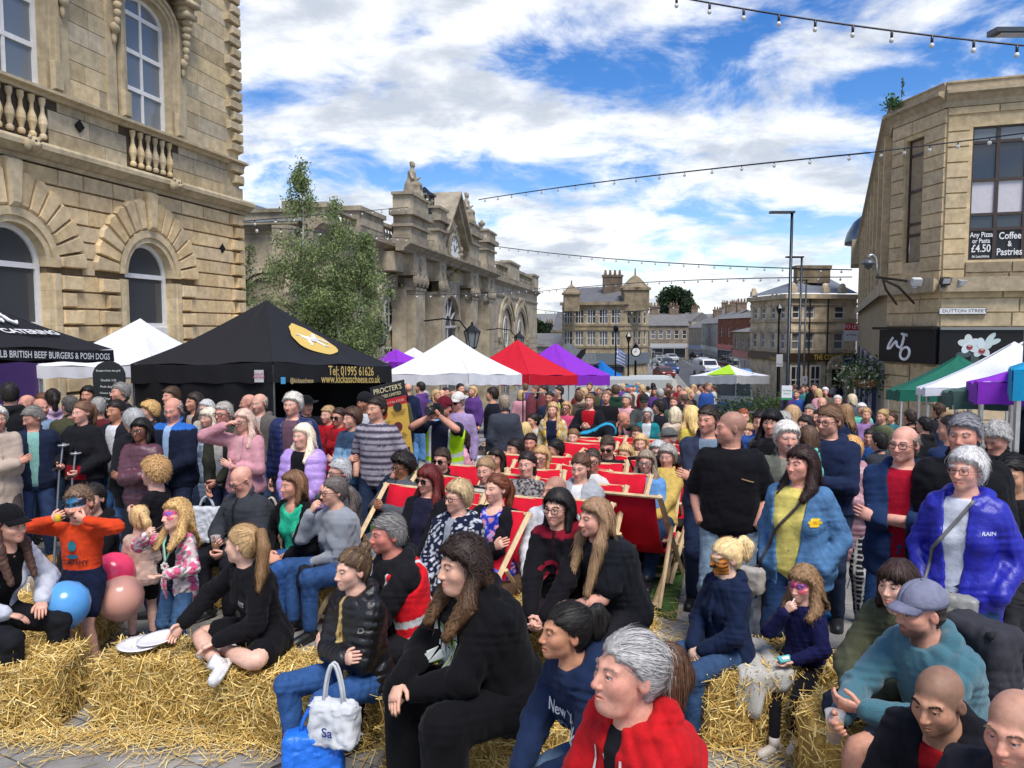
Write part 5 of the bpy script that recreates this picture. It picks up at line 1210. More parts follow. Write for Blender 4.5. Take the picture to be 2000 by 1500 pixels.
for u,v,a in((1932,660,.9),(1938,668,.4),(1928,668,1.4)):petal(u,v,.20,.08,a,(.5,.6,.6))
petal(1880,692,.22,.1,.1,(.06,.09,.09));petal(1902,704,.12,.22,.2,(.05,.08,.07));mk('orchid_picture',t,'sign',sg)
t=RF.mb((.8,.8,.8));stroke(RF,t,[(1990,690),(1984,680),(1990,672),(1999,668)],.05);mk('lettering',t,'sign',sg)
x0,z0=RF.at(1832,613);x1,z1=RF.at(1925,602)
m=RF.mb((.02,.02,.02));m.b2((x0,-.16,z0-.02),(x1,-.07,z1+.02));sn=mk('street_sign',m,'sign',rb);m=RF.mb((.72,.72,.70));m.b2((x0+.015,-.165,z0-.005),(x1-.015,-.16,z1+.005));mk('sign_plate',m,'sign',sn)
t=RF.mb((.01,.01,.01));t.text('DUTTON STREET',.135,O=((x0+x1)/2+.05,-.168,(z0+z1)/2),bold=.002,sx=1.15);mk('lettering',t,'sign',sn)
for fr,a,b in((RF,.15,.95),(RC,1.2,1.95)):
 w=sash(rb,fr,a,b,-1.5,zf0-.1,.05,.06,(0,0),0,(.10,.10,.10))
for k in range(8):
 x=RL.L-.6-k*4.4;w=sash(rb,RL,x-3.4,x,-2.4,zf0-.2-.0,-.04,.10,(1,1),0,(.42,.42,.40)if k%2==0 else(.03,.04,.10),name='window')
x,z=RL.at(1690,350);dm=RL.mb((.13,.16,.19));xd=RL.at(1684,390)[0]
hd_=2.6;rows=[(2.2,0),(2.2,.3),(2.0,1.0),(1.5,1.9),(.8,2.5),(.15,2.8),(.1,3.4),(0,3.5)];dm.lathe([(r0,zt-.3+z)for r0,z in rows],18,(xd-1,.9,0));mk('dome',dm,'metal',rb,True)
m=RL.mb(RBD);
for k in range(5):xk=xd-2.5+k*1.1;m.b2((xk,-.7,zt-2.2),(xk+.5,.2,zt-.2-.3*(k%2)))
mk('parapet_block',m,'stone',rb)
m=MB((.33,.26,.17));O=[C1+dls*43.9,C1+[.2,.1],C0+[.1,.2],C0+ddf*8.9,C0+ddf*8.9+[10,12],C1+dls*43.9+[14,0]];m.add([(*p,-4.5)for p in O]+[(*p,zt-1.7)for p in O],[tuple(range(6)),tuple(range(6,12))]+[(i,(i+1)%6,(i+1)%6+6,i+6)for i in range(6)]);mk('body',m,'stone',rb)
cc=thing('security_camera','dome camera on a hooked grey arm fixed to the corner shop building','camera',(0,0,0));p=lambda u,v,d=24.2:px3(u,v,d)
m=MB((.10,.095,.09));m.tube([p(1712,541,24),p(1750,546,24.6),p(1772,549,25.2)],.045,6);m.tube([p(1724,546,24),p(1730,565,24.3),p(1751,594,25.3)],.04,6);m.tube([p(1724,546,24),p(1755,560,24.3),p(1785,592,24.9)],.04,6);mk('bracket',m,'metal',cc)
m=MB((.42,.43,.42));m.tube([p(1712,541),p(1712,520),p(1710,503),p(1704,498),p(1698,499),p(1696,506)],.05,8);mk('hook_pole',m,'metal',cc,True)
m=MB((.08,.085,.1));c0=p(1696,516);m.lathe([(.02,.16),(.14,.12),(.20,.04),(.20,0),(.13,-.02),(.12,-.10),(0,-.18)],14,c0);mk('dome',m,'plastic',cc,True)
for u,v,lb,col in((1846,549,'black floodlight on the stone ledge above the street name plate',(.02,.02,.02)),(1879,553,'pale floodlight on the ledge right of the black floodlight',(.35,.36,.34)),(1790,550,'white round flood lamp and box on the ledge at the chamfered corner',(.62,.62,.6))):
 q=p(u,v,24.2 if u<1800 else 23.6);t_=thing('floodlight',lb,'light',q);m=MB(col);m.box((0,0,0),(.28,.16,.22),rotx(.4));m.box((0,.1,-.14),(.1,.1,.1));mk('housing',m,'plastic',t_);m=MB((.5,.5,.5));m.box((0,-.09,-.01),(.22,.012,.15),rotx(.4));mk('lamp_glass',m,'glass_dark',t_)
# ---------------- distant buildings ----------------
def block(name,label,cat,faces,z0,z1,col,floors,roof=None,mat_='stone_far',base=None,wcol=(.62,.61,.58),band=True):
 """faces: list of (P0,P1,[window x fractions],w); floors: list of (zb,zt)"""
 t=thing(name,label,cat);m=MB(col);c=MB([x*.8 for x in col]);frs=[]
 for P0,P1,xs,ww in faces:
  fr=Fr(P0,P1,0);frs.append(fr);wb=[];m.at(fr.T,fr.A)
  edges=sorted(x*fr.L for x in xs)
  zc_=z0
  for zb,zt_ in floors:
   m.b2((0,0,zc_),(fr.L,.3,zb),col=jit3(col,.03))
   wallslab(m,0,fr.L,zb,zt_,[(x-ww/2,x+ww/2,zb,zt_,0)for x in edges],0,.3,jit3(col,.03));zc_=zt_
  m.b2((0,0,zc_),(fr.L,.3,z1),col=jit3(col,.03))
  c.at(fr.T,fr.A)
  if band:
   for zb,zt_ in floors:c.b2((0,-.12,zb-.3),(fr.L,0,zb-.02));c.b2((0,-.10,zt_+.05),(fr.L,0,zt_+.3))
   c.b2((-.2,-.4,z1-.35),(fr.L+.2,.3,z1+.05))
  for zb,zt_ in floors:
   for x in edges:sash(t,fr,x-ww/2,x+ww/2,zb,zt_,.14,.10,(0,1),0,wcol,(.05,.055,.06)if random.random()<.5 else(.16,.17,.17))
 mk('wall',m,mat_,t)
 if band:mk('string_course',c,mat_,t)
 if roof:roof(t,frs)
 return t,frs
CPX=lambda u,y:(px3(u,640,y)[0],y)
def chim(t,p,w,h,n,col=(.16,.12,.09)):
 m=MB(col);m.at(p);m.b2((-w/2,-.5,0),(w/2,.5,h));m.b2((-w/2-.1,-.6,h-.3),(w/2+.1,.6,h));
 for i in range(n):m.lathe([(.16,0),(.2,.1),(.15,.6),(.17,.65)],7,((i+.5)/n*w-w/2,0,h),(.22,.13,.08))
 mk('chimney',m,'stone_far',t)
zz_=lambda v,y:px3(1000,v,y)[2]
A0,A1,A2=CPX(1098,104),CPX(1222,100),CPX(1266,106)
def roof1(t,frs):
 m=MB((.13,.13,.135));zr=zz_(590,102);zt_=zz_(556,104);a,b=np.array(A0),np.array(A1)
 m.add([(*(a+[.5,.2]),zr),(*(b+[1.5,.3]),zr),(*(b+[0,8]),zt_),(*(a+[2,8]),zt_)],[(0,1,2,3)]);m.add([(*(b+[1.5,.3]),zr),(*A2,zr),(*(b+[0,8]),zt_)],[(0,1,2)]);mk('roof',m,'roof',t)
 for u,vt,w_ in((1116,558,2.0),(1240,540,3.2)):
  p_=px3(u,590,101.5);m=MB((.25,.20,.13));H=zz_(vt,101.5)-p_[2];m.at(p_)
  m.b2((-w_/2,-w_/2,-1.2),(w_/2,w_/2,H*.45));m.b2((-w_/2-.2,-w_/2-.2,H*.45),(w_/2+.2,w_/2+.2,H*.55));m.lathe([(w_*.62,H*.55),(w_*.45,H*.7),(w_*.2,H*.95),(.12,H*1.05),(.08,H*1.3),(0,H*1.35)],8);mk('turret',m,'stone_far',t)
 chim(t,px3(1196,580,106),2.6,3.0,4)
v0s=[(zz_(632,101),zz_(604,101)),(zz_(675,101),zz_(646,101))][::-1]
t,frs=block('corner_building','three storey stone corner building with two little turrets beyond the market hall','building',[(A0,A1,[.07,.12,.25,.30,.44,.49,.63,.68,.82,.87],.85),(A1,A2,[.15,.4,.62,.86],.9)],-6,zz_(590,101),(.44,.355,.225),v0s,roof1)
m=MB((.16,.19,.21))
for fr in frs:m.at(fr.T,fr.A);m.b2((-.05,-.25,zz_(712,101)),(fr.L+.05,0,zz_(690,101)))
o=mk('shop_fascia',m,'paint',t);tm=frs[0].mb((.35,.38,.38));tm.text('GORGESS',1.0,O=(frs[0].L*.32,-.27,zz_(698,101)),bold=.01);mk('lettering',tm,'sign',o)
for f in(.12,.38,.62,.86):sash(t,frs[0],f*frs[0].L-1.2,f*frs[0].L+1.2,-3.6,zz_(714,101),-.06,.12,(1,0),0,(.12,.14,.16))
p0,p1=CPX(1020,112),CPX(1103,110)
def roof2(t,frs):
 m=MB((.15,.145,.145));z0_,z1_=zz_(672,111),zz_(651,115);a,b=np.array(p0),np.array(p1);m.add([(*(a-[0,.4]),z0_),(*(b-[0,.4]),z0_),(*(b+[0,6]),z1_),(*(a+[0,6]),z1_)],[(0,1,2,3)]);mk('roof',m,'roof',t)
block('low_shop','low slate roofed building with white boarding between market hall and corner building','building',[(p0,p1,[.3,.7],2.2)],-6,zz_(672,111),(.42,.41,.38),[(zz_(712,111),zz_(690,111))],roof2,wcol=(.3,.3,.3))
p2,p3=CPX(1078,118),CPX(1104,118)
def roof3(t,frs):
 m=MB((.12,.12,.125));a,b=np.array(p2),np.array(p3);z0_,z1_=zz_(645,118),zz_(608,118);m.add([(*a,z0_),(*b,z0_),(*(b+[0,7]),z1_),(*(a+[1.2,7]),z1_)],[(0,1,2,3)]);mk('roof',m,'roof',t)
block('gabled_house','steep dark roofed house peeping out left of the corner building','house',[(p2,p3,[.5],.8)],-6,zz_(645,118),(.28,.23,.17),[(zz_(668,118),zz_(655,118))],roof3)
B0,B1,B2=CPX(1466,76),CPX(1541,67),CPX(1672,68.5)
PBC=(.60,.49,.33)
def roof4(t,frs):
 m=MB((.15,.165,.19));zr=zz_(572,67);zt_=zz_(541,72);a,b,c_=map(np.array,(B0,B1,B2));e_=b+[3.4,5.5];m.add([(*(b-[.2,.3]),zr),(*(c_-[0,.3]),zr),(*(c_+[0,6]),zt_),(*e_,zt_)],[(0,1,2,3)]);m.add([(*(a-[.4,0]),zr),(*(b-[.2,.3]),zr),(*e_,zt_),(*(a+[5,2]),zt_)],[(0,1,2,3)]);mk('roof',m,'roof',t)
 chim(t,px3(1585,553,71),3.0,zz_(519,71)-zz_(553,71),0,(.22,.17,.11))
 for fr,x in((frs[0],.5),(frs[1],.3),(frs[1],3.5),(frs[1],5.2)):m=fr.mb(PBC);m.b2((x-.3,-.2,zr),(x+.3,.3,zr+.5));m.ell((x,.05,zr+.6),(.3,.25,.3),8,5);mk('parapet_block',m,'stone_far',t)
fl=[(zz_(772,67)+.0,zz_(716,67)-.1),(zz_(683,67),zz_(650,67)),(zz_(622,67),zz_(597,67))]
pb,frs=block('pub_building','three storey sandstone pub with gold lettered fascia beyond the square','pub',[(B0,B1,[.12,.34,.60,.84],1.0),(B1,B2,[.085,.30,.745],1.0)],-6,zz_(575,67),PBC,fl[1:],roof4)
m=MB((.05,.03,.015))
for fr,a,b in((frs[0],0,frs[0].L),(frs[1],0,frs[1].L)):m.at(fr.T,fr.A);m.b2((a,-.22,zz_(706,67)),(b,.0,zz_(692,67)))
o=mk('fascia',m,'paint',pb);tm=frs[1].mb((.62,.42,.10));tm.text('THE COMMERCIAL',.62,O=(frs[1].L*.66,-.235,zz_(698.5,67)),bold=.02,sx=.78);tm.at(frs[0].T,frs[0].A);tm.text('Thwaites',.5,O=(frs[0].L*.7,-.235,zz_(699,70)),bold=.01);mk('lettering',tm,'sign',o)
f1=frs[1]
for a,b in((.03,.20),(.32,.48)):sash(pb,f1,a*f1.L,b*f1.L,zz_(770,67),zz_(714,67),-.02,.13,(1,1),0,(.6,.58,.52))
m=f1.mb((.012,.012,.014));dx=f1.L*.73;m.b2((dx-.55,-.03,-6),(dx+.55,.0,zz_(722,67)));mk('door',m,'paint',pb);m=f1.mb(PBC)
for e in(-1,1):m.b2((dx+e*.95-.2,-.35,-6),(dx+e*.95+.2,0,zz_(722,67)))
m.prism(arch_pts(dx,1.2,zz_(722,67),11),-.45,0);m.ell((dx,-.2,zz_(706,67)-.2),(.25,.2,.3),8,5);mk('door_case',m,'stone_far',pb)
for x in(.29,.56):m=f1.mb((.02,.02,.02));m.tube([(x*f1.L,-.12,-5),(x*f1.L,-.12,zz_(578,67))],.07,6);mk('drainpipe',m,'paint',pb)
def house(u0,u1,y0,y1,v_eave,v_ridge,v_base,label,col,rows,n,cat='building',rcol=(.16,.155,.15),shop=None,chs=1,ww=.9,mt_='stone_far'):
 P0,P1=CPX(u0,y0),CPX(u1,y1);ym=(y0+y1)/2
 def rf(t,frs):
  fr=frs[0];m=fr.mb(rcol);ze,zr=zz_(v_eave,ym),zz_(v_ridge,ym);m.add([(-.2,-.3,ze),(fr.L+.2,-.3,ze),(fr.L+.2,5,zr),(-.2,5,zr)],[(0,1,2,3)]);m.add([(0,0,ze),(0,10,ze),(0,5,zr)],[(0,1,2)]);m.add([(fr.L,0,ze),(fr.L,5,zr),(fr.L,10,ze)],[(0,1,2)]);mk('roof',m,'roof',t)
  for i in range(chs):chim(t,fr.W((i+.5)/chs*fr.L,5,zr-.6),1.8,2.2,3,(.2,.15,.11))
  b=fr.mb(col);b.b2((.02,.3,-6),(fr.L-.02,10,ze-.05));mk('body',b,mt_,t)
  if shop:
   z_=zz_(v_base,ym);g=fr.mb(shop);g.b2((.2,-.12,z_+2.5),(fr.L-.2,-.01,z_+3.3));mk('shop_fascia',g,'paint',t);sash(t,fr,.5,fr.L-.5,z_+.4,z_+2.45,-.05,.1,(2,0),0,(.4,.4,.4))
 fl_=[(zz_(b,ym),zz_(a,ym))for a,b in rows]
 return block('terrace_building',label,cat,[(P0,P1,[(i+.5)/n for i in range(n)],ww)],-7,zz_(v_eave,ym),col,fl_[::-1],rf,mt_,band=False)
house(1268,1345,150,150,636,612,704,'grey stone terrace closing the left of the far street with hipped slate roof',(.25,.205,.15),[(645,662),(672,684)],5,shop=(.45,.46,.46),chs=2)
house(1345,1372,188,170,640,618,702,'narrow stone terrace beside the red postbox sign on the far street',(.28,.235,.18),[(648,660),(670,680)],2,shop=(.10,.16,.3))
house(1370,1404,168,140,632,608,708,'patched grey stone gable terrace midway up the far street',(.33,.31,.28),[(642,656),(668,680)],3,shop=(.42,.42,.40),chs=2)
house(1402,1466,128,108,622,606,716,'red brick shop terrace with tall chimney on the far street',(.20,.075,.045),[(640,658),(672,686)],4,shop=(.42,.05,.06),chs=2,ww=1.0)
house(1432,1472,92,82,648,628,742,'lower stone shop adjoining the pub on the far street',(.30,.25,.18),[(660,680)],3,shop=(.35,.05,.05),chs=0)
house(1318,1350,230,225,628,610,690,'pale house far up the street under the big tree',(.30,.26,.2),[(636,646),(656,666)],3)
house(1384,1420,236,230,622,600,690,'tall grey house with chimneys behind the brick terrace',(.26,.22,.17),[(630,640)],3,chs=2)
house(1050,1100,200,200,652,640,690,'distant pale cottage roofs behind the market hall end',(.30,.27,.22),[(660,668)],3)
# ---------------- trees ----------------
def leafcloud(mb,pts,size,cols,n_each=1,flat=.0,droop=0):
 V=[];C=[];n=len(pts)
 d=rng.normal(size=(n,3));d[:,2]-=droop;d/=np.linalg.norm(d,axis=1,keepdims=True);e=np.cross(d,rng.normal(size=(n,3)));e/=np.linalg.norm(e,axis=1,keepdims=True)
 s_=size*rng.uniform(.6,1.3,(n,1));P=np.asarray(pts)
 Q=np.stack([P-d*s_,P+e*s_*.5,P+d*s_,P-e*s_*.5],1).reshape(-1,3);c=np.asarray(cols)[rng.integers(0,len(cols),n)]*rng.uniform(.75,1.3,(n,1))
 mb.add(Q,np.arange(4*n).reshape(-1,4),np.repeat(c,4,0))
def birch(name,label,u,v_top,D,hw,n=9000,split=1):
 base=np.array([px3(u,640,D)[0],D,gz(D)]);top=px3(u,v_top,D)[2]-base[2];t=thing(name,label,'tree',base)
 tr=MB((.42,.40,.35));lf=MB((.1,.14,.05));P=[]
 ks=[(0,0,1.0)]if split==1 else[(-hw*.25,0,1.0),(hw*.45,.3,.86)]
 for ox,oy,kf in ks:
  H=top*kf;path=[np.array([ox*.2+.05*sin(z*1.3+ox),oy*.2,z])if z<H*.3 else np.array([ox*(.2+.8*min(1,(z-H*.3)/(H*.4)))+.12*sin(z*1.1+ox),oy,z])for z in np.linspace(-.2,H*.97,12)]
  tr.tube(path,np.linspace(.10,.012,12),8)
  for i in range(90):
   f=random.uniform(.16,.99);z=H*f;c=np.array([np.interp(z,[p[2]for p in path],[p[k]for p in path])for k in range(3)]);a=random.uniform(0,6.28)
   ln=hw*min(1,(1.06-f)*2.0)*random.uniform(.45,1.1)*(.6 if f>.85 else 1);tip=c+np.array([cos(a)*ln,sin(a)*ln,ln*.55]);dr=tip+np.array([cos(a)*.15,sin(a)*.15,-random.uniform(.2,.9)*(1-f*.5)])
   tr.tube([c,(c+tip)/2+[0,0,.08],tip,dr],[.018,.010,.006,.003],4,(.13,.10,.07))
   m_=int(n/90*(.35+ln/hw));tt=rng.random(m_);q=np.where(tt[:,None]<.5,c+(tip-c)*(tt[:,None]*1.6+.2),tip+(dr-tip)*((tt[:,None]-.5)*2));P.append(q+rng.normal(0,.10+.10*(1-f),(m_,3)))
 leafcloud(lf,np.concatenate(P),.050,[(.24,.31,.12),(.18,.25,.095),(.31,.37,.16),(.14,.20,.08)],droop=.6)
 mk('trunk',tr,'bark',t);mk('crown',lf,'leaf',t)
birch('birch_tree','tall thin birch with a spindly top between civic hall and market hall',590,305,25,1.05,13000)
birch('birch_tree','shorter twin stemmed birch right of the tall thin birch',672,385,25.5,1.25,15000,2)
birch('climbing_tree','narrow sliver of birch foliage against the civic hall corner',487,470,27,.42,3500)
def roundtree(name,label,u0,u1,vt,vb_,D,n,cols,size=.5,cat='tree'):
 a,b=px3(u0,vt,D),px3(u1,vb_,D);base=np.array([(a[0]+b[0])/2,D,gz(D)-1]);t=thing(name,label,cat,base);W_,H0,H1=(b[0]-a[0])/2,b[2]-base[2],a[2]-base[2];P=[]
 for i in range(int(26)):
  q=rng.normal(size=3);q/=np.linalg.norm(q);c=np.array([q[0]*W_*.62,q[1]*W_*.62,(H0+H1)/2+q[2]*(H1-H0)*.32]);r0=W_*random.uniform(.26,.42);k=n//26;d=rng.normal(size=(k,3));d/=np.linalg.norm(d,axis=1,keepdims=True);P.append(c+d*r0*rng.uniform(.55,1.05,(k,1))*[1,1,min(1.2,(H1-H0)/(2*W_))])
 lf=MB();leafcloud(lf,np.concatenate(P),size,cols);tr=MB((.10,.08,.06));tr.tube([(0,0,-2),(.2,0,H0),(0,0,(H0+H1)/2)],[W_*.12,W_*.09,W_*.03],8)
 for i in range(7):a_=i*.9;tr.tube([(0,0,H0),(cos(a_)*W_*.6,sin(a_)*W_*.6,(H0+H1)/2+.5*i)],[W_*.05,W_*.015],5)
 mk('crown',lf,'leaf',t);mk('trunk',tr,'bark',t);return t
G1=[(.03,.055,.022),(.022,.042,.018),(.045,.07,.028)]
roundtree('leafy_tree','tall dark broadleaf tree rising behind the far street roofs',1278,1364,556,640,250,7000,G1,.55)
roundtree('leafy_tree','small rounded tree left of the tall dark tree on the skyline',1264,1300,610,650,246,2500,G1,.5)
for i,(u0,u1,vt,vb_,lb)in enumerate(((1030,1066,622,662,'leafmost'),(1052,1092,630,668,'x'))):
 roundtree('hillside_tree',('dark tree on the hillside right against the end of the market hall','bushy hillside tree just left of the steep dark roofed house')[i],u0,u1,vt,vb_,190,2500,G1,.55)
def shrub(label,u,v,D,w,h,cols,n=2600,size=.05,name='shrub',spiky=0):
 p_=px3(u,v,D);base=np.array([p_[0],D,gz(D)]);t=thing(name,label,'plant',base);H=max(p_[2]-base[2],.6);lf=MB();P=[]
 st=MB((.08,.06,.035))
 for i in range(26):
  a=random.uniform(0,6.28);r0=w*random.random()**.5;tip=np.array([cos(a)*r0,sin(a)*r0*.6,H*random.uniform(.65,1)*(1-.35*(r0/w)**2)]);st.tube([(tip[0]*.15,tip[1]*.15,0),tip*.6,tip],[.02,.012,.004],4)
  k=n//26;tt=rng.random((k,1))**.7;P.append(tip*[.3,.3,0]+(tip-tip*[.3,.3,0])*tt+rng.normal(0,h,(k,3)))
 P=np.concatenate(P)
 if spiky:
  for q in P[:700]:d=unit(rng.normal(size=3)+[0,0,.6]);lf.add([q-[.008,0,0],q+[.008,0,0],q+d*.35+[0,0,-.05]],[(0,1,2)],jit3(cols[0],.3))
 else:leafcloud(lf,P,size,cols)
 mk('stem',st,'bark',t);mk('foliage',lf,'leaf',t)
shrub('dark green bushy planter shrub right of the ice cream van',1440,768,21,1.0,.16,[(.035,.06,.02),(.07,.05,.03),(.05,.09,.03)])
shrub('taller green shrub in the middle of the planter bed',1478,752,22,.9,.16,[(.06,.11,.03),(.04,.08,.025)],3200)
shrub('light green bush at the right end of the planter bed',1525,765,22,1.0,.15,[(.09,.15,.035),(.07,.12,.03)],3000)
shrub('spiky grassy clump at the front of the planter bed',1478,800,19,.8,.12,[(.14,.20,.05),(.09,.15,.04)],2600,spiky=1)
shrub('small green tuft growing out of the corner building parapet',1742,196,26.2,.35,.10,[(.06,.13,.04),(.09,.17,.06)],500,.06)if 0 else None
tf=MB();pq=px3(1742,202,26.0);leafcloud(tf,pq+rng.normal(0,.12,(260,3)),.06,[(.06,.13,.04),(.09,.17,.06)]);tag(mk('parapet_weed',tf,'leaf'),'small green weed sprouting from the parapet of the corner shop building','plant')
tf=MB((.10,.09,.06));a_=px3(1761,190,25.8);tf.tube([a_,px3(1763,170,25.8),px3(1764,152,25.8)],[.02,.012,.005],4);leafcloud(tf,np.array([px3(1763+random.uniform(-3,3),random.uniform(150,188),25.8)for _ in range(40)]),.05,[(.12,.14,.07)]);tag(mk('parapet_weed',tf,'leaf'),'tall wispy dry weed on the parapet right of the green weed','plant')
# ---------------- lamp posts, festoon lights ----------------
def lamppost(u,vt,D,label,arm=-1,h2=.9):
 p_=px3(u,vt,D);g=gz(D);t=thing('lamp_post',label,'lamp post',(p_[0],D,g));H=p_[2]-g;m=MB((.045,.055,.07));m.tube([(0,0,-.05),(0,0,1.4),(0,0,1.45),(0,0,H)],[.11,.11,.075,.055],10);mk('pole',m,'metal',t,True)
 m=MB((.10,.105,.11));m.box((arm*.38,0,H+.03),(.95,.26,.09),ch=.01);mk('lamp_head',m,'metal',t);m=MB((.5,.5,.48));m.box((arm*.45,0,H-.021),(.6,.18,.012));mk('lamp_glass',m,'plastic',t);return t,H
lamppost(1547,416,30,'nearest and tallest grey lamp post in front of the pub')
lamppost(1566,503,42,'middle lamp post just right of the tallest one')
lamppost(1575,548,55,'farthest thin lamp post, right of the other two by the pub')
t,H=lamppost(2038,66,13.0,'dark lamp post at the right edge in front of the cafe windows')
def festoon(pts,D0,D1,label,n,sag=.0,r=.045,cab=.012,seg=20):
 a,b=px3(*pts[0],D0),px3(*pts[-1],D1);t=thing('string_light',label,'string lights',(0,0,0),group='festoon lights strung across the square')
 mids=[np.array(a)+(np.array(b)-a)*f for f in np.linspace(0,1,seg)]
 if len(pts)==3:f_=(pts[1][0]-pts[0][0])/(pts[2][0]-pts[0][0]);pm_=px3(*pts[1],D0+(D1-D0)*f_);q=a+(b-a)*f_;sag=(q[2]-pm_[2])/(4*f_*(1-f_))
 P=[p-np.array([0,0,4*sag*f*(1-f)])for p,f in zip(mids,np.linspace(0,1,seg))];m=MB((.012,.012,.015));m.tube(P,cab,5);mk('cable',m,'plastic',t);P=np.array(P)
 for i in range(n):
  f=(i+.5)/n*(seg-1);k=int(f);p=P[k]+(P[min(k+1,seg-1)]-P[k])*(f-k);m=MB((.02,.02,.025));m.cyl(p+[0,0,-.075],.016,.075,6);m.ell(p+[0,0,-.075-r*.75],(r*.75,r*.75,r*.85),10,8,col=(.62,.62,.58));mk('bulb',m,'paint',t,True)
festoon([(1290,-12),(1640,42),(2030,92)],9.5,8.0,'near string of round bulbs across the top right corner of the sky',10,r=.034,cab=.011)
festoon([(935,390),(1320,352),(1700,298)],47,25,'string of bulbs from the hall gable statue to the corner shop building',17,r=.075,cab=.028)
festoon([(1700,298),(1840,284),(2040,255)],23.4,17,'string of bulbs crossing the upper windows of the corner shop building',6,r=.06,cab=.016)
festoon([(968,481),(1330,510),(1664,527)],70,45,'middle string of bulbs between market hall and corner shop building',26,r=.09,cab=.035)
festoon([(1040,571),(1350,552),(1664,541)],90,47,'low string of bulbs in front of the far corner building',26,r=.10,cab=.035)
festoon([(475,432),(620,416),(800,404)],22.9,42,'upper string of bulbs from civic hall to market hall through the birches',13,r=.06,cab=.016)
festoon([(475,441),(620,458),(880,473)],22.9,52,'lower string of bulbs slanting across the market hall front',17,r=.07,cab=.018)
festoon([(800,575),(960,570),(1060,562)],40,62,'string of bulbs level across the portico columns',14,r=.07,cab=.02)
festoon([(1040,603),(1180,612),(1330,596)],80,60,'slack string of bulbs near the hanging sign of the far street',13,r=.09,cab=.025)
# ---------------- gazebos ----------------
def tent_solve(uN,uL,uR,S=3.0):
 kN,kL,kR=[(u-1000)/1506 for u in(uN,uL,uR)];best=None
 for a in np.linspace(.02,1.55,900):
  c,s=cos(a),sin(a);D1=(S*c+kL*S*s)/(kN-kL);D2=(S*s-kR*S*c)/(kR-kN);e=abs(D1-D2)/(abs(D1)+abs(D2))
  if D1>0 and D2>0 and(best is None or e<best[0]):best=(e,a,(D1+D2)/2)
 return best[1],best[2]
def tent(label,uN,uL,uR,vN,vval,vpk,col,S=3.0,D=None,alpha=None,vcol=None,side=None,group='gazebos over the market stalls',legcol=(.62,.62,.64),upk=None):
 if D is None:alpha,D=tent_solve(uN,uL,uR,S)
 elif alpha is None:alpha=min(np.linspace(.05,2.6,1500),key=lambda a:abs(((uN-1000)/1506*D-S*cos(a))/(D+S*sin(a))-(uL-1000)/1506))
 N_=np.array([(uN-1000)/1506*D,D]);c,s=cos(alpha),sin(alpha);Lc=N_+S*np.array([-c,s]);Rc=N_+S*np.array([s,c]);Fc=Lc+Rc-N_
 print('TENT %-40s D %.1f alpha %.0f'%(label[:40],D,alpha*57.3))
 ze=px3(uN,vN,D)[2];zv=px3(uN,vval,D)[2];cs=[N_,Rc,Fc,Lc];g0=gz(D);Z=[ze+gz(p[1])-g0 for p in cs]
 C=(N_+Fc)/2;zp=px3(1000,vpk,C[1])[2];t=thing('gazebo',label,'gazebo',(C[0],C[1],gz(C[1])),0,group);O=np.array([C[0],C[1],gz(C[1])])
 m=MB(col);n=10
 for i in range(4):
  A_,B_=np.array([*cs[i],Z[i]]),np.array([*cs[(i+1)%4],Z[(i+1)%4]]);P_=np.array([*C,zp]);G=[]
  for r in range(n+1):
   f=r/n;row=[]
   for q in range(n+1):
    k=q/n;e=A_+(B_-A_)*k;p=e+(P_-e)*f;sag=4*k*(1-k)*(1-f)
    p=p-np.array([0,0,.10*(S/3)*sin(f*pi)*.6+.035*sag*(.6+.4*sin(9*k+i))]);p[2]+=.012*sin(14*k+5*f+i);row.append(p)
   G.append(row)
  m.sheet(np.array(G)-O)
 can=mk('canopy',m,'canvas',t,True);m=MB(vcol or col)
 for i in range(4):
  A_,B_=np.array([*cs[i],Z[i]]),np.array([*cs[(i+1)%4],Z[(i+1)%4]]);nr=unit([(B_-A_)[1],-(B_-A_)[0],0]);G=[]
  for r in range(5):
   f=r/4;G.append([A_+(B_-A_)*k+np.array([0,0,-(ze-zv)*f-.035*4*k*(1-k)*(1-f)+.012*sin(k*23+i)*f])+nr*(.014*sin(k*31+i*2)*f+.012)for k in np.linspace(0,1,25)])
  m.sheet(np.array(G)-O)
 val=mk('valance',m,'canvas',t,True)
 m=MB((.05,.05,.05))
 for i in range(4):
  m=MB(legcol);p=np.array([*(cs[i]+(C-cs[i])*.03),0]);z0=gz(p[1]);q=np.array([p[0],p[1],z0])-O;m.b2(q+[-.022,-.022,0],q+[.022,.022,Z[i]-z0-.05]);m.b2(q+[-.06,-.06,0],q+[.06,.06,.02]);mk('leg',m,'metal',t)
 if side:
  for i in side:
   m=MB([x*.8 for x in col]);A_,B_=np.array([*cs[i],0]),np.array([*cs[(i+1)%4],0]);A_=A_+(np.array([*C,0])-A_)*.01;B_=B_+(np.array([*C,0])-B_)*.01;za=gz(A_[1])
   m.sheet(np.array([[A_+(B_-A_)*k+[0.02*sin(k*25),.02*sin(k*25),gz(A_[1]+(B_-A_)[1]*k)+h_]for k in np.linspace(0,1,21)]for h_ in np.linspace(.05,zv-g0+.02,5)])-O);mk('side_panel',m,'canvas',t,True)
 return dict(t=t,O=O,cs=cs,Z=Z,zp=zp,C=C,can=can,val=val,dv=ze-zv)
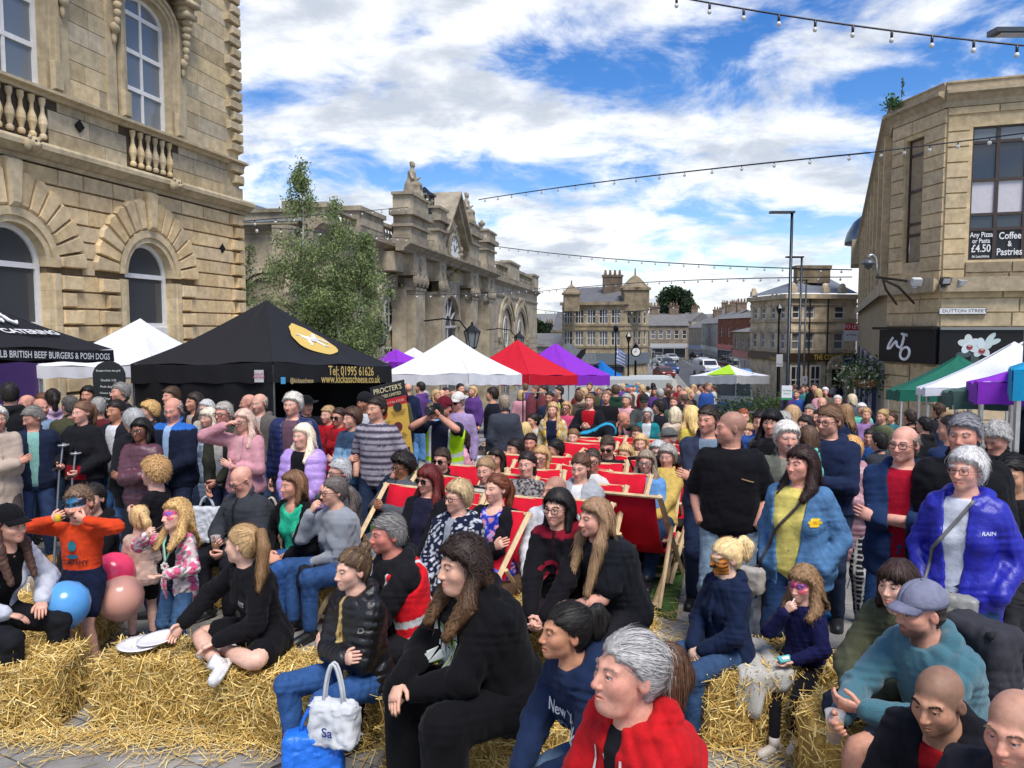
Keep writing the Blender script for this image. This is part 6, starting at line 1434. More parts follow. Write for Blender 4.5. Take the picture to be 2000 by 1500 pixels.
def onval(T,i,txt,size,f,dz,col,sx=1,bold=.01,par='val'):
 """lettering on the valance between corner i and i+1 (left to right seen from outside)"""
 a,b=i,(i+1)%4;A_,B_=np.array([*T['cs'][a],T['Z'][a]]),np.array([*T['cs'][b],T['Z'][b]]);d=unit(B_-A_);nr=unit([d[1],-d[0],0])
 m=MB(col);m.text(txt,size,O=A_+(B_-A_)*f+nr*.045+[0,0,-T['dv']*dz]-T['O'],X=d,sx=sx,bold=bold);mk('lettering',m,'sign',T[par])
def onroof(T,i,pts,lift=.03):
 a,b=i,(i+1)%4;A_,B_,P_=np.array([*T['cs'][a],T['Z'][a]]),np.array([*T['cs'][b],T['Z'][b]]),np.array([*T['C'],T['zp']]);nr=unit(np.cross(B_-A_,P_-A_));nr=nr*np.sign(nr[2])
 o_=[]
 for k,f in pts:e=A_+(B_-A_)*k;p=e+(P_-e)*f;o_.append(p+nr*lift-np.array([0,0,.06*sin(f*pi)+.03*4*k*(1-k)*(1-f)])-T['O'])
 return o_
BLK=(.018,.018,.021)
T1=tent('black cheese stall gazebo with yellow roundel and gold phone number',531,253,763,706,748,587,BLK,side=[3,1,2])
onval(T1,0,'Tel: 01995 61626',.215,.60,.38,(.62,.44,.14),.80);onval(T1,0,'www.kickasscheese.co.uk',.185,.60,.80,(.62,.44,.14),.82);onval(T1,0,'@kickasscheese',.10,.19,.88,(.6,.45,.2),.8)
m=MB((.62,.43,.10));P=onroof(T1,0,[(.53+.235*cos(a)*(1+.03*sin(9*a)),.42+.24*sin(a)*(1+.03*cos(8*a)))for a in np.linspace(0,2*pi,41)[:-1]],.035);c_=np.mean(P,0);m.add([c_]+P,[(0,1+i,1+(i+1)%40)for i in range(40)]);emb=mk('roundel',m,'sign',T1['can'])
m=MB((.7,.68,.66));kk=lambda pts,r:m.tube(onroof(T1,0,pts,.05),r,6)
kk([(.42,.45),(.47,.41),(.53,.39),(.58,.41)],[.02,.05,.055,.03]);kk([(.58,.41),(.62,.47),(.64,.50)],[.03,.035,.015]);kk([(.47,.41),(.46,.33),(.44,.30)],[.03,.02,.012]);kk([(.55,.40),(.60,.31),(.64,.30)],[.03,.02,.012]);kk([(.58,.42),(.66,.40),(.70,.36)],[.025,.02,.01]);kk([(.44,.45),(.38,.48),(.36,.47)],[.02,.012,.008]);mk('goat_emblem',m,'sign',emb)
m=MB((.62,.6,.6));A_=np.array([*T1['cs'][0],T1['Z'][0]]);Lv=np.array([*T1['cs'][3],T1['Z'][3]]);d=unit(Lv-A_);nr=unit([-d[1],d[0],0]);nr=nr*(-1 if nr[1]>0 else 1);O_=A_+d*.22+nr*.05-T1['O']
m.add([O_+d*a+np.array([0,0,z])for a,z in((-.09,-.30),(-.09,-.12),(.09,-.12),(.09,-.30))],[(0,1,2,3)]);pt_=mk('patch',m,'sign',T1['val']);m=MB((.55,.08,.15));m.text('best of\nlocal food',.055,O=O_+nr*.006+[0,0,-.20],X=-d,bold=.01);mk('lettering',m,'sign',pt_)
m=MB((.08,.35,.6));A2_=np.array([*T1['cs'][0],T1['Z'][0]]);B2_=np.array([*T1['cs'][1],T1['Z'][1]]);d2=unit(B2_-A2_);n2_=unit([d2[1],-d2[0],0]);O_=A2_+d2*.16+n2_*.045+[0,0,-T1['dv']*.88]-T1['O'];m.add([O_+d2*a+np.array([0,0,z])for a,z in((-.05,-.05),(.05,-.05),(.05,.05),(-.05,.05))],[(0,1,2,3)]);mk('patch',m,'sign',T1['val'])
T2=tent('black burger stall gazebo at the left edge with white ram emblem',-175,-560,219,668,700,545,BLK,side=[2,3])
onval(T2,0,'100% & 1/2LB BRITISH BEEF BURGERS & POSH DOGS',.125,.58,.60,(.68,.68,.68),.80,.012)
m=MB((.68,.68,.68));P0=onroof(T2,0,[(.62,.26)],.05)[0];P1=onroof(T2,0,[(.80,.26)],.05)[0];P2=onroof(T2,0,[(.62,.40)],.05)[0];m.text('R.T CATERING',.17,O=P0,X=P1-P0,Z=P2-P0,bold=.03,sx=1.1);mk('lettering',m,'sign',T2['can'])
m=MB((.7,.7,.7));kk=lambda pts,r:m.tube(onroof(T2,0,pts,.05),r,6)
for k in range(4):kk([(.54+.015*k,.58-.035*k),(.59+.01*k,.575-.035*k),(.635,.545-.035*k),(.66-.01*k,.50-.03*k)],[.012,.026,.026,.012])
kk([(.70,.54),(.73,.50),(.71,.44),(.73,.40),(.76,.43)],.024);kk([(.68,.56),(.73,.55),(.75,.53)],.018);mk('ram_emblem',m,'sign',T2['can'])
WHT=(.78,.79,.84)
T3=tent('white gazebo standing behind the two black ones on the left',300,74,420,712,738,623,WHT,S=2.3,D=12.6,alpha=.22)
T4=tent('big white gazebo left of the red one over the jewellery stall',915,742,1019,729,752,655,WHT)
T5=tent('red gazebo between the white and purple ones',1034,905,1111,731,752,664,(.60,.012,.03),D=24.5,alpha=.62)
T6=tent('purple gazebo right of the red gazebo with the feather flag behind',1112,1000,1156,731,753,670,(.27,.035,.55),D=27,alpha=.62)
T7=tent('blue gazebo farther back in front of the corner building',1186,1130,1218,737,741,703,(.01,.16,.52),S=3.0)
T8=tent('purple gazebo mostly hidden behind the big white one',776,735,826,707,718,682,(.27,.035,.55),S=2.0,D=31,alpha=.6)
T9=tent('small white gazebo top peeping out beside the hidden purple one',812,770,858,706,716,679,WHT,S=2.0,D=34,alpha=.6)
T10=tent('white gazebo with lime green side panel by the ice cream van',1440,1425,1501,733,750,713,WHT,D=40,alpha=.9,vcol=(.55,.57,.6))
m=MB((.42,.70,.03));P=onroof(T10,3,[(.35,.05),(1.0,.03),(1.0,.62),(.99,.97)],.06);m.add(P,[(0,1,2,3)]);mk('lime_panel',m,'canvas',T10['can'])
GRN=(.012,.13,.085)
T11=tent('dark green gazebo in front of the shop sign on the right',1762,1736,1905,762,784,694,GRN,D=19)
T12=tent('white gazebo overlapping the dark green one on the right',1812,1795,2090,757,774,668,WHT,D=13.5)
T13=tent('grey green gazebo under the white one on the right',1868,1838,2080,764,800,712,(.06,.12,.10),D=11.5)
T14=tent('purple gazebo at the right edge beside the blue one',1915,1893,2260,745,790,655,(.27,.035,.55),D=9.6)
T15=tent('bright blue gazebo cut off by the right edge',1984,1975,2600,722,783,560,(.01,.30,.55),D=7.6)
# ---------------- straw bales ----------------
STR=[(.66,.46,.14),(.74,.55,.19),(.54,.35,.09),(.80,.64,.28),(.42,.26,.06)]
def bale(label,p,rz,Lx=.95,Wy=.46,H=.42,n=2600,z=None):
 t=thing('straw_bale',label,'straw bale',(p[0],p[1],gz(p[1])if z is None else z),rz,'straw bales used as seats');m=MB();lx,wy=Lx/2,Wy/2
 V,F=SDF().fn(lambda q:np.linalg.norm(np.maximum(np.abs(q-[0,0,H/2])-[lx-.07,wy-.07,H/2-.06],0),axis=-1)-.06+.012*wr(q*2),(-lx,-wy,0),(lx,wy,H),.01).mesh(.035);m.add(V,F,np.array(STR[2])*.75*(1+.3*np.sin(V[:,:1]*90)*np.sin(V[:,2:3]*110)))
 f=rng.choice(5,n,p=[.30,.22,.10,.10,.28]);a,b=rng.uniform(-1,1,n),rng.uniform(-1,1,n)
 P=np.where((f==0)[:,None],np.stack([a*lx,b*wy,np.full(n,H)],1),np.where((f==1)[:,None],np.stack([a*lx,np.full(n,wy),(b+1)*H/2],1),np.where((f==4)[:,None],np.stack([a*lx,np.full(n,-wy),(b+1)*H/2],1),np.stack([np.where(f==2,lx,-lx),a*wy,(b+1)*H/2],1))))
 nr=np.where((f==0)[:,None],[0,0,1.],np.where((f==1)[:,None],[0,1.,0],np.where((f==4)[:,None],[0,-1.,0],np.stack([np.where(f==2,1.,-1.),0*a,0*a],1))))
 d=rng.normal(size=(n,3));d-=(d*nr).sum(1,keepdims=True)*nr*.75;d/=np.linalg.norm(d,axis=1,keepdims=True);ln=rng.uniform(.025,.08,(n,1));P=P+nr*rng.uniform(-.014,.014,(n,1))
 w=np.cross(d,nr+rng.normal(0,.4,(n,3)));w/=np.linalg.norm(w,axis=1,keepdims=True)+1e-9;w*=rng.uniform(.0016,.0034,(n,1))
 P[:,2]=np.maximum(P[:,2],.01);e0,e1=P-d*ln,P+d*ln+nr*rng.uniform(-.01,.03,(n,1));e0[:,2]=np.maximum(e0[:,2],.004);e1[:,2]=np.maximum(e1[:,2],.004)
 Q=np.stack([e0-w,e0+w,e1+w,e1-w],1).reshape(-1,3);c=np.array(STR)[rng.integers(0,5,n)]*rng.uniform(.75,1.25,(n,1));st=MB();st.add(Q,np.arange(4*n).reshape(-1,4),np.repeat(c,4,0))
 mk('bale_core',m,'straw',t,True);mk('stalks',st,'straw',t);return t
g_=lambda u,v:gpt(u,v)
def at(u,D):return(px3(u,640,D)[0],D)
bale('straw bale at the bottom left corner with nobody on it',at(-46,4.62),.02,.96,.40,.37,5000)
bale('long straw bale carrying the cross legged girl and the paper plate',at(330,4.68),.02,.90,.40,.37,5200)
bale('straw bale between the cross legged girl and the woman in black puffer jacket',at(582,4.48),-.12,.90,.42,.38,5000)
bale('straw bale under the large woman in the black hoodie',at(945,4.05),-.3,1.0,.46,.40,3500)
bale('straw bale under the couple on the left, green top and grey jumper',at(600,6.4),.06,1.0,.42,.40,2600)
bale('straw bale under the man in the grey fleece holding a drink',at(465,6.6),.12,.8,.4,.40,1200)
bale('straw bale behind the man in the red safety vest',at(985,5.55),-.25,.85,.44,.42,2600)
bale('straw bale under the long haired couple with its end showing',at(1120,5.15),-.2,1.1,.44,.44,3000)
bale('straw bale under the two face painted children on the right',at(1502,4.5),.12,.86,.46,.42,5000)
bale('straw bale under the man in the teal hoodie at the right',at(1800,3.75),-.2,1.0,.46,.42,1500)
bale('straw bale behind the boy in orange under the seated women',at(70,5.7),.05,.9,.40,.36,2200)
n=2900;P=[]
while len(P)<n:
 r_=random.random()
 if r_<.66:u,v=random.gauss(random.choice([60,250,420,560,600]),90),1426+abs(random.gauss(0,26))
 elif r_<.72:u,v=random.uniform(0,900),random.uniform(1380,1500)
 elif r_<.85:u,v=random.gauss(1500,90),random.gauss(1470,22)
 elif r_<.94:u,v=random.gauss(1290,40),random.gauss(1230,40)
 else:u,v=random.uniform(480,1350),random.gauss(1240,50)
 if v<1010 or v>1560 or random.random()<.25:continue
 P.append(gpt(u,v))
P=np.array(P);a=rng.uniform(0,6.28,n);ln=rng.uniform(.02,.085,n);w=rng.uniform(.0016,.003,n);d=np.stack([np.cos(a),np.sin(a),rng.uniform(-.05,.22,n)],1);s_=np.stack([-np.sin(a),np.cos(a),0*a],1);P[:,2]+=rng.uniform(.004,.025,n)
Q=np.stack([P-d*ln[:,None]*[1,1,0]-s_*w[:,None],P-d*ln[:,None]*[1,1,0]+s_*w[:,None],P+d*ln[:,None]+s_*w[:,None],P+d*ln[:,None]-s_*w[:,None]],1).reshape(-1,3);m=MB();m.add(Q,np.arange(4*n).reshape(-1,4),np.repeat(np.array(STR)[rng.integers(0,5,n)]*rng.uniform(.8,1.2,(n,1)),4,0));struct('loose_straw',m,'straw','stuff')
# ---------------- deckchairs ----------------
DKR,WOOD=(.52,.006,.022),(.62,.46,.26)
def deck_parts(t,text=False):
 m=MB(WOOD)
 for e in(-1,1):
  m=MB(WOOD);x=e*.29;A_,B_=np.array([x,-.52,.98]),np.array([x,.50,.02]);m.tube([A_,B_],.026,4);mk('back_rail',m,'wood',t)
  m=MB(WOOD);m.tube([[e*.255,.46,.42],[e*.255,-.50,.02]],.024,4);mk('seat_rail',m,'wood',t)
  m=MB(WOOD);m.tube([[e*.325,-.16,.64],[e*.325,-.62,.05]],.018,4);mk('prop',m,'wood',t)
 for y,z,w in((-.52,.97,.32),(.46,.41,.28),(.44,.07,.30),(-.49,.03,.27),(-.60,.07,.33)):m=MB(WOOD);m.tube([[-w,y,z],[w,y,z]],.016,6);mk('crossbar',m,'wood',t)
 m=MB(DKR);G=[]
 for f in np.linspace(0,1,15):
  y=-.51+.97*f;z=.985+(.425-.985)*f-.40*sin(pi*f**.8)*.92;G.append([[x,y,z-.012*(1-(x/.25)**2)]for x in np.linspace(-.25,.25,7)])
 m.sheet(G,th=.003);cv=mk('canvas',m,'deck',t,True)
 if text:
  m=MB((.75,.70,.70));P=lambda f:np.array([0,-.51+.97*f,.985+(.425-.985)*f-.40*sin(pi*f**.8)*.92+.008])
  zv=unit(P(.08)-P(.25));nv=unit(np.cross(zv,[1,0,0]));
  for s_,f,sz in(('Amazing',.12,.10),('Accrington',.20,.085),('acrylics',.33,.08)):m.text(s_,sz,O=P(f)+nv*.012,X=(-1,0,0),Z=zv,bold=.01)
  mk('lettering',m,'sign',cv)
DCK={}
def deckchair(label,p,yaw,text=False):
 rz=R(180-yaw);loc=(p[0],p[1],gz(p[1]));G_='red canvas deckchairs on the turf'
 if text not in DCK:
  t=thing('deckchair',label,'deckchair',loc,rz,G_);deck_parts(t,text);DCK[text]=t;return t
 return dup(DCK[text],loc,rz,label,G_)
# ---------------- vehicles ----------------
def car(label,u,D,rz,col,kind='car',L_=4.2,W_=1.75,H_=1.48,name='parked_car'):
 p=(px3(u,640,D)[0],D,gz(D));t=thing(name,label,'van' if kind=='van' else 'car',p,rz)
 if kind=='car':pr=[(-.5,.30),(-.5,.55),(-.47,.62),(-.27,.66),(-.13,.95),(.02,1.0),(.22,.98),(.40,.72),(.48,.66),(.5,.5),(.5,.30)]
 else:pr=[(-.5,.26),(-.5,.52),(-.46,.60),(-.32,.66),(-.22,.97),(-.1,1.0),(.46,1.0),(.5,.92),(.5,.26)]
 ws=[.94,1,1,.98,.84,.80,.80,.9,.95,.98,.94][:len(pr)]if kind=='car' else[.95,1,1,.98,.88,.9,.9,.95,.96]
 m=MB(col);n=len(pr);V=[]
 for sgn in(-1,1):V+=[(sgn*W_/2*w,y*L_,z*H_)for(y,z),w in zip(pr,ws)]
 m.add(V,[tuple(range(n)),tuple(range(n,2*n))[::-1]]+[(i,i+n,(i+1)%n+n,(i+1)%n)for i in range(n)]);mk('body',m,'paint',t)
 for y in(-.31,.31):
  for e in(-1,1):m=MB((.015,.015,.016));m.tube([(e*W_*.5-.11,y*L_,.32),(e*W_*.5+.02,y*L_,.32)],.32,16);w=mk('wheel',m,'plastic',t);m=MB((.35,.35,.36));m.tube([(e*(W_*.5+.021)-.02,y*L_,.32),(e*(W_*.5+.025),y*L_,.32)],.19,12);mk('rim',m,'metal',w)
 G=(.02,.025,.03);m=MB(G)
 if kind=='car':
  q=lambda y,z,w:(w*W_/2,y*L_,z*H_)
  m.add([q(-.262,.685,-.86),q(-.262,.685,.86),q(-.145,.945,.76),q(-.145,.945,-.76)],[(0,1,2,3)]);V=np.concatenate(m.V)+[0,-.02,.01];m=MB(G);m.add(V,[(0,1,2,3)]);mk('windscreen',m,'glass_dark',t);m=MB(G);m.add([q(.39,.74,-.8),q(.39,.74,.8),q(.235,.95,.72),q(.235,.95,-.72)],[(0,1,2,3)]);V=np.concatenate(m.V)+[0,.03,.01];m=MB(G);m.add(V,[(0,1,2,3)]);mk('rear_window',m,'glass_dark',t)
  for e in(-1,1):m=MB(G);m.add([(e*(W_/2*.97),-.22*L_,.69*H_),(e*(W_/2*.97),.34*L_,.71*H_),(e*(W_/2*.84),.21*L_,.95*H_),(e*(W_/2*.84),-.11*L_,.93*H_)],[(0,1,2,3)]);mk('side_window',m,'glass_dark',t)
 else:
  m.add([(-.42*W_,-.315*L_-.03,.69*H_),(.42*W_,-.315*L_-.03,.69*H_),(.39*W_,-.235*L_-.03,.93*H_),(-.39*W_,-.235*L_-.03,.93*H_)],[(0,1,2,3)]);mk('windscreen',m,'glass_dark',t)
  for e in(-1,1):m=MB(G);m.b2((e*W_*.475,-.24*L_,.66*H_),(e*W_*.492,-.02*L_,.9*H_));mk('side_window',m,'glass_dark',t)
 for e in(-1,1):m=MB((.7,.7,.66));m.ell((e*W_*.36,-.492*L_,.56*H_),(.17,.06,.09),10,6);mk('headlight',m,'plastic',t)
 m=MB((.6,.6,.55));m.b2((-.26,-.5*L_-.02,.34*H_),(.26,-.5*L_-.005,.42*H_));mk('number_plate',m,'sign',t);return t
car('blue hatchback driving down the far street towards the square',1307,104,.1,(.02,.06,.20))
car('dark car parked just behind the blue hatchback on the left kerb',1302,120,.1,(.03,.035,.05))
car('silver car parked on the left kerb halfway up the street',1290,122,.1,(.30,.31,.32));car('grey car parked farther up the left kerb near the green van',1284,150,.1,(.12,.13,.14))
car('white van parked on the right kerb of the far street',1381,100,.1,(.6,.6,.6),'van',5,2,2.2,'parked_van');car('silver blue car parked in front of the white van',1388,90,.1,(.22,.26,.32))
car('bright green delivery van at the top of the visible street',1301,165,.1,(.20,.45,.08),'van',6.5,2.2,2.9,'delivery_van')
car('dark red car parked low on the left kerb of the far street',1298,96,.1,(.16,.02,.02));car('white car parked far up on the right kerb behind the white van',1374,122,.1,(.5,.5,.5));car('black car parked high on the right kerb of the far street',1362,150,.1,(.02,.02,.025));car('pale car near the top of the street before the green van',1311,140,.1,(.45,.46,.47))
p=at(1432,44);iv=thing('ice_cream_van','blue and white ice cream van with curly red lettering behind the planter','van',(*p,gz(44)),-.25)
m=MB((.55,.60,.66));W2=1.02;m.prism([(-W2,.45),(W2,.45),(W2,1.3),(W2*.92,2.1),(-W2*.92,2.1),(-W2,1.3)],-2.3,2.4);mk('body',m,'paint',iv)
m=MB((.04,.22,.52));m.b2((-1.05,-2.2,2.08),(1.05,2.3,2.5));m.b2((-1.1,-2.34,.5),(1.1,2.35,.9));rfp=mk('roof_sign',m,'paint',iv);m=MB((.65,.62,.62));m.prism([(-.9,2.16),(.9,2.16),(.82,2.5),(.3,2.66),(-.3,2.66),(-.82,2.5)],-2.36,-2.22);bo=mk('sign_board',m,'sign',rfp);m=MB((.6,.02,.03));m.text('SUPER WHIPPY',.30,O=(0,-2.375,2.35),bold=.02,sx=.85);mk('lettering',m,'sign',bo)
m=MB((.10,.14,.18));m.add([(-.92,-2.32,1.25),(.92,-2.32,1.25),(.86,-2.32,2.02),(-.86,-2.32,2.02)],[(0,1,2,3)]);mk('windscreen',m,'glass_dark',iv);m=MB((.15,.17,.2));m.b2((-1.04,-1.2,1.3),(-1.0,1.6,2.0));mk('serving_hatch',m,'glass_dark',iv)
for e in(-1,1):
 m=MB((.7,.7,.65));m.ell((e*.75,-2.32,1.05),(.14,.05,.12));mk('headlight',m,'plastic',iv)
 for y in(-1.5,1.5):m=MB((.015,.015,.015));m.tube([(e*1.0-.1,y,.34),(e*1.0+.08,y,.34)],.34,14);mk('wheel',m,'plastic',iv)
p=at(1271,60);tr=thing('catering_trailer','cream curved roof catering trailer with open hatch in the middle distance','trailer',(*p,gz(60)),.05);m=MB((.60,.60,.54));m.prism([(-1.85,.5),(1.85,.5),(1.95,1.6),(1.8,2.1),(1.4,2.35),(-1.4,2.35),(-1.8,2.1),(-1.95,1.6)],-1,1);mk('body',m,'paint',tr);m=MB((.02,.02,.02));m.b2((-.7,-1.02,1.15),(1.3,-1.0,1.8));mk('hatch_opening',m,'paint',tr);m=MB((.5,.5,.46));m.b2((-.75,-1.5,1.08),(1.35,-1.0,1.15));mk('counter',m,'paint',tr)
for e in(-.6,.6):m=MB((.015,.015,.015));m.tube([(e,-1.05,.3),(e,-.8,.3)],.3,12);mk('wheel',m,'plastic',tr)
# ---------------- street furniture, signs ----------------
def board(name,label,cat,u0,v0,u1,v1,D,col,texts=(),yaw=0,th=.03,post=None,mat_='sign',tiltx=0):
 a,b=px3(u0,v1,D),px3(u1,v0,D);c=(a+b)/2;w,h=b[0]-a[0],b[2]-a[2];t=thing(name,label,cat,c,yaw);m=MB(col);m.box((0,0,0),(w,th,h));bo=mk('board',m,mat_,t)
 for tx,f,fz_,sz,cl in texts:m=MB(cl);m.text(tx,h*sz,O=((f-.5)*w,-th/2-.004,(fz_-.5)*h),bold=.012,sx=.85);mk('lettering',m,'sign',bo)
 if post:m=MB((.05,.055,.06));z0=gz(D)-c[2];m.tube([(post,th,z0),(post,th,h/2)],.045,7);mk('post',m,'metal',t)
 return t,w,h,bo
RED,NV,WH=(.55,.02,.03),(.015,.03,.09),(.7,.7,.7)
t,w,h,bo=board('to_let_sign','red and white letting board high on the wall between pub and corner shop','sign',1648,632,1677,666,58,WH,[('LETTINGS',.5,.35,.16,NV)]);m=MB(RED);m.b2((-w/2,-.03,h*.12),(w/2,-.016,h/2));o=mk('band',m,'sign',t);m=MB(WH);m.text('TO LET',h*.30,O=(0,-.035,h*.31),bold=.02,sx=.9);mk('lettering',m,'sign',o)
t,w,h,bo=board('pub_sign','navy hanging pub sign with yellow foot beside the pub fascia','sign',1646,695,1672,719,60,(.012,.02,.07),[('ADMIRAL',.5,.78,.22,WH),('DARTS',.5,.38,.26,(.15,.3,.5))]);m=MB((.6,.5,.02));m.b2((-w/2,-.025,-h/2-.1),(w/2,.01,-h/2));mk('band',m,'sign',t)
board('shop_sign_board','red oblong shop sign projecting on the far street','sign',1428,680,1441,690,92,RED,[('TAXIS',.5,.5,.5,WH)]);board('shop_sign_board','green oblong shop sign above the red one on the far street','sign',1433,670,1444,676,92,(.01,.25,.10),[('BETS',.5,.5,.6,WH)])
board('road_sign','white traffic sign on the tallest lamp post in front of the pub','sign',1516,692,1529,716,40,WH,[('No entry',.5,.2,.14,NV)],post=.02);board('road_sign','small white notice on the middle lamp post by the pub windows','sign',1567,735,1577,749,41,WH,[('P',.5,.5,.5,NV)])
t,w,h,bo=board('notice','white and green notice on a dark post at the planter bed','sign',1526,753,1547,781,17.5,WH,[('No Parking',.5,.66,.15,(.05,.3,.1)),('market day',.5,.45,.13,(.05,.3,.1))],post=.001);m=MB((.02,.25,.10));m.b2((-w/2,-.022,-h/2),(w/2,-.0155,-h/2+.05));mk('band',m,'sign',bo)
for i in range(4):
 p=at(1585+i*13,52);t=thing('barrier','red plastic barrier, %s of the row before the pub door'%('first from the left','second from the left','third from the left','last on the right')[i],'barrier',(*p,gz(52)),.1*i,'red barriers before the pub');m=MB((.55,.03,.02))
 for x in(-.2,0,.2):m.b2((x-.03,-.03,.1),(x+.03,.03,1))
 for z in(.1,.5,.95):m.b2((-.24,-.032,z),(.24,.032,z+.07))
 mk('frame',m,'plastic',t)
t=thing('hanging_basket','round flower basket hanging by the corner shop glass front','basket',px3(1693,742,27));m=MB((.22,.12,.05));m.lathe([(.06,-.3),(.3,-.22),(.42,-.05),(.44,0),(.40,0)],14);mk('basket',m,'straw',t);lf=MB();leafcloud(lf,rng.normal(0,1,(900,3))*[.42,.42,.22]+[-.1,0,.2],.07,[(.06,.11,.03),(.04,.08,.03),(.30,.30,.25)]);mk('foliage',lf,'leaf',t)
t2=thing('hanging_basket','leafier basket just left of the round flower basket','basket',px3(1682,732,29));m=MB((.10,.08,.04));m.lathe([(.06,-.5),(.3,-.35),(.4,-.1),(.4,-.08)],12);mk('basket',m,'straw',t2);lf=MB();leafcloud(lf,rng.normal(0,1,(900,3))*[.45,.45,.35],.07,[(.06,.11,.03),(.04,.08,.03),(.09,.13,.05)]);mk('foliage',lf,'leaf',t2)
p=at(1242,62);t=thing('street_clock','dark pillar clock with white dial in front of the corner building','clock',(*p,gz(62)));m=MB((.015,.018,.018));H=px3(1242,687,62)[2]-gz(62);m.tube([(0,0,0),(0,0,.8),(0,0,.85),(0,0,H-.7)],[.22,.2,.1,.09],10);mk('pillar',m,'metal',t);m=MB((.015,.018,.018));m.tube([(0,-.2,H),(0,.2,H)],.40,20);m.lathe([(.26,.32),(.2,.5),(.05,.65),(.0,.85)],8,(0,0,H));mk('clock_case',m,'metal',t);m=MB((.7,.7,.66));m.tube([(0,-.215,H),(0,-.2,H)],.32,20);f_=mk('dial',m,'sign',t);m=MB((.01,.01,.01));m.box((.0,-.225,H+.1),(.035,.01,.22));m.box((-.08,-.225,H+.0),(.2,.01,.035));mk('clock_hand',m,'sign',f_)
p=at(1203,50);t=thing('flagpole','thin flagpole flying a blue and white flag before the corner building','flag',(*p,gz(50)));H=px3(1203,650,50)[2]-gz(50);m=MB((.03,.03,.035));m.tube([(0,0,0),(0,0,H)],.05,6);m.ell((0,0,H+.25),(.18,.18,.25),8,6);mk('pole',m,'metal',t)
zf=px3(1203,680,50)[2]-gz(50);G=[[(x,.12*sin(x*6),zf+z-.35*x*x-.18*x+.02*sin(x*9))for x in np.linspace(0,.62,14)]for z in np.linspace(0,-.95,10)];C=[(.62,.64,.66)if(i%2==1 and not(j<6 and i<5))or(j<6 and i<5 and(i==2 or j==3))else(.01,.09,.35)for i in range(10)for j in range(14)];m=MB();m.sheet(G,np.array(C));mk('flag',m,'canvas',t)
for u,v,D,lb in((1228,655,58,'black lantern post right of the flag'),):
 p=at(u,D);t=thing('lantern_post',lb,'lamp post',(*p,gz(D)));H=px3(u,v,D)[2]-gz(D);m=MB((.015,.016,.018));m.tube([(0,0,0),(0,0,H-.6)],.06,7);mk('pole',m,'metal',t);m=MB((.05,.05,.05));m.lathe([(.05,H-.6),(.22,H-.1),(.26,H-.08),(.06,H+.2),(0,H+.3)],6);mk('lantern',m,'metal',t)
p=at(1521,56);t=thing('lantern_post','black lantern post in front of the pub corner left of the lamp posts','lamp post',(*p,gz(56)));H=px3(1521,600,56)[2]-gz(56);m=MB((.015,.016,.018));m.tube([(0,0,0),(0,0,H-.6)],.06,7);mk('pole',m,'metal',t);m=MB((.05,.05,.05));m.lathe([(.05,H-.6),(.22,H-.1),(.26,H-.08),(.06,H+.2),(0,H+.3)],6);mk('lantern',m,'metal',t)
for u,v,D,lb,k in((922,662,34,'big black lantern on a curled bracket of the market hall portico',1.0),(742,655,27,'black lantern beside the birches on the market hall wall',.85),(1014,668,52,'black lantern on the right bay of the market hall',1.0)):
 c=px3(u,v,D);t=thing('wall_lantern',lb,'lantern',c);m=MB((.02,.025,.025));r_=.34*k;m.lathe([(.04,.75*k),(.06,.62*k),(r_*1.15,.32*k),(r_*1.1,.28*k),(r_,.28*k)],6)
 for i in range(6):a=i*pi/3;m.tube([(r_*cos(a),r_*sin(a),.28*k),(r_*.55*cos(a),r_*.55*sin(a),-.38*k)],.02,4)
 m.lathe([(0,-.5*k),(r_*.6,-.40*k),(r_*.6,-.36*k)],6);m.tube([(-.2,.6,.3),(-.6,.9,.8),(-1.4,1.2,.9),(-2.3,1.6,.8)],.035,5);mk('frame',m,'metal',t);m=MB((.22,.25,.25));m.lathe([(r_*.96,.27*k),(r_*.52,-.37*k)],6);mk('lantern_glass',m,'glass_dark',t)
a=px3(1128,706,45);t=thing('feather_flag','tall black feather flag leaning behind the purple gazebo','flag',(a[0]-.8,45,gz(45)));m=MB(BLK);H=a[2]-gz(45);m.prism([(0,H-1.0),(.25,H-.9),(1.25,H+.45),(1.3,H+.75),(1.05,H+.7),(.2,H-.4)],-.01,.01);mk('flag',m,'canvas',t);m=MB((.1,.1,.1));m.tube([(0,.02,0),(0,.02,H-.9),(.2,.02,H-.4),(1.05,.02,H+.7)],.025,5);mk('pole',m,'metal',t)
t=thing('market_canopy','dark slate roofed market shelter in front of the corner building shopfront','shelter',(*at(1110,70),gz(70)));m=MB((.10,.11,.12));zc_=px3(1110,712,70)[2]-gz(70);m.lathe([(2.9,zc_),(2.95,zc_+.15),(.2,zc_+1.9),(0,zc_+2.0)],8);mk('roof',m,'roof',t)
for i in range(6):a=i*pi/3+.2;m=MB((.06,.06,.06));m.tube([(2.6*cos(a),2.6*sin(a),0),(2.6*cos(a),2.6*sin(a),zc_)],.09,6);mk('post',m,'metal',t)
def quadboard(name,label,cat,C4,D,cols,th=.02):
 P=[px3(u,v,D)for u,v in C4];O=P[3];t=thing(name,label,cat,O);return t,[p-O for p in P],O
t,P,O=quadboard('roller_banner','tilted yellow cheese price banner with black heading and red strip','banner',[(722,757),(789,741),(808,892),(745,905)],9.7,None)
bl=lambda a,b:P[0]*(1-a)*b+P[1]*a*b+P[2]*a*(1-b)+P[3]*(1-a)*(1-b)
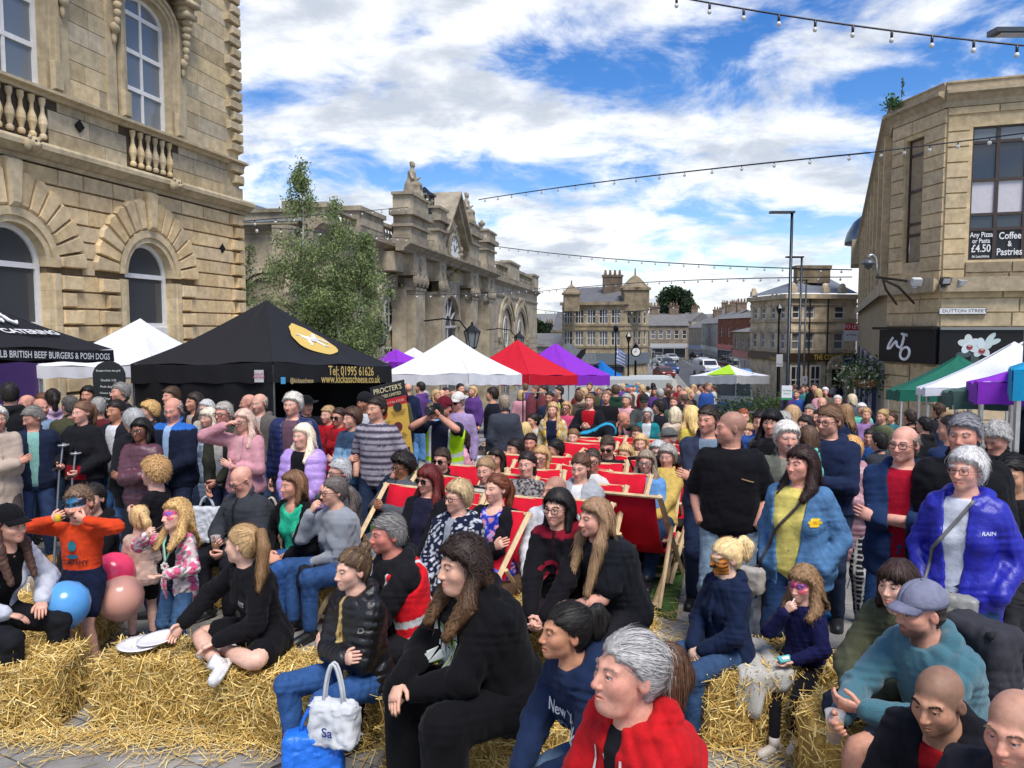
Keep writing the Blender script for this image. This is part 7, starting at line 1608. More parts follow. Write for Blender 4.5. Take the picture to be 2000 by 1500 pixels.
def pan(nm,a0,b0,a1,b1,col,par,dy):m=MB(col);q=[bl(a0,b0),bl(a1,b0),bl(a1,b1),bl(a0,b1)];m.add([p+[0,-dy,0]for p in q]+[p+[0,.02,0]for p in q],[(0,1,2,3),(7,6,5,4),(0,4,5,1),(1,5,6,2),(2,6,7,3),(3,7,4,0)]);return mk(nm,m,'sign',par)
b0=pan('panel',0,0,1,.80,(.62,.38,.07),t,0);b1=pan('heading',0,.80,1,1,BLK,t,.001);b2=pan('strip',.0,.70,1,.80,(.45,.02,.03),t,.003)
def btext(s_,a,b,sz,col,par,sx=.85):m=MB(col);m.text(s_,sz,O=bl(a,b)+[0,-.012,0],X=bl(1,b)-bl(0,b),Z=bl(a,1)-bl(a,0),bold=.012,sx=sx);mk('lettering',m,'sign',par)
btext("PROCTER'S",.5,.925,.092,(.6,.52,.3),b1,.8);btext('CHEESES LIMITED',.5,.845,.055,(.6,.52,.3),b1,.78);btext('from 3 for £10.00',.62,.75,.045,(.65,.4,.3),b2)
for a,b,tx in((.72,.66,'Creamy Lancashire\nTasty Lancashire\nGarlic & Herb'),(.30,.56,'Black Bomber\nSmoked'),(.70,.36,'Sticky Toffee\nApricot & Ginger\nBlue Stilton'),(.32,.20,'Cranberry\nCaramelised')):btext(tx,a,b-.06,.030,(.12,.05,.02),b0)
for a,b,c_ in((.72,.70-.02,(.03,.03,.03)),(.28,.63,(.35,.02,.02)),(.66,.43,(.12,.03,.03))):m=MB(c_);m.tube([bl(a,b)+[0,-.014,0],bl(a,b)+[0,-.004,0]],.055,14);mk('seal',m,'sign',b0)
for i in range(3):pan('panel',.60+.12*i,.05,.68+.12*i,.14,(.03,.03,.03),b0,.006)
c=px3(214,755,9.6);t=thing('menu_board','black arched chalk menu board hanging by the burger stall','menu board',c);O_=[(-.19,-.28),(.19,-.28),(.20,.14)]+[(.20*cos(a),.14+.18*sin(a))for a in np.linspace(.2,pi-.2,9)]+[(-.20,.14)];m=MB((.015,.017,.017));m.prism(O_,-.015,.015);mb_=mk('board',m,'sign',t);m=MB((.6,.6,.58))
for s_,z,sz in(('Burgers from the grill',.20,.035),('Double ½lb',.08,.04),('Posh dog  £6',.0,.04),('Cheese & bacon',-.08,.035),('Chips  £3',-.15,.04),('Drinks  £1.50',-.22,.035)):m.text(s_,sz,O=(0,-.02,z),bold=.008)
mk('lettering',m,'sign',mb_)
p=at(945,10.6);t=thing('stall_table','stall table under a hanging white cloth by the jewellery stall','table',(*p,gz(p[1])),.15);m=MB((.60,.62,.68));G=[[(x,-.36-.05*abs(sin(x*9))*(1-z/.8)-.25*max(0,-x-.1)*(1-z/.8),z)for x in np.linspace(-.55,.55,25)]for z in(0,.25,.5,.75,.78)];m.sheet(G);m.b2((-.55,-.36,.775),(.55,.36,.79));m.sheet([[(-.55,y,z)for y in np.linspace(-.36,.36,9)]for z in(0,.4,.78)]);mk('tablecloth',m,'canvas',t,True)
for x in(-.5,.5):m=MB((.1,.1,.1));m.tube([(x,.3,0),(x,.3,.78)],.02,5);mk('leg',m,'metal',t)
for i,(x,lb)in enumerate(((-.30,'clear display box at the left end of the cloth covered stall table'),(.02,'clear display box in the middle of the cloth covered stall table'),(.32,'clear display box at the right end of the cloth covered stall table'))):
 b=thing('display_box',lb,'display box',(p[0]+x,p[1]-.05,gz(p[1])+.79),.15,'display boxes on the stall');m=MB((.14,.11,.09));m.b2((-.13,-.12,0),(.13,.12,.06));[m.ell((random.uniform(-.1,.1),random.uniform(-.1,.1),.08),(.03,.03,.03),6,4,col=jit3((.3,.2,.15),.6))for _ in range(9)];mk('stock',m,'plastic',b);m=MB((.25,.25,.26))
 for sx_ in(-1,1):
  for sy in(-1,1):m.tube([(sx_*.14,sy*.13,0),(sx_*.14,sy*.13,.2)],.006,4)
 m.sheet([[(-.14,-.13,.2),(.14,-.13,.2)],[(-.14,.13,.2),(.14,.13,.2)]]);mk('frame',m,'plastic',b)
p=at(1000,11.2);t=thing('clothes_rail','clothes rail of dark red garments behind the stall under the gazebos','clothes rail',(p[0]+.55,14,gz(14)));m=MB((.05,.05,.05));m.tube([(-.35,0,1.6),(.35,0,1.6)],.012,6);[m.tube([(x,0,0),(x,0,1.6)],.012,6)for x in(-.35,.35)];mk('frame',m,'metal',t)
for i in range(3):m=MB(jit3((.10,.025,.035),.3));x=-.2+i*.2;m.tube([(x,-.0,1.57),(x,0,1.5),(x,0,1.46),(x,0,1.0),(x,0,.7)],[.02,.06,.10,.10,.12],8,sq=((0,1,0),1.8));mk('garment',m,'cloth',t,True)
for i,(u,D)in enumerate(((1500,17.0),(1580,16.5))):
 p=at(u,D);t=thing('crowd_barrier',('grey steel crowd barrier in front of the planter bed','grey steel crowd barrier right of the white and green notice')[i],'barrier',(*p,gz(D)),.05,'steel crowd barriers');m=MB((.3,.31,.32));m.tube([(-.9,0,.1),(-.9,0,1.05),(-.8,0,1.12),(.8,0,1.12),(.9,0,1.05),(.9,0,.1)],.02,6);m.tube([(-.9,0,.2),(.9,0,.2)],.015,5);mk('frame',m,'metal',t)
 m=MB((.3,.31,.32));[m.tube([(x,0,.2),(x,0,1.12)],.008,4)for x in np.linspace(-.8,.8,13)];mk('bars',m,'metal',t)
t,w,h,bo=board('stall_banner','blue banner with a red swirl behind the crowd left of centre back','banner',1214,752,1248,768,30,(.05,.25,.45));m=MB((.5,.06,.07));m.ell((0,-.03,-.02),(w*.36,.02,h*.3),14,8);mk('swirl',m,'sign',bo);t,w,h,bo=board('stall_banner','white and blue boards of a stall behind the safety vest women','banner',1040,752,1085,770,26,(.35,.48,.55))
t=thing('box_trailer','long pale grey trailer side behind the mid crowd','trailer',(*at(1190,38),gz(38)));m=MB((.42,.44,.42));m.b2((-3.6,0,.4),(3.2,2,2.0),ch=.05);mk('body',m,'paint',t);m=MB((.015,.015,.015));m.tube([(-1,-.02,.4),(-1,.2,.4)],.4,14);mk('wheel',m,'plastic',t)
# ---------------- balloons, plate, bags ----------------
def balloon(label,u,v,D,r,col):
 c=px3(u,v,D);t=thing('balloon',label,'balloon',c,0,'balloons by the boy in orange');m=MB(col);m.lathe([(.02*r,-1.12*r),(.10*r,-1.06*r),(.35*r,-.98*r),(.68*r,-.75*r),(.93*r,-.35*r),(r,.1*r),(.9*r,.52*r),(.6*r,.86*r),(.2*r,1.02*r),(0,1.04*r)],22);mk('envelope',m,'balloon',t,True);m=MB([x*.5 for x in col]);m.lathe([(.09*r,-1.22*r),(.03*r,-1.1*r),(.05*r,-1.05*r)],10);mk('knot',m,'balloon',t)
balloon('light blue balloon behind the legs of the boy in orange',128,1182,5.0,.155,(.10,.33,.68))
balloon('bright pink balloon right behind the boy in orange',222,1120,5.55,.15,(.75,.05,.14));balloon('peach coloured balloon under the bright pink balloon',236,1168,5.45,.16,(.70,.36,.28))
c=np.array([*at(252,4.70),.40]);t=thing('paper_plate','white paper plates on the straw bale beside the cross legged girl','plate',c,.2);m=MB((.72,.72,.73));m.lathe([(0,0),(.085,.004),(.10,.016),(.135,.022),(.135,.026),(.10,.021),(.08,.01),(0,.006)],30);mk('lower_plate',m,'paint',t,True);m=MB((.72,.72,.73));m.at((.10,.02,.02),roty(-.12));m.lathe([(0,0),(.085,.004),(.10,.016),(.125,.022),(.125,.026),(.10,.021),(.08,.01),(0,.006)],30);mk('upper_plate',m,'paint',t,True)
def bag(name,label,c,w,h,d,col,rz=0,mat_='canvas',handle=.2,text=None,tcol=(.05,.08,.4),crumple=.03,hcol=None,cat='bag'):
 """soft bag standing on its base, with two looped handles"""
 t=thing(name,label,cat,c,rz);A=SDF();A.fn(lambda p:np.linalg.norm(np.maximum(np.abs(p-[0,0,h/2])-np.stack([w/2-.03+0*p[...,2],(d/2-.025)*(1-.55*np.clip(p[...,2]/h,0,1)),h/2-.03+0*p[...,2]],-1),0),axis=-1)-.03+crumple*.35*wr(p*1.6),(-w/2-.03,-d/2-.03,0),(w/2+.03,d/2+.03,h),.01);V,F=A.mesh(.013);m=MB(col);m.add(V,F);b=mk('pouch',m,mat_,t,True)
 if handle:
  for e in(-1,1):m=MB(hcol or col);m.tube([(x_,e*.012,h-.03+handle*sin(f*pi)**.7)for f in np.linspace(0,1,11)for x_ in[(-.22+.44*f)*w]],.009,5,sq=((0,1,0),.35));mk('handle',m,mat_,t,True)
 if text:m=MB(tcol);m.text(text,h*.3,O=(0,-d/2-.012,h*.42),bold=.02);mk('lettering',m,'sign',b)
 return t
# ---------------- the crowd ----------------
p=person;BK,NVY='121216','161f38'
def butterfly(V,C,x):
 y,z=V[:,1],V[:,2];f=y>.03;d=((x-.034)/.030)**2+((z-.016)/.022)**2;m=f&(d<1);C[m]=hexc('8a5aa8');m=f&(d<1.35)&(d>.72);C[m]=hexc('c8405a');m=f&(((x-.046)/.022)**2+((z+.022)/.016)**2<1);C[m]=hexc('d06070');m=f&(x<.006)&(z>.0)&(z<.05);C[m]=hexc('c03048');return C
def mask(V,C,x):
 y,z=V[:,1],V[:,2];m=(y>.02)&(z>-.012)&(z<.052+.012*np.sin(x*90));C[m]=hexc('1d5a80');m=(y>.02)&(z>-.004)&(z<.012+.4*x)&(x>.012);C[m]=hexc('20242c');m=(y>.04)&(np.abs(z+.058)<.004)&(x<.05);C[m]=hexc('241a1a');return C
def tiger(V,C,x):
 y,z=V[:,1],V[:,2];m=(y>.01)&(z<.03)&(z>-.10);C[m]=hexc('c07830');m&=np.sin(z*210+x*60)>.72;C[m&(x>.03)]=hexc('20180f');m=(y>.09)&(z<-.025)&(z>-.045);C[m]=hexc('100c0a');m=(y>.05)&(((x-.034)/.02)**2+((z-.016)/.014)**2<1);C[m]=hexc('b8b0a0');return C
CH={}
# --- front row
A1=p(1240,1236,2.42,58,'woman in bright red zip hoodie with grey hair and bushy brown ponytail at the front','sit',s=1.06,hz=1.05,g=1.25,lean=16,head=(8,-8,0),arms='clasp',hair=('pony','9b9894'),hair2='5b3f2e',hlen=.75,pw=1.75,pz=.02,skin='d29a84',red=.9,top=('hoodie','b3161c',{'zip':'c8c4c0','open':.03,'in':'15151a'}),legs=('jeans','26334a'),smile=.1,hn=1.3,brow='8a7a70')
decal(A1,lambda m:[thick(m,[(x,.14),(x*1.25,.0),(x*1.1,-.16)],.009,'d0ccc8')for x in(-.055,.06)],0,.30,'top','drawstring',.006);decal(A1,lambda m:[thick(m,[(x,.15),(x*1.3,-.2)],.007,'b8b4b0')for x in(-.024,.024)],0,.27,'top','zip',.004)
A2=p(1112,1180,3.0,62,'young woman in navy slogan hoodie with black ponytail, hands clasped, painted nails','sit',lean=24,s=.97,head=(8,-5,0),arms='clasp',hair=('pony','17130f'),hlen=.5,pz=.075,pw=1.0,skin='c08a6a',top=('hoodie','182642'),legs=('jeans','5a7490'),smile=.45,nail=[hexc('e8558a'),hexc('e8c84a'),hexc('e8558a'),hexc('f0b040')],curl=.9)
dtext(A2,'New York',.07,'b8bcc4',x0=-.035,z0=.335);dtext(A2,'BROOKLYN',.03,'8890a0',x0=-.03,z0=.275)
A3=p(905,1050,3.7,58,'large young woman all in black with long dark curly hair and white print on hoodie','sit',g=1.38,lean=22,s=1.12,hz=1.04,head=(2,2,0),arms=(((.05,.50,.13),(1,-.4,-.5),'droop'),((.03,.47,.08),(1,-.4,-.5),'droop')),hair=('wavy','2a1c16'),hair2='7a5a3c',hlen=1.0,hfwd=.05,hv=1.4,skin='d8a78e',top=('hoodie','0c0c0f',{'hood':True}),legs=('loose','0b0b0e'),smile=.05,hn=1.5,wide=.9,red=.4,nail=[hexc('2a2a2a')]*4,brow='1c1410')
def treeprint(m):
 r=random.Random(5);m.add([(-.10,0,-.10),(.10,0,-.10),(.10,0,.10),(-.10,0,.10)],[(0,1,2,3)],hexc('0d0d10'))if 0 else None
 for i in range(70):x,z=r.uniform(-.10,.10),r.uniform(-.10,.09);w,h=r.uniform(.006,.02),r.uniform(.02,.05);m.add([(x-w,0,z),(x+w,0,z),(x+w*.6,0,z+h),(x-w*.6,0,z+h)],[(0,1,2,3)],hexc(r.choice(['b8bcb8','a8aca8','c0c2c0','7f8a6a','6f9a3a','989c98'])))
decal(A3,treeprint,0.02,.30)
A4=p(690,1074,4.15,42,'young woman in black puffer jacket with arms folded and streaked blond bun','sit',s=.95,lean=8,head=(6,0,0),arms='cross',hair=('bun','4a3526'),hair2='c8a878',hmix=.5,bz=.9,skin='dcae98',top=('puffer','101013',{'zip':'a8905a','puff':(.05,.010),'hood':True}),legs=('jeans','2d4f80'),smile=.2,hn=1.2)
decal(A4,lambda m:[thick(m,[(-.012,.012),(.012,.012),(.012,-.012),(-.012,-.012),(-.012,.012)],.006,'77746a')],-.17,.36,'top','badge')
A5=p(760,1006,4.5,58,'man with grey hair and ruddy face in red safety vest over black hooded jacket','sit',sex='m',lean=14,head=(4,0,0),arms='clasp',hair=('short','6f6c68'),skin='c98070',red=1.0,top=('jacket','17171b',{'hood':True,'vest2':('d01824',-.05,.10)}),legs=('jeans','15151a'),smile=.15)
A6=p(474,1026,4.62,40,'girl in black hoodie and shorts sitting cross legged with long wavy blond ponytail','cross',s=.95,lean=16,head=(62,4,6),hz=1.06,arms=(((.30,.42,.10),(1,-.3,-.3),'down'),((-.02,.36,.05),(1,-.5,-.6),'thigh')),hair=('pony','a98a60'),hair2='8a6a48',hlen=1.5,pz=.06,pside=-1.0,skin='dfb29c',top=('hoodie','101014'),legs=('shorts','0e0e12'),shoes='d8d8d6',sole='c8c8c6',feet=.0,hn=1.4)
dtext(A6,'BRITS',.035,'9a9a9a',x0=-.05,z0=.30)
A7=p(1832,1306,2.6,52,'man with shaved head and dark jacket with red hood lining, bottom right','sit',sex='m',g=1.1,lean=30,head=(4,10,0),arms='clasp',hair=('shaved','4a4038'),shave=.55,stubble=.35,skin='b98a6e',top=('hoodie','15161c',{'open':.05,'in':'8a1018'}),legs=('jeans','15151a'),smile=0,brow='241a14')
A8=p(1985,1352,2.25,50,'man with receding cropped hair cut off by the bottom right corner','sit',sex='m',lean=18,head=(4,6,0),arms='clasp',hair=('shaved','7a6450'),shave=.4,stubble=.2,skin='d29a82',red=.8,top=('tee','23242a'),legs=('jeans','20242c'))
A9=p(1800,1142,3.25,68,'man in lilac grey baseball cap and teal hoodie holding a plastic cup','sit',sex='m',g=1.08,lean=24,head=(14,4,0),arms=(((.07,.60,.16),(1,-.5,-.6),'hold'),((-.02,.56,.22),(1,-.5,-.5),'hold')),hair=('short','2a1e18'),stubble=.75,skin='cf9880',hat=('cap','77798c','6e7084'),top=('hoodie','45707c',{'mat':'knit'}),legs=('shorts','1d2433'),curl=.8)
A10=p(1756,1096,3.75,52,'brown haired woman in olive green parka half hidden by the man in the cap','sit',lean=20,head=(4,0,0),arms=(((.06,.50,.10),(1,-.5,-.6),'clasp'),((.02,.48,.08),(1,-.5,-.6),'clasp')),hair=('bob','33211c'),fringe=1,skin='dcae98',top=('jacket','4a4d3a',{'hood':True}),legs=('jeans','20293a'))
A11=p(1415,1055,4.5,66,'child with tiger face paint, fair plaited hair and navy raincoat on the right bale','sit',s=.86,lean=4,head=(10,8,0),hz=1.08,arms='lap',hair=('pony','d8bd8a'),hlen=.55,pz=.075,pw=1.1,skin='e0b8a0',fpaint=tiger,top=('jacket','16223c',{'hood':True,'flare':.03}),legs=('jeans','2f4766'),shoes='1c1c20',sole='d0d0d0',hn=1.2)
A12=p(1568,1107,4.4,48,'girl with butterfly face paint and navy hoodie eating with a stick on the right bale','sit',kid=1,s=.68,lean=4,head=(6,6,0),arms=('mouth',((-.06,.27,.08),(1,-.6,-.4),'palm')),hair=('wavy','8a6c4c'),hlen=.75,skin='dfb09a',fpaint=butterfly,top=('hoodie','151740'),legs=('tight','121218'),shoes='cbbfb2',sole='d8d2c8',hn=1.1,knee=2)
decal(A12,lambda m:[m.text(t,.030,O=(-.035,0,-.02-.035*i),col=hexc(c),bold=.02)for i,(t,c)in enumerate(zip('FANTASTIC',['d8d8e0','c83040','d8d8e0']*3))],0.05,-.02,'trousers')if 0 else None
# --- left foreground children and seated pair
B1=p(150,950,5.25,4,'boy in orange sweatshirt and navy shorts with blue mask face paint pulling a toy','stand',sex='m',kid=1,head=(-4,0,6),fpaint=mask,skin='dba58c',arms=(((.165,.17,.555),(1.4,.0,-.15),'mouth'),((-.165,.17,.56),(1.4,.1,.0),'mouth')),hair=('spiky','6a5440'),hv=.9,top=('knit','c8401c',{'mat':'cloth','hem':-.05}),legs=('shorts','141c34'),shoes='1b222c',sole='30363e',smile=.9)
dtext(B1,'COMPANY',.058,'1c1414',z0=.17);decal(B1,lambda m:[m.ell((0,0,.02),(.04,.001,.05),10,5,col=hexc('1f6a78')),m.ell((0,0,-.075),(.055,.001,.022),10,5,col=hexc('1f5a70'))],0,.30)
B2=p(345,975,5.35,24,'girl with butterfly face paint and fair plaits in floral jacket over black top','stand',kid=1,head=(12,-6,8),fpaint=butterfly,arms=(((.14,.26,.50),(1.2,.1,-.6),'mouth'),((-.08,.24,.14),(1,-.5,-.5),'palm')),hair=('wavy','b8955f'),hlen=.95,hfwd=.03,skin='e0b39c',top=('jacket','b9aaa6',{'open':.085,'in':'131318','pat':blots(['c0305a','6f6f74','e0d8d0','c85a80'],22,.30),'hem':-.16,'collar':False}),legs=('jeans','35506e'),smile=1.0,hn=1.2)
B3=p(272,988,5.7,150,'small fair haired girl seen from behind in beige pink top and black shorts','stand',kid=1,head=(0,0,0),arms='front',hair=('pony','c0a070'),hlen=1.0,pside=1.2,skin='dfb29c',top=('knit','b59a8c',{'mat':'cloth','hem':-.12,'flare':.05}),legs=('shorts','121216'),hn=1.1)
B4=p(302,895,6.3,98,'girl in profile with tousled blond hair, black tee and green lanyard','stand',kid=1,head=(0,0,0),arms='hold',hair=('curly','a88456'),hv=1.0,skin='dfae98',top=('tee','131318'),legs=('jeans','1d2436'),hn=1.3)
B5=p(14,990,4.75,-72,'young woman in black cap and white bomber jacket with long brown hair, left edge','sit',lean=24,head=(-8,0,0),arms='thigh',hair=('long','3d2a22'),hair2='5a4034',hlen=1.2,hat=('cap','0f0f12','0f0f12'),skin='d3a08a',top=('jacket','b9bcc6',{'open':.09,'in':'0e0e11','collar':False}),legs=('jeans','14151a'),shoes='1a1a1e')
B6=p(180,946,6.0,6,'dark haired girl in black top and beige joggers sitting behind the boy in orange','sit',lean=6,head=(-10,0,0),arms='clasp',hair=('pony','1d1714'),skin='d8a890',top=('hoodie','121216'),legs=('loose','a08c78'),shoes='d8d8d8')
B7=p(462,914,6.35,30,'bald man with glasses in charcoal zip fleece looking down at his beer','sit',sex='m',g=1.22,lean=12,head=(14,26,0),arms=(((.05,.36,.16),(1,-.4,-.6),'hold'),((-.08,.36,.08),(1,-.4,-.6),'hold')),hair=('bald','7a7068'),red=1.0,skin='d9a08a',glasses=('2a2420',),top=('jacket','34373c',{'zip':'1a1a1e'}),legs=('jeans','15161c'))
B8=p(573,920,6.3,30,'woman in bright green top and black cardigan with sunglasses on her brown hair','sit',lean=8,head=(14,0,0),arms=(((.12,.26,.10),(1,-.4,-.5),'lap'),((-.04,.28,.08),(1,-.4,-.5),'lap')),hair=('bob','6a4a34'),hair2='9a7850',hmix=.4,hlen=1.2,skin='d49a80',top=('blazer','101014',{'open':.12,'in':'26b087','ipat':blots(['3cc49a','1f9a76'],30,.45),'iscoop':.10,'collar':False}),legs=('jeans','2f5288'),shoes='26303c',sole='c8c8c8',knee=1)
B9=p(652,932,6.05,48,'woman in pale grey jumper with glasses resting her chin on her hand','sit',g=1.15,lean=10,head=(6,2,0),arms=('chin',((.10,.24,.06),(1,-.4,-.6),'lap')),hair=('pony','5f5650'),pz=-.03,skin='d9a78f',glasses=('2a2a2e',),top=('knit','8f949b'),legs=('jeans','2c4a76'),shoes='141416')
B10=p(664,897,6.8,48,'grey haired man with glasses and grey jacket behind the woman in the grey jumper','sit',sex='m',lean=6,head=(4,0,0),arms=('mouth','lap'),hair=('short','a8a8a6'),skin='d39a84',red=.8,glasses=('30343a',),top=('jacket','4a4e54'),legs=('jeans','2a3344'))
# --- standing row on the left
st=lambda u,v,D,yaw,label,**k:p(u,v,D,yaw,label,'stand',**k)
st(-8,795,7.3,-48,'white haired woman in cream fur gilet and lace sleeves at the left edge',arms='cross',hair=('shortw','c8c2ba'),skin='c98f78',top=('coat','b8a594',{'hem':-.28,'mat':'knit','sl':1.0,'pat':lambda q,c:np.where(np.abs(q[:,0:1])>.24,np.array(hexc('d8d4ce')),c)}),legs=('tight','4a4040'))
st(58,795,7.7,-30,'older man with grey hair in navy jacket and tan boots on the left',sex='m',g=1.15,head=(60,18,0),arms='pock',hair=('short','77726c'),skin='c08a76',red=.9,top=('jacket','1a2238',{'open':.05,'in':'7aa8a0','hem':-.12}),legs=('jeans','243250'),shoes='a8763c')
st(78,778,8.8,-60,'balding man in pale blue shirt behind the man in tan boots',sex='m',hair=('horse','5a5048'),skin='c48a76',top=('shirt','8298b4'))
st(52,771,9.5,30,'bald headed man almost hidden in the left crowd',sex='m',hair=('bald','6a5a50'),skin='c8907c',top=('jacket','30343c'))
st(18,748,8.3,150,'man with dark hair and black hoodie seen from behind at the left',sex='m',g=1.15,hair=('short','1e1814'),top=('hoodie','1a1a1c'))
st(102,760,9.3,140,'person with dark hair and pale pink hood from behind',hair=('pony','241a16'),top=('hoodie','c0a0b4'))
st(84,768,10,60,'brown haired person between bald heads in the left crowd',hair=('short','5a3c28'),top=('jacket','5a4030'))
st(136,774,8.7,120,'grey haired man in olive wax jacket turned away',sex='m',g=1.2,hair=('short','4c4844'),skin='c08c78',top=('jacket','3f3f2c'))
C8=st(160,785,7.9,8,'woman with crutches in black sports jacket with red panel and pink gloves',g=1.15,head=(8,0,0),arms=(((.15,.20,.12),(1,-.5,-.3),'hold'),((-.10,.2,.05),(1,-.5,-.3),'hold')),hair=('pony','6a4c38'),skin='d8a08c',top=('jacket','17171c',{'pat':lambda q,c:np.where((q[:,2:3]<.10)&(np.abs(q[:,0:1])<.12),np.array(hexc('8a1420')),c)}),legs=('jeans','1c2030'),smile=.9)
st(192,777,9.0,160,'grey haired man in maroon top seen from behind',sex='m',hair=('short','8a8680'),top=('knit','5a1a22'))
st(228,782,8.1,20,'smiling man with dark hair in black jacket over white tee',sex='m',head=(4,0,0),arms='pock',hair=('short','241c18'),skin='bd8468',top=('jacket','1c1c22',{'open':.07,'in':'d0d0d4'}),legs=('jeans','31507a'),smile=1)
st(172,754,10,-5,'woman with long black hair facing the camera beneath the menu board',hair=('long','17120f'),skin='c89076',top=('jacket','1a1a1c'))
st(236,747,9.6,50,'grey haired man in black top just beside the menu board',sex='m',hair=('short','77736e'),top=('jacket','15151a'))
st(260,800,7.35,120,'silver haired person in black coat turned toward the menu board',g=1.15,hair=('shortw','9a9a98'),top=('coat','17181c',{'hood':True,'hem':-.2}),legs=('jeans','384e6e'),arms='pock')
st(275,818,7.1,6,'woman with black bob and glasses in burgundy quilted coat',arms='cross',hair=('bob','120f0e'),hv=1.3,skin='8d5f4a',glasses=('1a1a1c',),top=('puffer','55303c',{'hem':-.30,'puff':(.055,.011)}),legs=('jeans','1a1a20'),smile=.8,brow='14100e')
st(292,785,8.7,50,'woman with curly golden hair behind the woman in burgundy',hair=('curly','b8935c'),hlen=1,skin='d6a18a',top=('jacket','2a2c34'))
C15=st(335,778,7.6,10,'bald man in navy jacket with bright blue collar holding a dog lead',sex='m',g=1.18,head=(-6,14,0),arms=(((.10,.24,.02),(1,-.4,-.3),'hold'),((-.04,.26,.06),(1,-.4,-.3),'hold')),hair=('horse','8a8078'),red=.9,skin='d0947e',top=('jacket','171d30',{'open':.035,'in':'8ea8c8','hem':-.12,'pat':lambda q,c:np.where((q[:,2:3]>.455),np.array(hexc('2a62b0')),c)}),legs=('jeans','1c2438'))
st(335,756,9.7,40,'teenager with tousled brown hair behind the bald man with the lead',sex='m',hair=('short','4a3526'),hv=1.5,top=('jacket','20222a'))
st(380,767,9.2,30,'smiling woman with long dark hair in black behind the front row',head=(8,0,0),hair=('long','2a1f1a'),skin='c89078',top=('jacket','1b1b20',{'open':.05,'in':'a89888'}),smile=1)
st(403,781,9.0,20,'woman with grey bob, glasses and cream jacket',hair=('bob','a8a8a4'),skin='d0a08c',glasses=('6a6a6a',),top=('jacket','b8b0a2'))
st(407,797,8.3,20,'pale haired woman with frown in light blue long quilted coat',hair=('bob','c8bda8'),fringe=1,skin='d49c88',top=('puffer','7f8fa0',{'hem':-.36,'puff':(.06,.012)}),legs=('jeans','2a3448'))
C20=st(437,786,7.75,14,'smiling man with glasses and grey hair in dark olive jacket holding white bag',sex='m',head=(6,0,0),arms=(((.06,.20,-.06),(1,-.5,-.2),'down'),'front'),hair=('short','a39c92'),skin='d09480',glasses=('3a2a24',),top=('jacket','33352c',{'open':.06,'in':'c0bcb8','hem':-.14}),legs=('jeans','27304a'),smile=.9)
st(474,800,7.45,14,'laughing woman with glasses in pink jacket, one hand to her forehead',g=1.06,head=(10,4,4),arms=(((.13,.16,.60),(1.2,.1,-.5),'brow'),((.02,.2,.20),(1,-.2,-.9),'cross')),hair=('long','bda291'),hlen=.9,skin='d9a590',glasses=('4a3a34',),top=('jacket','c08a92',{'zip':'2a2024','open':.03,'in':'c89a9c','hem':-.10}),legs=('jeans','222c48'),smile=1)
st(506,769,9.0,10,'bald older man in taupe hooded jacket behind the woman in pink',sex='m',hair=('horse','a09888'),skin='d4a08a',top=('hoodie','5d5752',{'open':.05,'in':'b0a098'}),head=(10,4,0))
st(486,770,9.4,75,'bald man in profile just left of the man in taupe',sex='m',hair=('bald','8a8078'),skin='c8907c',top=('jacket','3c4048'))
st(572,768,7.9,6,'tall laughing man with white hair in navy quilted gilet over plum polo',sex='m',g=1.15,head=(10,0,0),hair=('shortw','c4beb4'),skin='d6a08a',red=.9,arms='down',top=('puffer','1c2650',{'open':.07,'in':'5d4450','puff':(.06,.010),'hem':-.1}),legs=('jeans','1d2740'),smile=1)
st(598,775,9.3,-30,'person in black wide brimmed hat inside the black cheese stall',sex='m',hair=('short','3a3028'),hat=('wide','0e0e10'),top=('jacket','131316'))
C26=st(592,828,6.85,10,'white blond woman in lilac puffer jacket over black concert tee',g=1.22,head=(18,0,0),arms=('front','front'),hair=('long','d8ccb4'),hlen=.85,skin='dda894',red=.8,top=('puffer','a98acb',{'open':.085,'in':'101014','puff':(.075,.014),'hem':-.14,'collar':False}),legs=('jeans','1d2740'),smile=1)
dtext(C26,'ABBA',.075,'c8c8cc',z0=.235,on='undershirt');dtext(C26,'Voyage',.07,'c8c8cc',z0=.165,on='undershirt')
st(641,793,9.0,30,'woman with fair swept back hair in bright red coat',hair=('short','a88a60'),skin='d8a48e',top=('jacket','a8141e'))
st(662,797,8.7,25,'woman wearing sunglasses and red jacket beside the woman in blue fleece',hair=('pony','35241c'),skin='c99078',glasses=('101012','0a0a0c',(.026,.019)),top=('jacket','9a1620'))
st(688,797,7.8,30,'woman with short brown hair in two tone blue jacket, arms folded',head=(10,0,0),arms='cross',hair=('shortw','4a3426'),skin='d6a08a',top=('jacket','3f5a74',{'pat':bands((.33,'33465e'),(.2,'6f90aa')),'collar':True}),legs=('jeans','27344c'),smile=.9)
st(712,768,9.4,-20,'bearded man in white hoodie and black beanie behind the striped shirt',sex='m',head=(50,0,0),hair=('short','14100e'),hat=('beanie','18181c'),beard='17120f',skin='9a6a50',top=('hoodie','b0b2b4'))
C31=st(736,775,7.5,14,'tall dark haired man in striped polo shirt with hands in jeans pockets',sex='m',head=(20,0,0),arms='pock',hair=('short','2a211c'),skin='cf9a80',top=('polo','9a949c',{'pat':stripes('45404e',17,.25),'hem':-.1,'collar':True,'in':None}),legs=('jeans','1c2a40'),smile=1)
st(842,786,9.7,10,'man in sky blue hoodie behind the photographer',sex='m',hair=('crop','6a5a4a'),skin='cf9880',top=('hoodie','5f8fbf'),legs=('jeans','a8a8a4'))
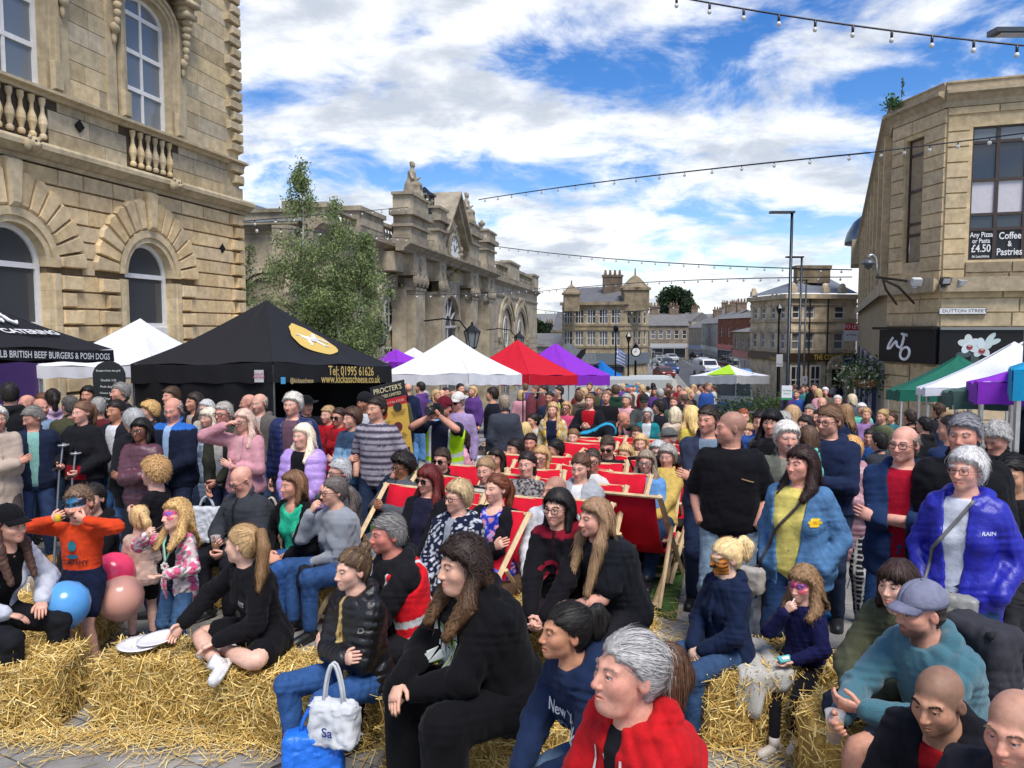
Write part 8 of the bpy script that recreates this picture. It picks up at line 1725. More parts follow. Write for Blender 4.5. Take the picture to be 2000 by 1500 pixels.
C33=st(868,777,8.3,22,'photographer in yellow safety vest and maroon cap shooting with a camera',sex='m',g=1.15,head=(6,0,0),arms='cam',hair=('short','2a201c'),stubble=.6,hat=('cap','5a1420','5a1420'),skin='c58f78',top=('tee','181b2c',{'vest2':('a8d814',-.12,.10),'hem':-.12}),legs=('jeans','9a9894'))
st(894,768,9.7,14,'older man in white cap, sunglasses and lilac shirt with backpack straps',sex='m',head=(20,4,0),hair=('short','8a8680'),hat=('cap','c8c4bc','c0bcb4'),glasses=('1a1a1c','101014',(.024,.018)),skin='cf9a86',top=('shirt','9a86ac',{'hem':-.08}),legs=('jeans','16181c'))
st(893,842,8.9,30,'girl with glasses in soft pink top beside the photographer',kid=1,head=(10,10,0),hair=('pony','3a2a20'),glasses=('2a2a2a',),skin='c8957c',top=('hoodie','d095a4'))
# --- deckchair audience (yaw towards the stage)
def dk(u,v,D,yaw,label,chair=None,**k):
 k.setdefault('arms','lap');q=p(u,v,D,yaw,label,'deck',**k)
 if chair:c=q['Wd']((0,-.02,0));deckchair(chair,c,yaw)
 return q
dk(785,889,7.0,40,'boy with dark curly hair and glasses in grey sports top eating','deckchair under the curly haired boy in grey',sex='m',s=.92,lean=-8,head=(4,6,0),arms='hold',hair=('afro','1d1614'),skin='9a6a4e',glasses=('2a2624',),top=('jacket','4c5056',{'zip':'2a2c30'}),legs=('loose','6f7478'))
dk(838,909,6.2,24,'woman with long dark red hair, fringe and sunglasses','deckchair under the woman with dark red hair',lean=-10,head=(14,0,0),hair=('long','5a1a18'),fringe=1,hv=1.2,glasses=('141416','0a0a0c',(.027,.02)),skin='d39a86',top=('blazer','111116',{'open':.09,'in':'1c1c30','collar':False}),legs=('dress','1f2a60',{'pat':blots(['c8b8d8','2a3a90','b86a8a'],24,.40)}),lip=np.array(hexc('a02028'))if 0 else 'a02028',smile=.4)
dk(896,940,5.55,34,'woman with short blond hair and glasses in navy jacket with white dots','deckchair under the woman in the dotted jacket',g=1.2,lean=-4,head=(14,0,0),arms='lap',hair=('shortw','b39a74'),hair2='8a7858',hmix=.5,glasses=('2a2022',),skin='dba892',red=.8,top=('jacket','141a30',{'pat':blots(['c4c6cc','b4b8c0'],40,.42),'open':.03,'in':'8a9098','hood':True}),legs=('jeans','20304c'),smile=.4)
dk(863,876,7.5,22,'man in sunglasses and black polo with short brown hair','deckchair under the man in sunglasses and black',sex='m',g=1.1,lean=-12,hair=('short','3a2c20'),stubble=.4,glasses=('101012','0a0a0c',(.026,.019)),skin='cf9a84',top=('jacket','131317'),legs=('jeans','1c2030'))
dk(946,895,7.0,30,'woman in black and cream striped top with glasses on her head','deckchair under the woman in the striped top',lean=-8,head=(-10,0,6),hair=('bun','8a6f50'),skin='cf9a84',top=('knit','c8bfae',{'pat':stripes('15151a',19,0),'mat':'cloth'}),legs=('jeans','1d2230'))
dk(972,926,6.0,26,'auburn haired woman in blue floral dress and black cardigan, arms folded','deckchair under the woman in blue floral dress',g=1.12,lean=-8,head=(18,-4,0),arms='cross',hair=('pony','6a3a24'),pz=.02,skin='dfae98',lip='b01828',top=('blazer','121217',{'open':.08,'in':'20309a','ipat':blots(['3a4ab8','a0a8e0','c88aa8'],26,.35),'iscoop':.09,'collar':False}),legs=('dress','1c2a8a',{'pat':blots(['c8a8d0','4a5ad0','d08aa0'],22,.36)}),smile=.5)
dk(969,876,8.2,24,'smiling woman with dark bob and yellow cardigan','deckchair under the woman with the dark bob',lean=-10,hair=('bob','1f1815'),skin='c9937c',top=('blazer','c8a838',{'open':.09,'in':'b8808a','collar':False}),smile=1)
dk(1028,883,7.2,12,'round faced woman with dark tied hair in grey leopard print top','deckchair under the woman in leopard print',g=1.25,lean=-8,head=(10,0,4),hair=('pony','221a17'),skin='d8a590',top=('knit','8f8a88',{'pat':blots(['3a3638','2a2628'],46,.22),'mat':'cloth'}),legs=('jeans','1c1e28'),smile=.6)
dk(1057,872,8.0,20,'woman with wavy fair hair and glasses in white hooded top','deckchair under the woman in the white hooded top',lean=-8,hair=('bob','b08c5e'),glasses=('6a4a34',),skin='dba68e',top=('hoodie','c4c2be'),smile=.8)
dk(1007,858,8.7,60,'man with dark quiff resting chin on hand in black jacket','deckchair under the man resting his chin',sex='m',lean=0,arms=('chin','lap'),hair=('short','1e1613'),hv=1.6,skin='cf9a84',top=('jacket','15161a'))
dk(1036,847,9.4,15,'dark haired man in navy jacket behind the woman in white hooded top',None,sex='m',lean=-5,hair=('short','2a1e18'),skin='cf9078',red=.9,top=('jacket','1a2036'))
dk(1086,859,8.8,75,'bearded dark haired man in profile wearing black','deckchair under the bearded man in profile',sex='m',lean=-8,hair=('short','17120f'),beard='1d1613',skin='c48e76',top=('jacket','141418'))
dk(1120,838,10.2,15,'smiling young woman with tied brown hair near the back row','deckchair under the smiling woman in the back row',lean=-8,hair=('pony','6f5236'),skin='dca890',top=('jacket','1a1a20'),smile=1)
dk(1133,887,6.5,22,'woman with tied brown hair in light grey zip hoodie','deckchair under the woman in the grey hoodie',g=1.18,lean=-8,head=(4,8,0),hair=('pony','5a3c2c'),skin='dda892',red=.8,top=('hoodie','9c9fa3',{'open':.04,'in':'d4d4d4','zip':'2a2a2e'}),legs=('jeans','30425c'),smile=.6)
dk(1158,877,7.6,15,'balding man with black glasses and white tee','deckchair under the balding man in white',sex='m',lean=-10,hair=('crop','4a4038'),shave=.5,stubble=.4,glasses=('141416',),skin='cd957e',top=('tee','c4c4c2'),smile=.9)
dk(1186,853,8.2,10,'bearded man in sunglasses and black bomber jacket looking down','deckchair under the bearded man in sunglasses',sex='m',g=1.12,lean=-6,head=(10,14,0),hair=('short','4a3a2c'),beard='5a4030',glasses=('101012','0a0a0c',(.025,.018)),skin='cf9a86',top=('jacket','16161a'),legs=('jeans','5a6c86'))
dk(1086,930,5.9,30,'man with shaved head in white top partly hidden by the woman in black and red','deckchair under the man with shaved head in white',sex='m',lean=-8,head=(20,-4,0),hair=('shaved','3a3028'),shave=.35,skin='c9937c',top=('hoodie','c8c8cc'),legs=('jeans','4a3626'),brow='201814')
dk(1270,909,7.9,-165,'woman with straight blond hair seen from behind in khaki coat',None,lean=-4,hair=('bob','b89a78'),hair2='8a6a4c',hlen=1.3,skin='dca890',top=('jacket','3d3a30'),legs=('jeans','6f8cab'),shoes='c4c0b8')
dk(1262,880,7.6,20,'woman with glasses and long fair hair in light blue top','deckchair under the woman in light blue',lean=-4,hair=('long','8a7a68'),glasses=('5a5a60',),skin='d29c88',top=('jacket','5f8fc4'))
dk(1286,862,8.3,24,'woman with wavy grey hair, glasses and purple jacket in the deckchairs','deckchair under the woman in purple',lean=-4,hair=('bob','a8a8a6'),hv=1.4,glasses=('4a4a4e',),skin='d6a290',top=('jacket','40308a'),smile=.6)
dk(1304,870,7.8,30,'grey haired person in pale yellow jacket in the rightmost deckchairs','deckchair under the person in pale yellow',hair=('shortw','9a958c'),skin='d09884',top=('jacket','c0a458'))
dk(1252,848,9.3,20,'laughing blond woman in a back row deckchair','deckchair under the laughing blond woman',lean=-4,hair=('bob','c0a070'),skin='d8a08a',top=('jacket','9aa0a6'),smile=1)
dk(1243,833,10.5,10,'small boy looking up from the back row by the bending man',None,sex='m',kid=1,s=.7,hair=('short','4a3526'),skin='cf9a84',top=('tee','2a4a6a'))
dk(1306,838,9.3,70,'older man in flat cap and tan jacket in the back row','deckchair under the man in the flat cap',sex='m',hair=('short','9a958c'),hat=('flat','5a5c58'),skin='c8907c',top=('jacket','6a5038'))
dk(1222,868,8.6,30,'child with fair hair low in a deckchair behind the empty red one','deckchair under the fair haired child',kid=1,s=.75,hair=('bob','b89a6a'),top=('hoodie','6a8aa8'))
D1=p(1090,956,4.85,26,'smiling woman with glasses in black hoodie with dark red markings','sit',lean=10,head=(8,2,0),arms='clasp',hair=('bob','1c1716'),hlen=1.3,skin='dcaa94',glasses=('17171a',),top=('hoodie','121015',{'zip':'241018','pat':lambda q,c:np.where((q[:,2:3]>.47),np.array(hexc('7a1226')),c)}),legs=('tight','2a2028'),shoes='1c1c20',sole='a82030',smile=.7)
decal(D1,lambda m:[thick(m,[(-.13,-.06),(-.05,.02),(.0,.035),(.05,.02),(.13,-.06)],.028,'7a1226'),thick(m,[(-.10,-.11),(-.03,-.035)],.022,'7a1226'),thick(m,[(.10,-.11),(.03,-.035)],.022,'7a1226')],0,.29)
D2=p(1164,975,4.65,55,'bearded man with very long fair hair in black band tee leaning on his knees','sit',sex='m',g=1.2,lean=24,head=(6,0,0),arms=(((.10,.42,.10),(1,-.3,-.5),'thigh'),((.04,.44,.05),(1,-.3,-.6),'droop')),hair=('long','8a6c50'),hair2='a08260',hlen=1.5,hfwd=.04,beard='7a5238',skin='dca48e',red=.8,top=('tee','14161c'),legs=('jeans','121218'),shoes='16161a',hn=1.3)
dtext(D2,'A L I E N',.032,'b8b8bc',z0=.27);dtext(D2,'I D L E',.026,'b8b8bc',z0=.21)
# --- people standing behind the deckchairs
st(985,772,10.3,165,'balding man in dark grey jacket from behind at the stall table',sex='m',g=1.05,hair=('crop','8a7a6a'),shave=.3,skin='c8907c',top=('jacket','3a3e48',{'hem':-.16}),legs=('jeans','5a5244'))
st(962,757,12.5,100,'stallholder in black tee under the white gazebo',sex='m',g=1.15,hair=('short','2a1e18'),top=('tee','141620'))
st(1080,786,10.4,14,'blond woman in yellow flowered kimono over navy with tan shoulder bag',head=(6,0,0),arms='down',hair=('long','b08f62'),skin='dba78e',top=('coat','c8a850',{'open':.09,'in':'1a2038','pat':blots(['d8d0c4','b88a3a','c8c0b0'],18,.25),'collar':False,'hem':-.3}),legs=('tight','171c30'),smile=1)
st(1106,784,12,20,'woman with fair hair and glasses in raspberry pink jacket',hair=('bob','a8865c'),top=('jacket','c0486a'),glasses=('2a2a2a',))
st(1152,769,11.8,20,'bearded man in red football shirt under black jacket holding a drink',sex='m',g=1.1,arms='hold',hair=('short','7a5a3c'),beard='7a5236',skin='d8a28c',top=('jacket','17181c',{'open':.10,'in':'a0101e'}),legs=('jeans','1f2a40'),smile=1)
st(1073,765,13.4,20,'dark bearded man in navy tee behind the woman in the kimono',sex='m',hair=('short','17120f'),beard='1a1412',skin='b98068',top=('tee','262e48'))
p(1222,815,11,-62,'bald man in navy tracksuit top with turquoise stripe bending forward','stand',s=1.0,sex='m',lean=68,head=(0,20,0),arms=(((.10,.55,-.05),(1,-.5,-.3),'hold'),((-.10,.55,-.05),(1,-.5,-.3),'hold')),hair=('bald','7a6a5a'),skin='c98a72',red=.9,top=('jacket','171a22',{'pat':lambda q,c:np.where(np.abs(np.abs(q[:,0:1])-.13)<.025,np.array(hexc('2a9ac0')),c)}),legs=('jeans','1a1d28'))
st(1265,797,11.2,20,'grey haired woman with glasses in teal jacket over white top',hair=('bob','a8a8a4'),glasses=('4a4a4e',),skin='d09c86',top=('jacket','1f7a80',{'open':.07,'in':'c8ccd0'}))
st(1183,763,13,6,'man with cropped hair in black tee with grey lettering',sex='m',g=1.1,hair=('crop','6a5444'),skin='cf9880',top=('tee','17171a'))
st(1224,770,13,30,'pink fleeced woman with short grey hair',hair=('shortw','9a9288'),top=('jacket','d09aa0'))
st(1258,771,12.6,10,'man in dark cap and grey jacket looking at his phone',sex='m',arms='hold',head=(0,14,0),hair=('short','3a3028'),hat=('cap','2a2c2a','2a2c2a'),top=('jacket','4a4c4a'))
st(1202,751,15,170,'man in bottle green hoodie with back print turned away',sex='m',hair=('crop','4a3a2c'),top=('hoodie','1f3a2c'))
st(1130,765,14,160,'person in brown hooded coat with back to us',hair=('short','5a4030'),top=('hoodie','4a4238'),g=1.2)
st(1288,782,11.4,120,'dark haired man in black jacket facing left away from us',sex='m',hair=('short','241c18'),top=('jacket','17181e'))
st(1318,795,10.6,165,'fair haired woman from behind in cream quilted jacket',hair=('bob','d0c4a8'),top=('puffer','bba894',{'puff':(.07,.012)}))
st(1350,793,10.2,150,'blond child in pale yellow coat with raised arm',kid=1,hair=('long','d4b878'),top=('jacket','c8b850'),arms=('brow','down'))
st(1316,774,13.2,20,'woman with brown hair and red scarf beyond the deckchairs',hair=('pony','5a2c1c'),top=('jacket','4a5a4a',{'open':.05,'in':'a02030'}))
st(1334,763,14,150,'balding man in black jacket turned to the ice cream van',sex='m',hair=('horse','6a5848'),skin='cf8f78',top=('jacket','1a1a1e'))
st(1345,782,11.6,40,'man with cropped brown hair just left of the blond child',sex='m',hair=('crop','5a4634'),top=('jacket','3a4454'))
for u,v,D,lb in((1062,752,16,'steward in yellow safety vest, left of two'),(1092,754,15.5,'steward with dark hair in yellow safety vest, right of two')):st(u,v,D,60,lb,hair=('short','2a1c16'),top=('tee','1c1c24',{'vest2':('b0d820',-.1)}))
st(1026,825,11.5,170,'small child with fair hair in navy flowered dress from behind',kid=1,hair=('bob','c8ac74'),top=('jacket','1c2440',{'pat':blots(['a85a7a'],30,.5)}))
st(1042,808,12,60,'child with dark hair and cream top crouching near the rail',kid=1,hair=('pony','1d1714'),top=('hoodie','b8b0a0'))
# --- right hand group
E1=st(1430,803,5.55,78,'big man in black polo shirt and faded jeans with cropped grey hair',sex='m',g=1.26,head=(24,2,0),arms='pock',hair=('shaved','5a4e44'),shave=.5,stubble=.25,skin='d09680',red=.8,top=('polo','101015',{'hem':-.14,'collar':True}),legs=('jeans','6f8392'),shoes='1a1a1c')if 0 else st(1430,803,5.55,22,'big man in black polo shirt and faded jeans with cropped grey hair',sex='m',g=1.14,head=(70,2,0),arms='pock',hair=('shaved','5a4e44'),shave=.5,stubble=.25,skin='d09680',red=.8,top=('polo','101015',{'hem':-.14,'collar':True}),legs=('jeans','6f8392'),shoes='1a1a1c')
decal(E1,lambda m:thick(m,[(.0,.012),(.075,-.012)],.007,'9a7a52'),-.09,.31,'top','pocket_trim')
st(1384,793,6.5,10,'smiling dark haired man with folded arms in grey navy jacket over grey tee',sex='m',head=(30,0,0),arms='cross',hair=('short','342a24'),skin='cf957e',red=.8,top=('jacket','2f3548',{'open':.07,'in':'6a7a8a','lin':1,'hem':-.12}),legs=('jeans','1c2740'),shoes='141416',smile=1)
E3=st(1568,872,4.85,40,'laughing woman with dark wavy hair in denim jacket over yellow top',g=1.2,head=(20,-2,0),arms='pock',hair=('wavy','2d1a16'),hlen=.85,skin='dd9f8a',red=.8,top=('jacket','4a7096',{'open':.115,'in':'d4c46a','mat':'denim','hem':-.16,'ox':.03}),legs=('jeans','1d3456'),smile=1,hn=1.1)
decal(E3,lambda m:[m.ell((.02*cos(a),0,.02*sin(a)),(.014,.001,.012),8,4,col=hexc('e0b818'))for a in np.linspace(0,5.2,6)]+[m.ell((0,0,0),(.01,.002,.01),8,4,col=hexc('d08a10'))],-.14,.30,'top','daffodil_badge',.006)
st(1537,825,5.75,6,'stern white haired man with beard in grey green jacket',sex='m',g=1.18,hair=('shortw','cfcac2'),beard='b8b2a8',skin='d8a08c',red=.9,top=('jacket','5a5d54',{'open':.06,'in':'77786f','hem':-.14}),legs=('jeans','2a2824'),shoes='4a3426')
st(1508,800,6.8,22,'woman with straight black hair and fringe in black roll neck',head=(10,0,0),hair=('long','0f0c0c'),fringe=1,skin='cf9880',top=('knit','121216'),legs=('jeans','17181e'))
st(1487,803,7.4,20,'dark haired man in blue jacket peering past the woman in black',sex='m',head=(10,0,0),hair=('short','221a18'),skin='cf957e',top=('jacket','2a4a86'))
st(1462,828,7.8,30,'fair woman in blue partly hidden behind the big man in the polo',hair=('bob','a07c58'),skin='d8a08a',top=('jacket','3a5a9a'))
E6=st(1620,793,6.1,38,'man with glasses in navy ribbed hoodie carrying a child in mint',sex='m',g=1.1,head=(18,4,0),arms=(((.12,.28,.28),(1,-.3,-.8),'cross'),((.02,.26,.22),(1,-.3,-.8),'cross')),hair=('short','6a4e38'),hl=.066,stubble=.35,skin='d39c86',glasses=('17171a',),top=('hoodie','1b2540'),legs=('jeans','232c40'))
p(1578,832,5.85,150,'toddler in mint hoodie held against the man in navy, back to us','sit',kid=1,s=.55,lean=4,hair=('bob','5a4434'),top=('hoodie','6fc4b0'),legs=('jeans','8aa0b0'),fz=-.3,feet=.6)
E7=st(1662,871,6.15,34,'elderly woman in sunglasses and dusty pink long puffer eating an ice cream',s=.90,head=(14,4,0),arms=(((.05,.24,.36),(1,-.2,-.8),'hold'),((.02,.20,.24),(1,-.2,-.8),'hold')),hair=('shortw','c89a5c'),glasses=('141416','0a0a0c',(.026,.018)),skin='c9907a',top=('puffer','a98089',{'hem':-.34,'puff':(.055,.010),'hood':True}),legs=('jeans','17171b',{'pat':checks('b0b0b0',22,.78),'mat':'cloth'}),shoes='2a7fc0',sole='d0d0d0')
st(1768,832,5.0,34,'bald man with glasses in red tee and open navy anorak, arms folded',sex='m',g=1.06,head=(16,0,0),arms='cross',hair=('horse','8a7a70'),glasses=('4a2a28',),skin='d9a08c',red=.9,top=('jacket','1d3154',{'open':.075,'in':'a01028','hem':-.18,'hood':True,'flare':.05}),legs=('jeans','24426a'),shoes='1c2a44',sole='d8d8d8',smile=.9)
st(1886,811,4.75,26,'smiling man with thick grey hair and black jacket behind the woman in blue',sex='m',g=1.25,head=(20,0,0),arms='down',hair=('short','77767a'),hv=1.5,skin='cd927c',red=1,top=('jacket','131418',{'open':.06,'in':'26242a','hem':-.16}),legs=('jeans','1c2030'),smile=.9)
E10=st(1893,877,4.25,40,'woman with short white hair and glasses in shiny royal blue raincoat with silver bag',g=1.04,head=(18,-2,0),arms='pock',hair=('shortw','c2c0bd'),hv=.9,glasses=('7a4a44',),skin='dba590',red=.8,top=('jacket','1c1f9a',{'open':.065,'in':'c4c8d2','mat':'shell','hem':-.26,'hood':True,'flare':.02,'ox':.03}),legs=('jeans','20365a'),smile=.2)
dtext(E10,'RAIN',.028,'c0c4d0',x0=-.13,z0=.33)
st(1862,812,6.4,168,'man in navy sweatshirt with white tick seen from behind',sex='m',g=1.1,head=(-40,0,0),hair=('short','2a2320'),top=('knit','1c2a4c',{'mat':'cloth'}),legs=('jeans','1c2030'))
st(1938,829,5.9,60,'grey curly haired man in black looking down by the purple gazebo',sex='m',g=1.15,head=(10,30,0),hair=('curly','9a9894'),hv=.6,skin='c08a76',top=('jacket','17171b'))
st(1978,890,5.2,40,'dark haired boy in black top at the right edge',sex='m',kid=1,head=(10,4,0),hair=('short','15110f'),hv=1.5,skin='b98a6c',top=('tee','141418'),legs=('jeans','15151a'))
st(1996,1010,4.4,150,'child in dark coat with brown fur hood trim cut off by the right edge',kid=1,s=.66,hair=('curly','4a3826'),hv=1.3,top=('jacket','2a2a2e',{'hood':True}),legs=('jeans','2a2c30'))
st(1700,838,8.4,40,'smiling man with dark hair in blue fleece beyond the woman in pink puffer',sex='m',hair=('short','2a211c'),skin='c98f78',top=('jacket','24467a'),smile=.9)
st(1718,846,7.6,150,'dark haired man in grey jacket looking away by the bald man in red',sex='m',hair=('short','17120f'),top=('jacket','2f333a'))
RG=[(1683,788,12.5,20,'white haired woman in mint green top near the hanging baskets','shortw','c8c4bc','66bda4','f'),(1692,797,10.6,20,'woman in purple checked shirt with tied blond hair','bun','a07e58','9a7aa8','f'),(1724,800,10.4,60,'woman in olive dress with tied fair hair','bun','a08658','5a6248','f'),(1778,800,9.6,165,'broad man in black tee turned to the green gazebo','crop','3a2e26','141417','m'),(1806,815,8.8,150,'dark haired young man in black right of the broad man','short','120e0d','1a1a1e','m'),(1834,788,10.2,160,'brown haired man in dark top under the white gazebo','short','4a3628','20222a','m'),(1850,806,9,150,'fair haired man in navy hoodie before the purple gazebo','crop','8a6c4c','22304e','m'),(1652,790,9.8,150,'woman with long fair brown hair in navy coat from behind','long','8a6a48','1c2844','f'),(1600,800,9.4,60,'dark haired woman in cream top behind the man carrying the toddler','pony','231a17','c0a878','f'),(1582,790,10.5,40,'grey haired man in dark jacket near the white notice','short','77716a','30343c','m'),(1606,776,13,30,'balding man with glasses beyond the white notice','horse','6a5a4a','3a3e46','m'),(1636,772,13.5,20,'older smiling man with white hair near the pub barriers','short','b8b4ac','4a4a50','m'),(1612,757,20,20,'white haired woman in yellow scarf walking before the red barriers','shortw','c8c4bc','5a5448','f'),(1664,770,15,150,'woman with pale hair and sunglasses by the hanging baskets','bob','c8b898','4a5468','f'),(1452,798,9.0,10,'reddish haired man peeping above the big man in the polo','crop','8a4e30','3a4a5a','m'),(1548,792,9.2,150,'woman with purple hood and fair hair behind the bearded man','bob','b09068','5a3a7a','f'),(1574,812,8.2,60,'dark bobbed woman just above the mint toddler','bob','261c19','30303a','f'),(1530,805,8.6,150,'grey haired head low behind the stern bearded man','shortw','9a968f','4a4a4a','f'),(1742,806,12.4,60,'young woman with brown hair in teal tee beyond the olive dress','pony','4a3426','2a6a70','f'),(1646,806,11.2,20,'woman in pale blue shirt behind the long haired woman in navy','bob','6a4e38','8aa4bc','f')]
for u,v,D,yw,lb,hs_,hc_,tc_,sx_ in RG:st(u,v,D,yw,lb,sex=sx_,hair=(hs_,hc_),top=('jacket' if D>9 else 'hoodie',tc_),legs=('jeans','232a38'),smile=.5)
for u,D,lb,tc_ in((1589,62,'person in black walking before the pub door','15151a'),(1628,60,'person in pale top at the pub barrier','a8a49a'),(1640,58,'person in dark coat by the navy pub sign','202430')):v=proj((px3(u,640,D)[0],D,gz(D)+1.7))[1];st(u,v,D,30,lb,hair=('short','3a2c22'),top=('jacket',tc_))
CN=[('navy','1c2440'),('black','15151a'),('grey','6a6e74'),('red','8a1a22'),('white','c0c0bc'),('teal','2a6a70'),('pink','c08a94'),('olive','4a4a34'),('blue','2a4a8a'),('cream','b8a88a'),('purple','5a3a7a'),('brown','5a4030')]
HN=[('dark','short','1f1814','m'),('fair','bob','b09468','f'),('grey','shortw','9a9690','f'),('brown','pony','4a3426','f'),('cropped','crop','5a4838','m'),('long dark','long','1c1613','f'),('no','bald','8a7a6a','m')]
ZN=[(775,800,14,18,'left of the photographer'),(815,935,14,22,'under the big white gazebo'),(1010,1060,16,22,'under the red gazebo'),(1130,1200,16,26,'by the pale trailer'),(1200,1262,18,34,'before the cream catering trailer'),(1262,1330,17,36,'in the crowd below the street'),(1330,1400,18,36,'left of the ice cream van'),(1540,1600,18,30,'right of the white notice')]
q_=random.Random(11);used=set()
for u0,u1,Da,Db,zn in ZN:
 for i in range(9 if u1-u0>50 else 4):
  while 1:
   c_,h_=q_.choice(CN),q_.choice(HN)
   if(c_[0],h_[0],zn)not in used:used.add((c_[0],h_[0],zn));break
  u=u0+(u1-u0)*(i+.5+q_.uniform(-.35,.35))/(9 if u1-u0>50 else 4);D=q_.uniform(Da,Db);H=q_.uniform(1.55,1.8);v=proj((px3(u,640,D)[0],D,gz(D)+H))[1]
  st(u,v,D,q_.choice([20,40,70,150,170,-40,110]),'person in %s top with %s hair %s'%(c_[0],h_[0],zn),sex=h_[3],g=q_.uniform(1,1.2),hair=(h_[1],h_[2]),top=(q_.choice(['jacket','hoodie']),c_[1]),legs=('jeans',q_.choice(['1d2740','2c3f60','17181e'])),skin=q_.choice(['d9a085','cf957c','c88c74']))
def fch(label,u,v,yaw,D=None,text=False):deckchair(label,at(u,D),yaw,text)
fch('deckchair with white lettering at the left end by the grey jumper woman',736,0,26,6.35,True)
fch('big empty deckchair facing away on the right, nearest the turf edge',1256,0,-156,7.0)
for i,(u,D,lb)in enumerate(((1170,10.6,'empty deckchair at the top of the rows by the bending man'),(1200,10.1,'empty deckchair in the back row right of centre'),(1145,9.6,'empty deckchair behind the smiling woman in the back row'),(1240,9.9,'empty deckchair near the small boy'),(1345,8.2,'empty deckchair at the right end of the third row'),(1215,7.9,'empty deckchair behind the bearded man in sunglasses'),(1110,9.3,'empty deckchair left of the back row woman'),(1005,7.6,'empty deckchair between dark bob and leopard print'),(1330,9.8,'empty deckchair by the flat cap man'),(1050,6.6,'empty deckchair behind the man with shaved head'),(1185,7.0,'empty deckchair right of the grey hoodie'),(1095,7.3,'empty deckchair between grey hoodie and leopard print'))):fch(lb,u,0,20+(i*7)%13,D)
# ---------------- things people hold ----------------
def cup(label,P,e,liq,col=(.5,.52,.54)):
 c=P['hand'][e]+np.array([0,0,.0]);t=thing('plastic_cup',label,'cup',c-np.array([0,0,.06]));m=MB();m.lathe([(.028,0),(.040,.125),(.042,.127),(.038,.122),(.027,.003)],16);mk('cup',m,'clear',t,True);m=MB(liq);m.lathe([(0,.004),(.0265,.004),(.034,.075),(0,.075)],16);mk('drink',m,'beer',t,True)
cup('clear plastic cup of lager in the capped man hands',A9,1,(.75,.38,.02));cup('plastic cup of amber beer held by the bald man in charcoal fleece',B7,1,(.35,.14,.02))
c=C33['H']((0,.17,.0));t=thing('camera','black camera with big lens held to the photographer face','camera',c,C33['yaw']-R(6));m=MB((.012,.012,.013));m.box((0,-.02,0),(.14,.06,.09));m.box((0,-.02,.055),(.06,.05,.03));mk('body',m,'plastic',t);m=MB((.012,.012,.013));m.tube([(0,0,-.005),(0,.1,-.005),(0,.15,-.005)],[.038,.038,.045],16);ln=mk('camera_lens',m,'plastic',t,True);m=MB((.02,.02,.03));m.tube([(0,.15,-.005),(0,.152,-.005)],.04,16);mk('front_glass',m,'glass_dark',ln)
for e,lb in((1,'grey forearm crutch in the gloved woman hand on screen left'),(-1,'grey forearm crutch in the gloved woman hand on screen right')):
 h=C8['hand'][e];f=np.array([h[0]+(-.03 if e>0 else .03),h[1]-.12,gz(h[1])]);t=thing('crutch',lb,'crutch',f,0,'pair of crutches');d=h-f;m=MB((.30,.32,.33));m.tube([(0,0,0),d,d+[0,.02,.02],d+[.0,.08,.24]],[.014,.012,.012,.012],8);mk('shaft',m,'metal',t);m=MB((.03,.03,.03));m.tube([d,d+[0,-.11,0]],.016,8);mk('grip',m,'plastic',t);m=MB((.25,.27,.28));m.tube([d+[.045*cos(a),.08+.045*sin(a),.22]for a in np.linspace(-2.2,2.2,11)],.012,6);mk('cuff',m,'plastic',t)
h=C15['hand'][-1];t=thing('dog_lead','white retractable dog lead with black strap held by the bald man in navy','dog lead',h);m=MB((.6,.62,.62));m.tube([(0,-.07,-.03),(0,-.045,-.03)],.055,16,sq=None);mk('reel',m,'plastic',t);m=MB((.03,.03,.03));m.tube([(0,-.06,-.08),(.08,-.1,-.25),(.2,-.15,-.45)],.006,5);mk('strap',m,'cloth',t)
h=C20['hand'][1];bag('carrier_bag','white plastic carrier bag hanging from the olive jacket man hand',h+[-.02,-.03,-.50],.34,.36,.10,(.62,.66,.72),handle=.13)
bag('shopping_bag','brown hessian shopping bag with pale handles beside the lilac puffer woman',(*(np.array(at(522,7.3))),.28),.34,.30,.14,(.28,.20,.12),handle=.22,hcol=(.5,.45,.36),mat_='cloth')
t=bag('carrier_bag','bright blue plastic bag on the flags below the black puffer woman',(*at(596,3.72),.12),.30,.27,.2,(.01,.14,.62),rz=.2,handle=.14,mat_='shell');bag('carrier_bag','white carrier bag with dark blue lettering resting on the bright blue one',(*at(640,3.70),.33),.25,.22,.14,(.62,.64,.66),rz=-.25,handle=.22,crumple=.035,text='Sa',tcol=(.02,.04,.22))
h=A12['hand'][1];f=A12['H']((0,.10,-.072));t=thing('lolly_stick','thin white stick in the mouth of the girl in navy hoodie','stick',h);m=MB((.7,.7,.66));m.tube([(0,0,0),f-h],.004,6);mk('stick',m,'plastic',t)
h=A12['hand'][-1];t=thing('sweet_packet','small turquoise and white packet in the open palm of the girl in navy','packet',h+[0,0,.03],.4);m=MB((.10,.45,.45));m.box((0,0,0),(.085,.04,.014),rotx(.5));pk=mk('packet',m,'plastic',t);m=MB((.7,.7,.7));m.box((0,-.006,.009),(.05,.02,.003),rotx(.5));mk('label_panel',m,'plastic',pk)
h=E7['hand'][1];t=thing('ice_cream_cone','ice cream cone in the elderly woman hand','ice cream',h);m=MB((.45,.26,.10));m.lathe([(.008,-.08),(.026,.03),(.028,.04)],12);mk('cone',m,'straw',t,True);m=MB((.72,.70,.64));m.ell((0,0,.055),(.03,.03,.032),12,8);m.ell((.004,0,.085),(.018,.018,.02),10,7);mk('scoop',m,'paint',t,True)
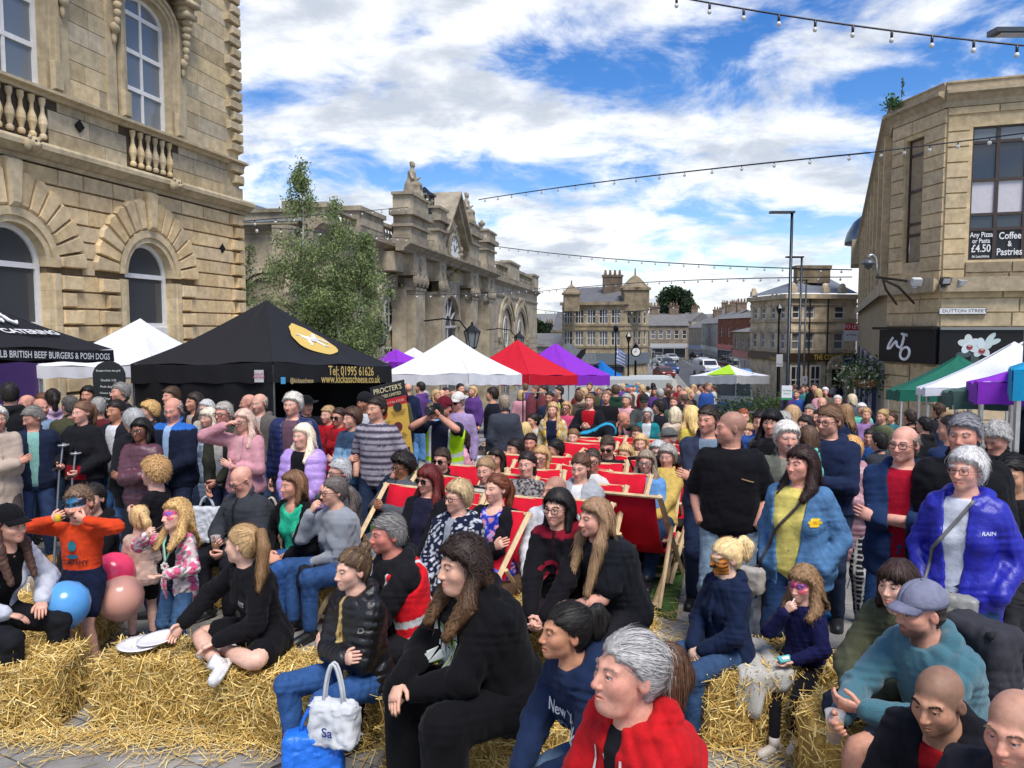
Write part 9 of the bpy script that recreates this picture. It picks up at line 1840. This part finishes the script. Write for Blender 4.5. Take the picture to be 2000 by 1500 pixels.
h=B2['hand'][1];f=B2['H']((0,.10,-.07));t=thing('spoon','dark spoon the girl in floral jacket holds to her mouth','spoon',h);m=MB((.05,.03,.02));m.tube([(0,0,0),(f-h)*.85,f-h],[.004,.004,.012],6);mk('spoon',m,'plastic',t)
h1,h2=B1['hand'][1],B1['hand'][-1];t=thing('stretch_toy','stretchy dark toy pulled across the mouth of the boy in orange','toy',(h1+h2)/2);m=MB((.05,.03,.03));m.tube([h1-(h1+h2)/2,(B1['H']((0,.115,-.06))-(h1+h2)/2),h2-(h1+h2)/2],[.008,.006,.008],6);tb=mk('band',m,'plastic',t,True);m=MB((.65,.45,.02));m.ell(h1-(h1+h2)/2,(.022,.022,.03));mk('yellow_end',m,'plastic',tb)
def ribbon(name,label,P,pts,col,w=.012,cat='lanyard',end=None):
 Q=[P['T'](*q)for q in pts];O=Q[0];t=thing(name,label,cat,O);m=MB(col);m.tube([q-O for q in Q],w,6,sq=None);mk('strap',m,'cloth',t,True)
 if end:m=MB(end);e=Q[len(Q)//2]-O+P['fwd']*.012;[m.ell(e+[.02*cos(a),0,-.03+.02*sin(a)],(.011,.006,.011),8,5)for a in np.linspace(0,5.6,7)];mk('pendant',m,'plastic',t)
ribbon('lanyard','pale green ribbon with flower pendant round the floral jacket girl neck',B2,[(.07,.05,.49),(.06,.12,.40),(.0,.155,.24),(-.05,.12,.40),(-.07,.05,.49)],(.25,.55,.40),.008,end=(.65,.6,.55))
ribbon('lanyard','green ribbon round the neck of the tousled girl in profile',B4,[(.07,.02,.48),(.06,.10,.38),(.0,.14,.22),(-.06,.10,.38),(-.07,.02,.48)],(.25,.55,.40),.008)
def shoulderbag(label,P,c,w,h,d,col,sA,mat_='leather',rz=0,scol=None):
 cw=P['T'](*c);t=bag('handbag',label,cw-np.array([0,0,h/2]),w,h,d,col,P['yaw']+rz,mat_,0,crumple=.02,cat='handbag');m=MB(scol or[x*.6 for x in col]);O=cw-np.array([0,0,h/2]);Ri_=rotz(P['yaw']+rz).T
 bs_=[BVHTree.FromPolygons([v.co for v in o.data.vertices],[list(q.vertices)for q in o.data.polygons])for o in(P['g'][k]for k in('top','undershirt')if k in P['g'])];ft=P['ft'];s=P['s'];Q=[];k=np.linspace(0,1,22)
 for x,z in zip(np.interp(k,np.linspace(0,1,len(sA)),[q[0]for q in sA]),np.interp(k,np.linspace(0,1,len(sA)),[q[2]for q in sA])):
  q0=(P['Tl'](x,0,z)+P['PV'])*s;hh_=[np.array(h_[0])for h_ in(b.ray_cast(Vector(q0+ft*.45*s),Vector(-ft))for b in bs_)if h_[0]is not None]
  if hh_:h_=max(hh_,key=lambda w_:(w_-q0)@ft);Q.append(P['Rz']@(h_+ft*.008)+np.array(P['o'].location))
 Q=[cw+np.array([0,0,h*.4])]+Q
 if len(Q)>2:m.tube([Ri_@(q-O)for q in Q],.010,6);mk('strap',m,mat_,t,True)
shoulderbag('silver grey leather handbag at the hip of the woman in royal blue',E10,(.06,.25,-.10),.36,.24,.13,(.26,.26,.24),[(.17,.25,-.02),(.14,.22,.2),(.02,.21,.38),(-.05,.1,.49)])
shoulderbag('small taupe handbag on a dark strap at the denim jacket woman side',E3,(.24,.24,-.12),.20,.17,.09,(.36,.33,.29),[(.22,.24,-.05),(.12,.27,.2),(-.02,.24,.38),(-.09,.1,.49)],scol=(.06,.05,.05))
shoulderbag('black quilted handbag in the lap of the grey jumper woman',B9,(.0,.33,.04),.32,.17,.13,(.014,.014,.016),[(.14,.30,.1),(.18,.12,.28),(.12,.02,.45)],'shell')
c=B8['T'](.06,.36,.02);bag('rain_jacket','light blue rain jacket bundled on the green top woman lap',c-[0,0,.2],.30,.22,.20,(.13,.33,.62),.3,'cloth',0,crumple=.09,cat='jacket')
c=A9['T'](-.02,-.22,.22);t=thing('backpack','black backpack on the back of the man in teal hoodie','backpack',c,A9['yaw']);A=SDF();A.fn(lambda q:np.linalg.norm(np.maximum(np.abs(q)-[.11,.05,.17],0),axis=-1)-.05+.01*wr(q),(-.18,-.12,-.24),(.18,.12,.24),.01);A.ell((0,-.09,-.06),(.10,.05,.09),.03);V,F=A.mesh(.014);m=MB((.035,.035,.042));m.add(V,F);mk('pouch',m,'cloth',t,True)
for e in(-1,1):m=MB((.02,.02,.024));m.tube([(e*.10,.03,.16),(e*.11,.06,.20),(e*.11,.10,.20)],.018,6);mk('strap',m,'cloth',t,True)
c=at(1500,4.5);t=thing('blanket','cream knitted blanket draped over the bale between the two children','blanket',(*c,0),.12);m=MB((.50,.49,.45));G=[]
for f in np.linspace(0,1,19):
 row=[]
 for x in np.linspace(-.22,.10,16):
  L_=f*(.50+.22*(.10-x)/.32+.03*sin(x*31));y,z=(.20-L_,.45)if L_<.44 else(-.255-.012*sin(x*40)*(L_-.44)*12,.45-(L_-.44));row.append([x+.02*sin(f*6),y,z+.010*sin(x*23+f*7)+.008*sin(x*61)])
 G.append(row)
m.sheet(G,th=.008);mk('cloth',m,'knit',t,True)
c=at(1322,7.9);t=thing('pushchair','black pushchair behind the big empty deckchair','pushchair',(*c,gz(7.9)),.5);m=MB((.02,.02,.022))
for e in(-1,1):m.tube([(e*.25,-.35,.15),(e*.25,.1,.55),(e*.25,.45,1.0)],.015,6);m.tube([(e*.25,.4,.15),(e*.25,-.1,.6)],.015,6)
m.tube([(-.25,.45,1.0),(.25,.45,1.0)],.02,6);mk('frame',m,'metal',t);m=MB((.018,.018,.02));m.sheet([[(x,y,z+.02*cos(x*6))for x in np.linspace(-.24,.24,7)]for y,z in((-.35,.42),(-.1,.42),(.12,.48),(.28,.85))],th=.03);m.sheet([[(.25*sin(a),.30-.35*f,.85+.14*cos(a)+.10*sin(f*3))for a in np.linspace(-1.5,1.5,11)]for f in np.linspace(0,1,6)],th=.01);mk('seat',m,'cloth',t,True)
for x in(-.27,.27):
 for y in(-.36,.40):m=MB((.02,.02,.02));m.tube([(x-.02,y,.13),(x+.02,y,.13)],.13,16);w_=mk('wheel',m,'plastic',t);m=MB((.2,.2,.2));m.tube([(x-.022,y,.13),(x+.022,y,.13)],.07,12);mk('hub',m,'plastic',w_)
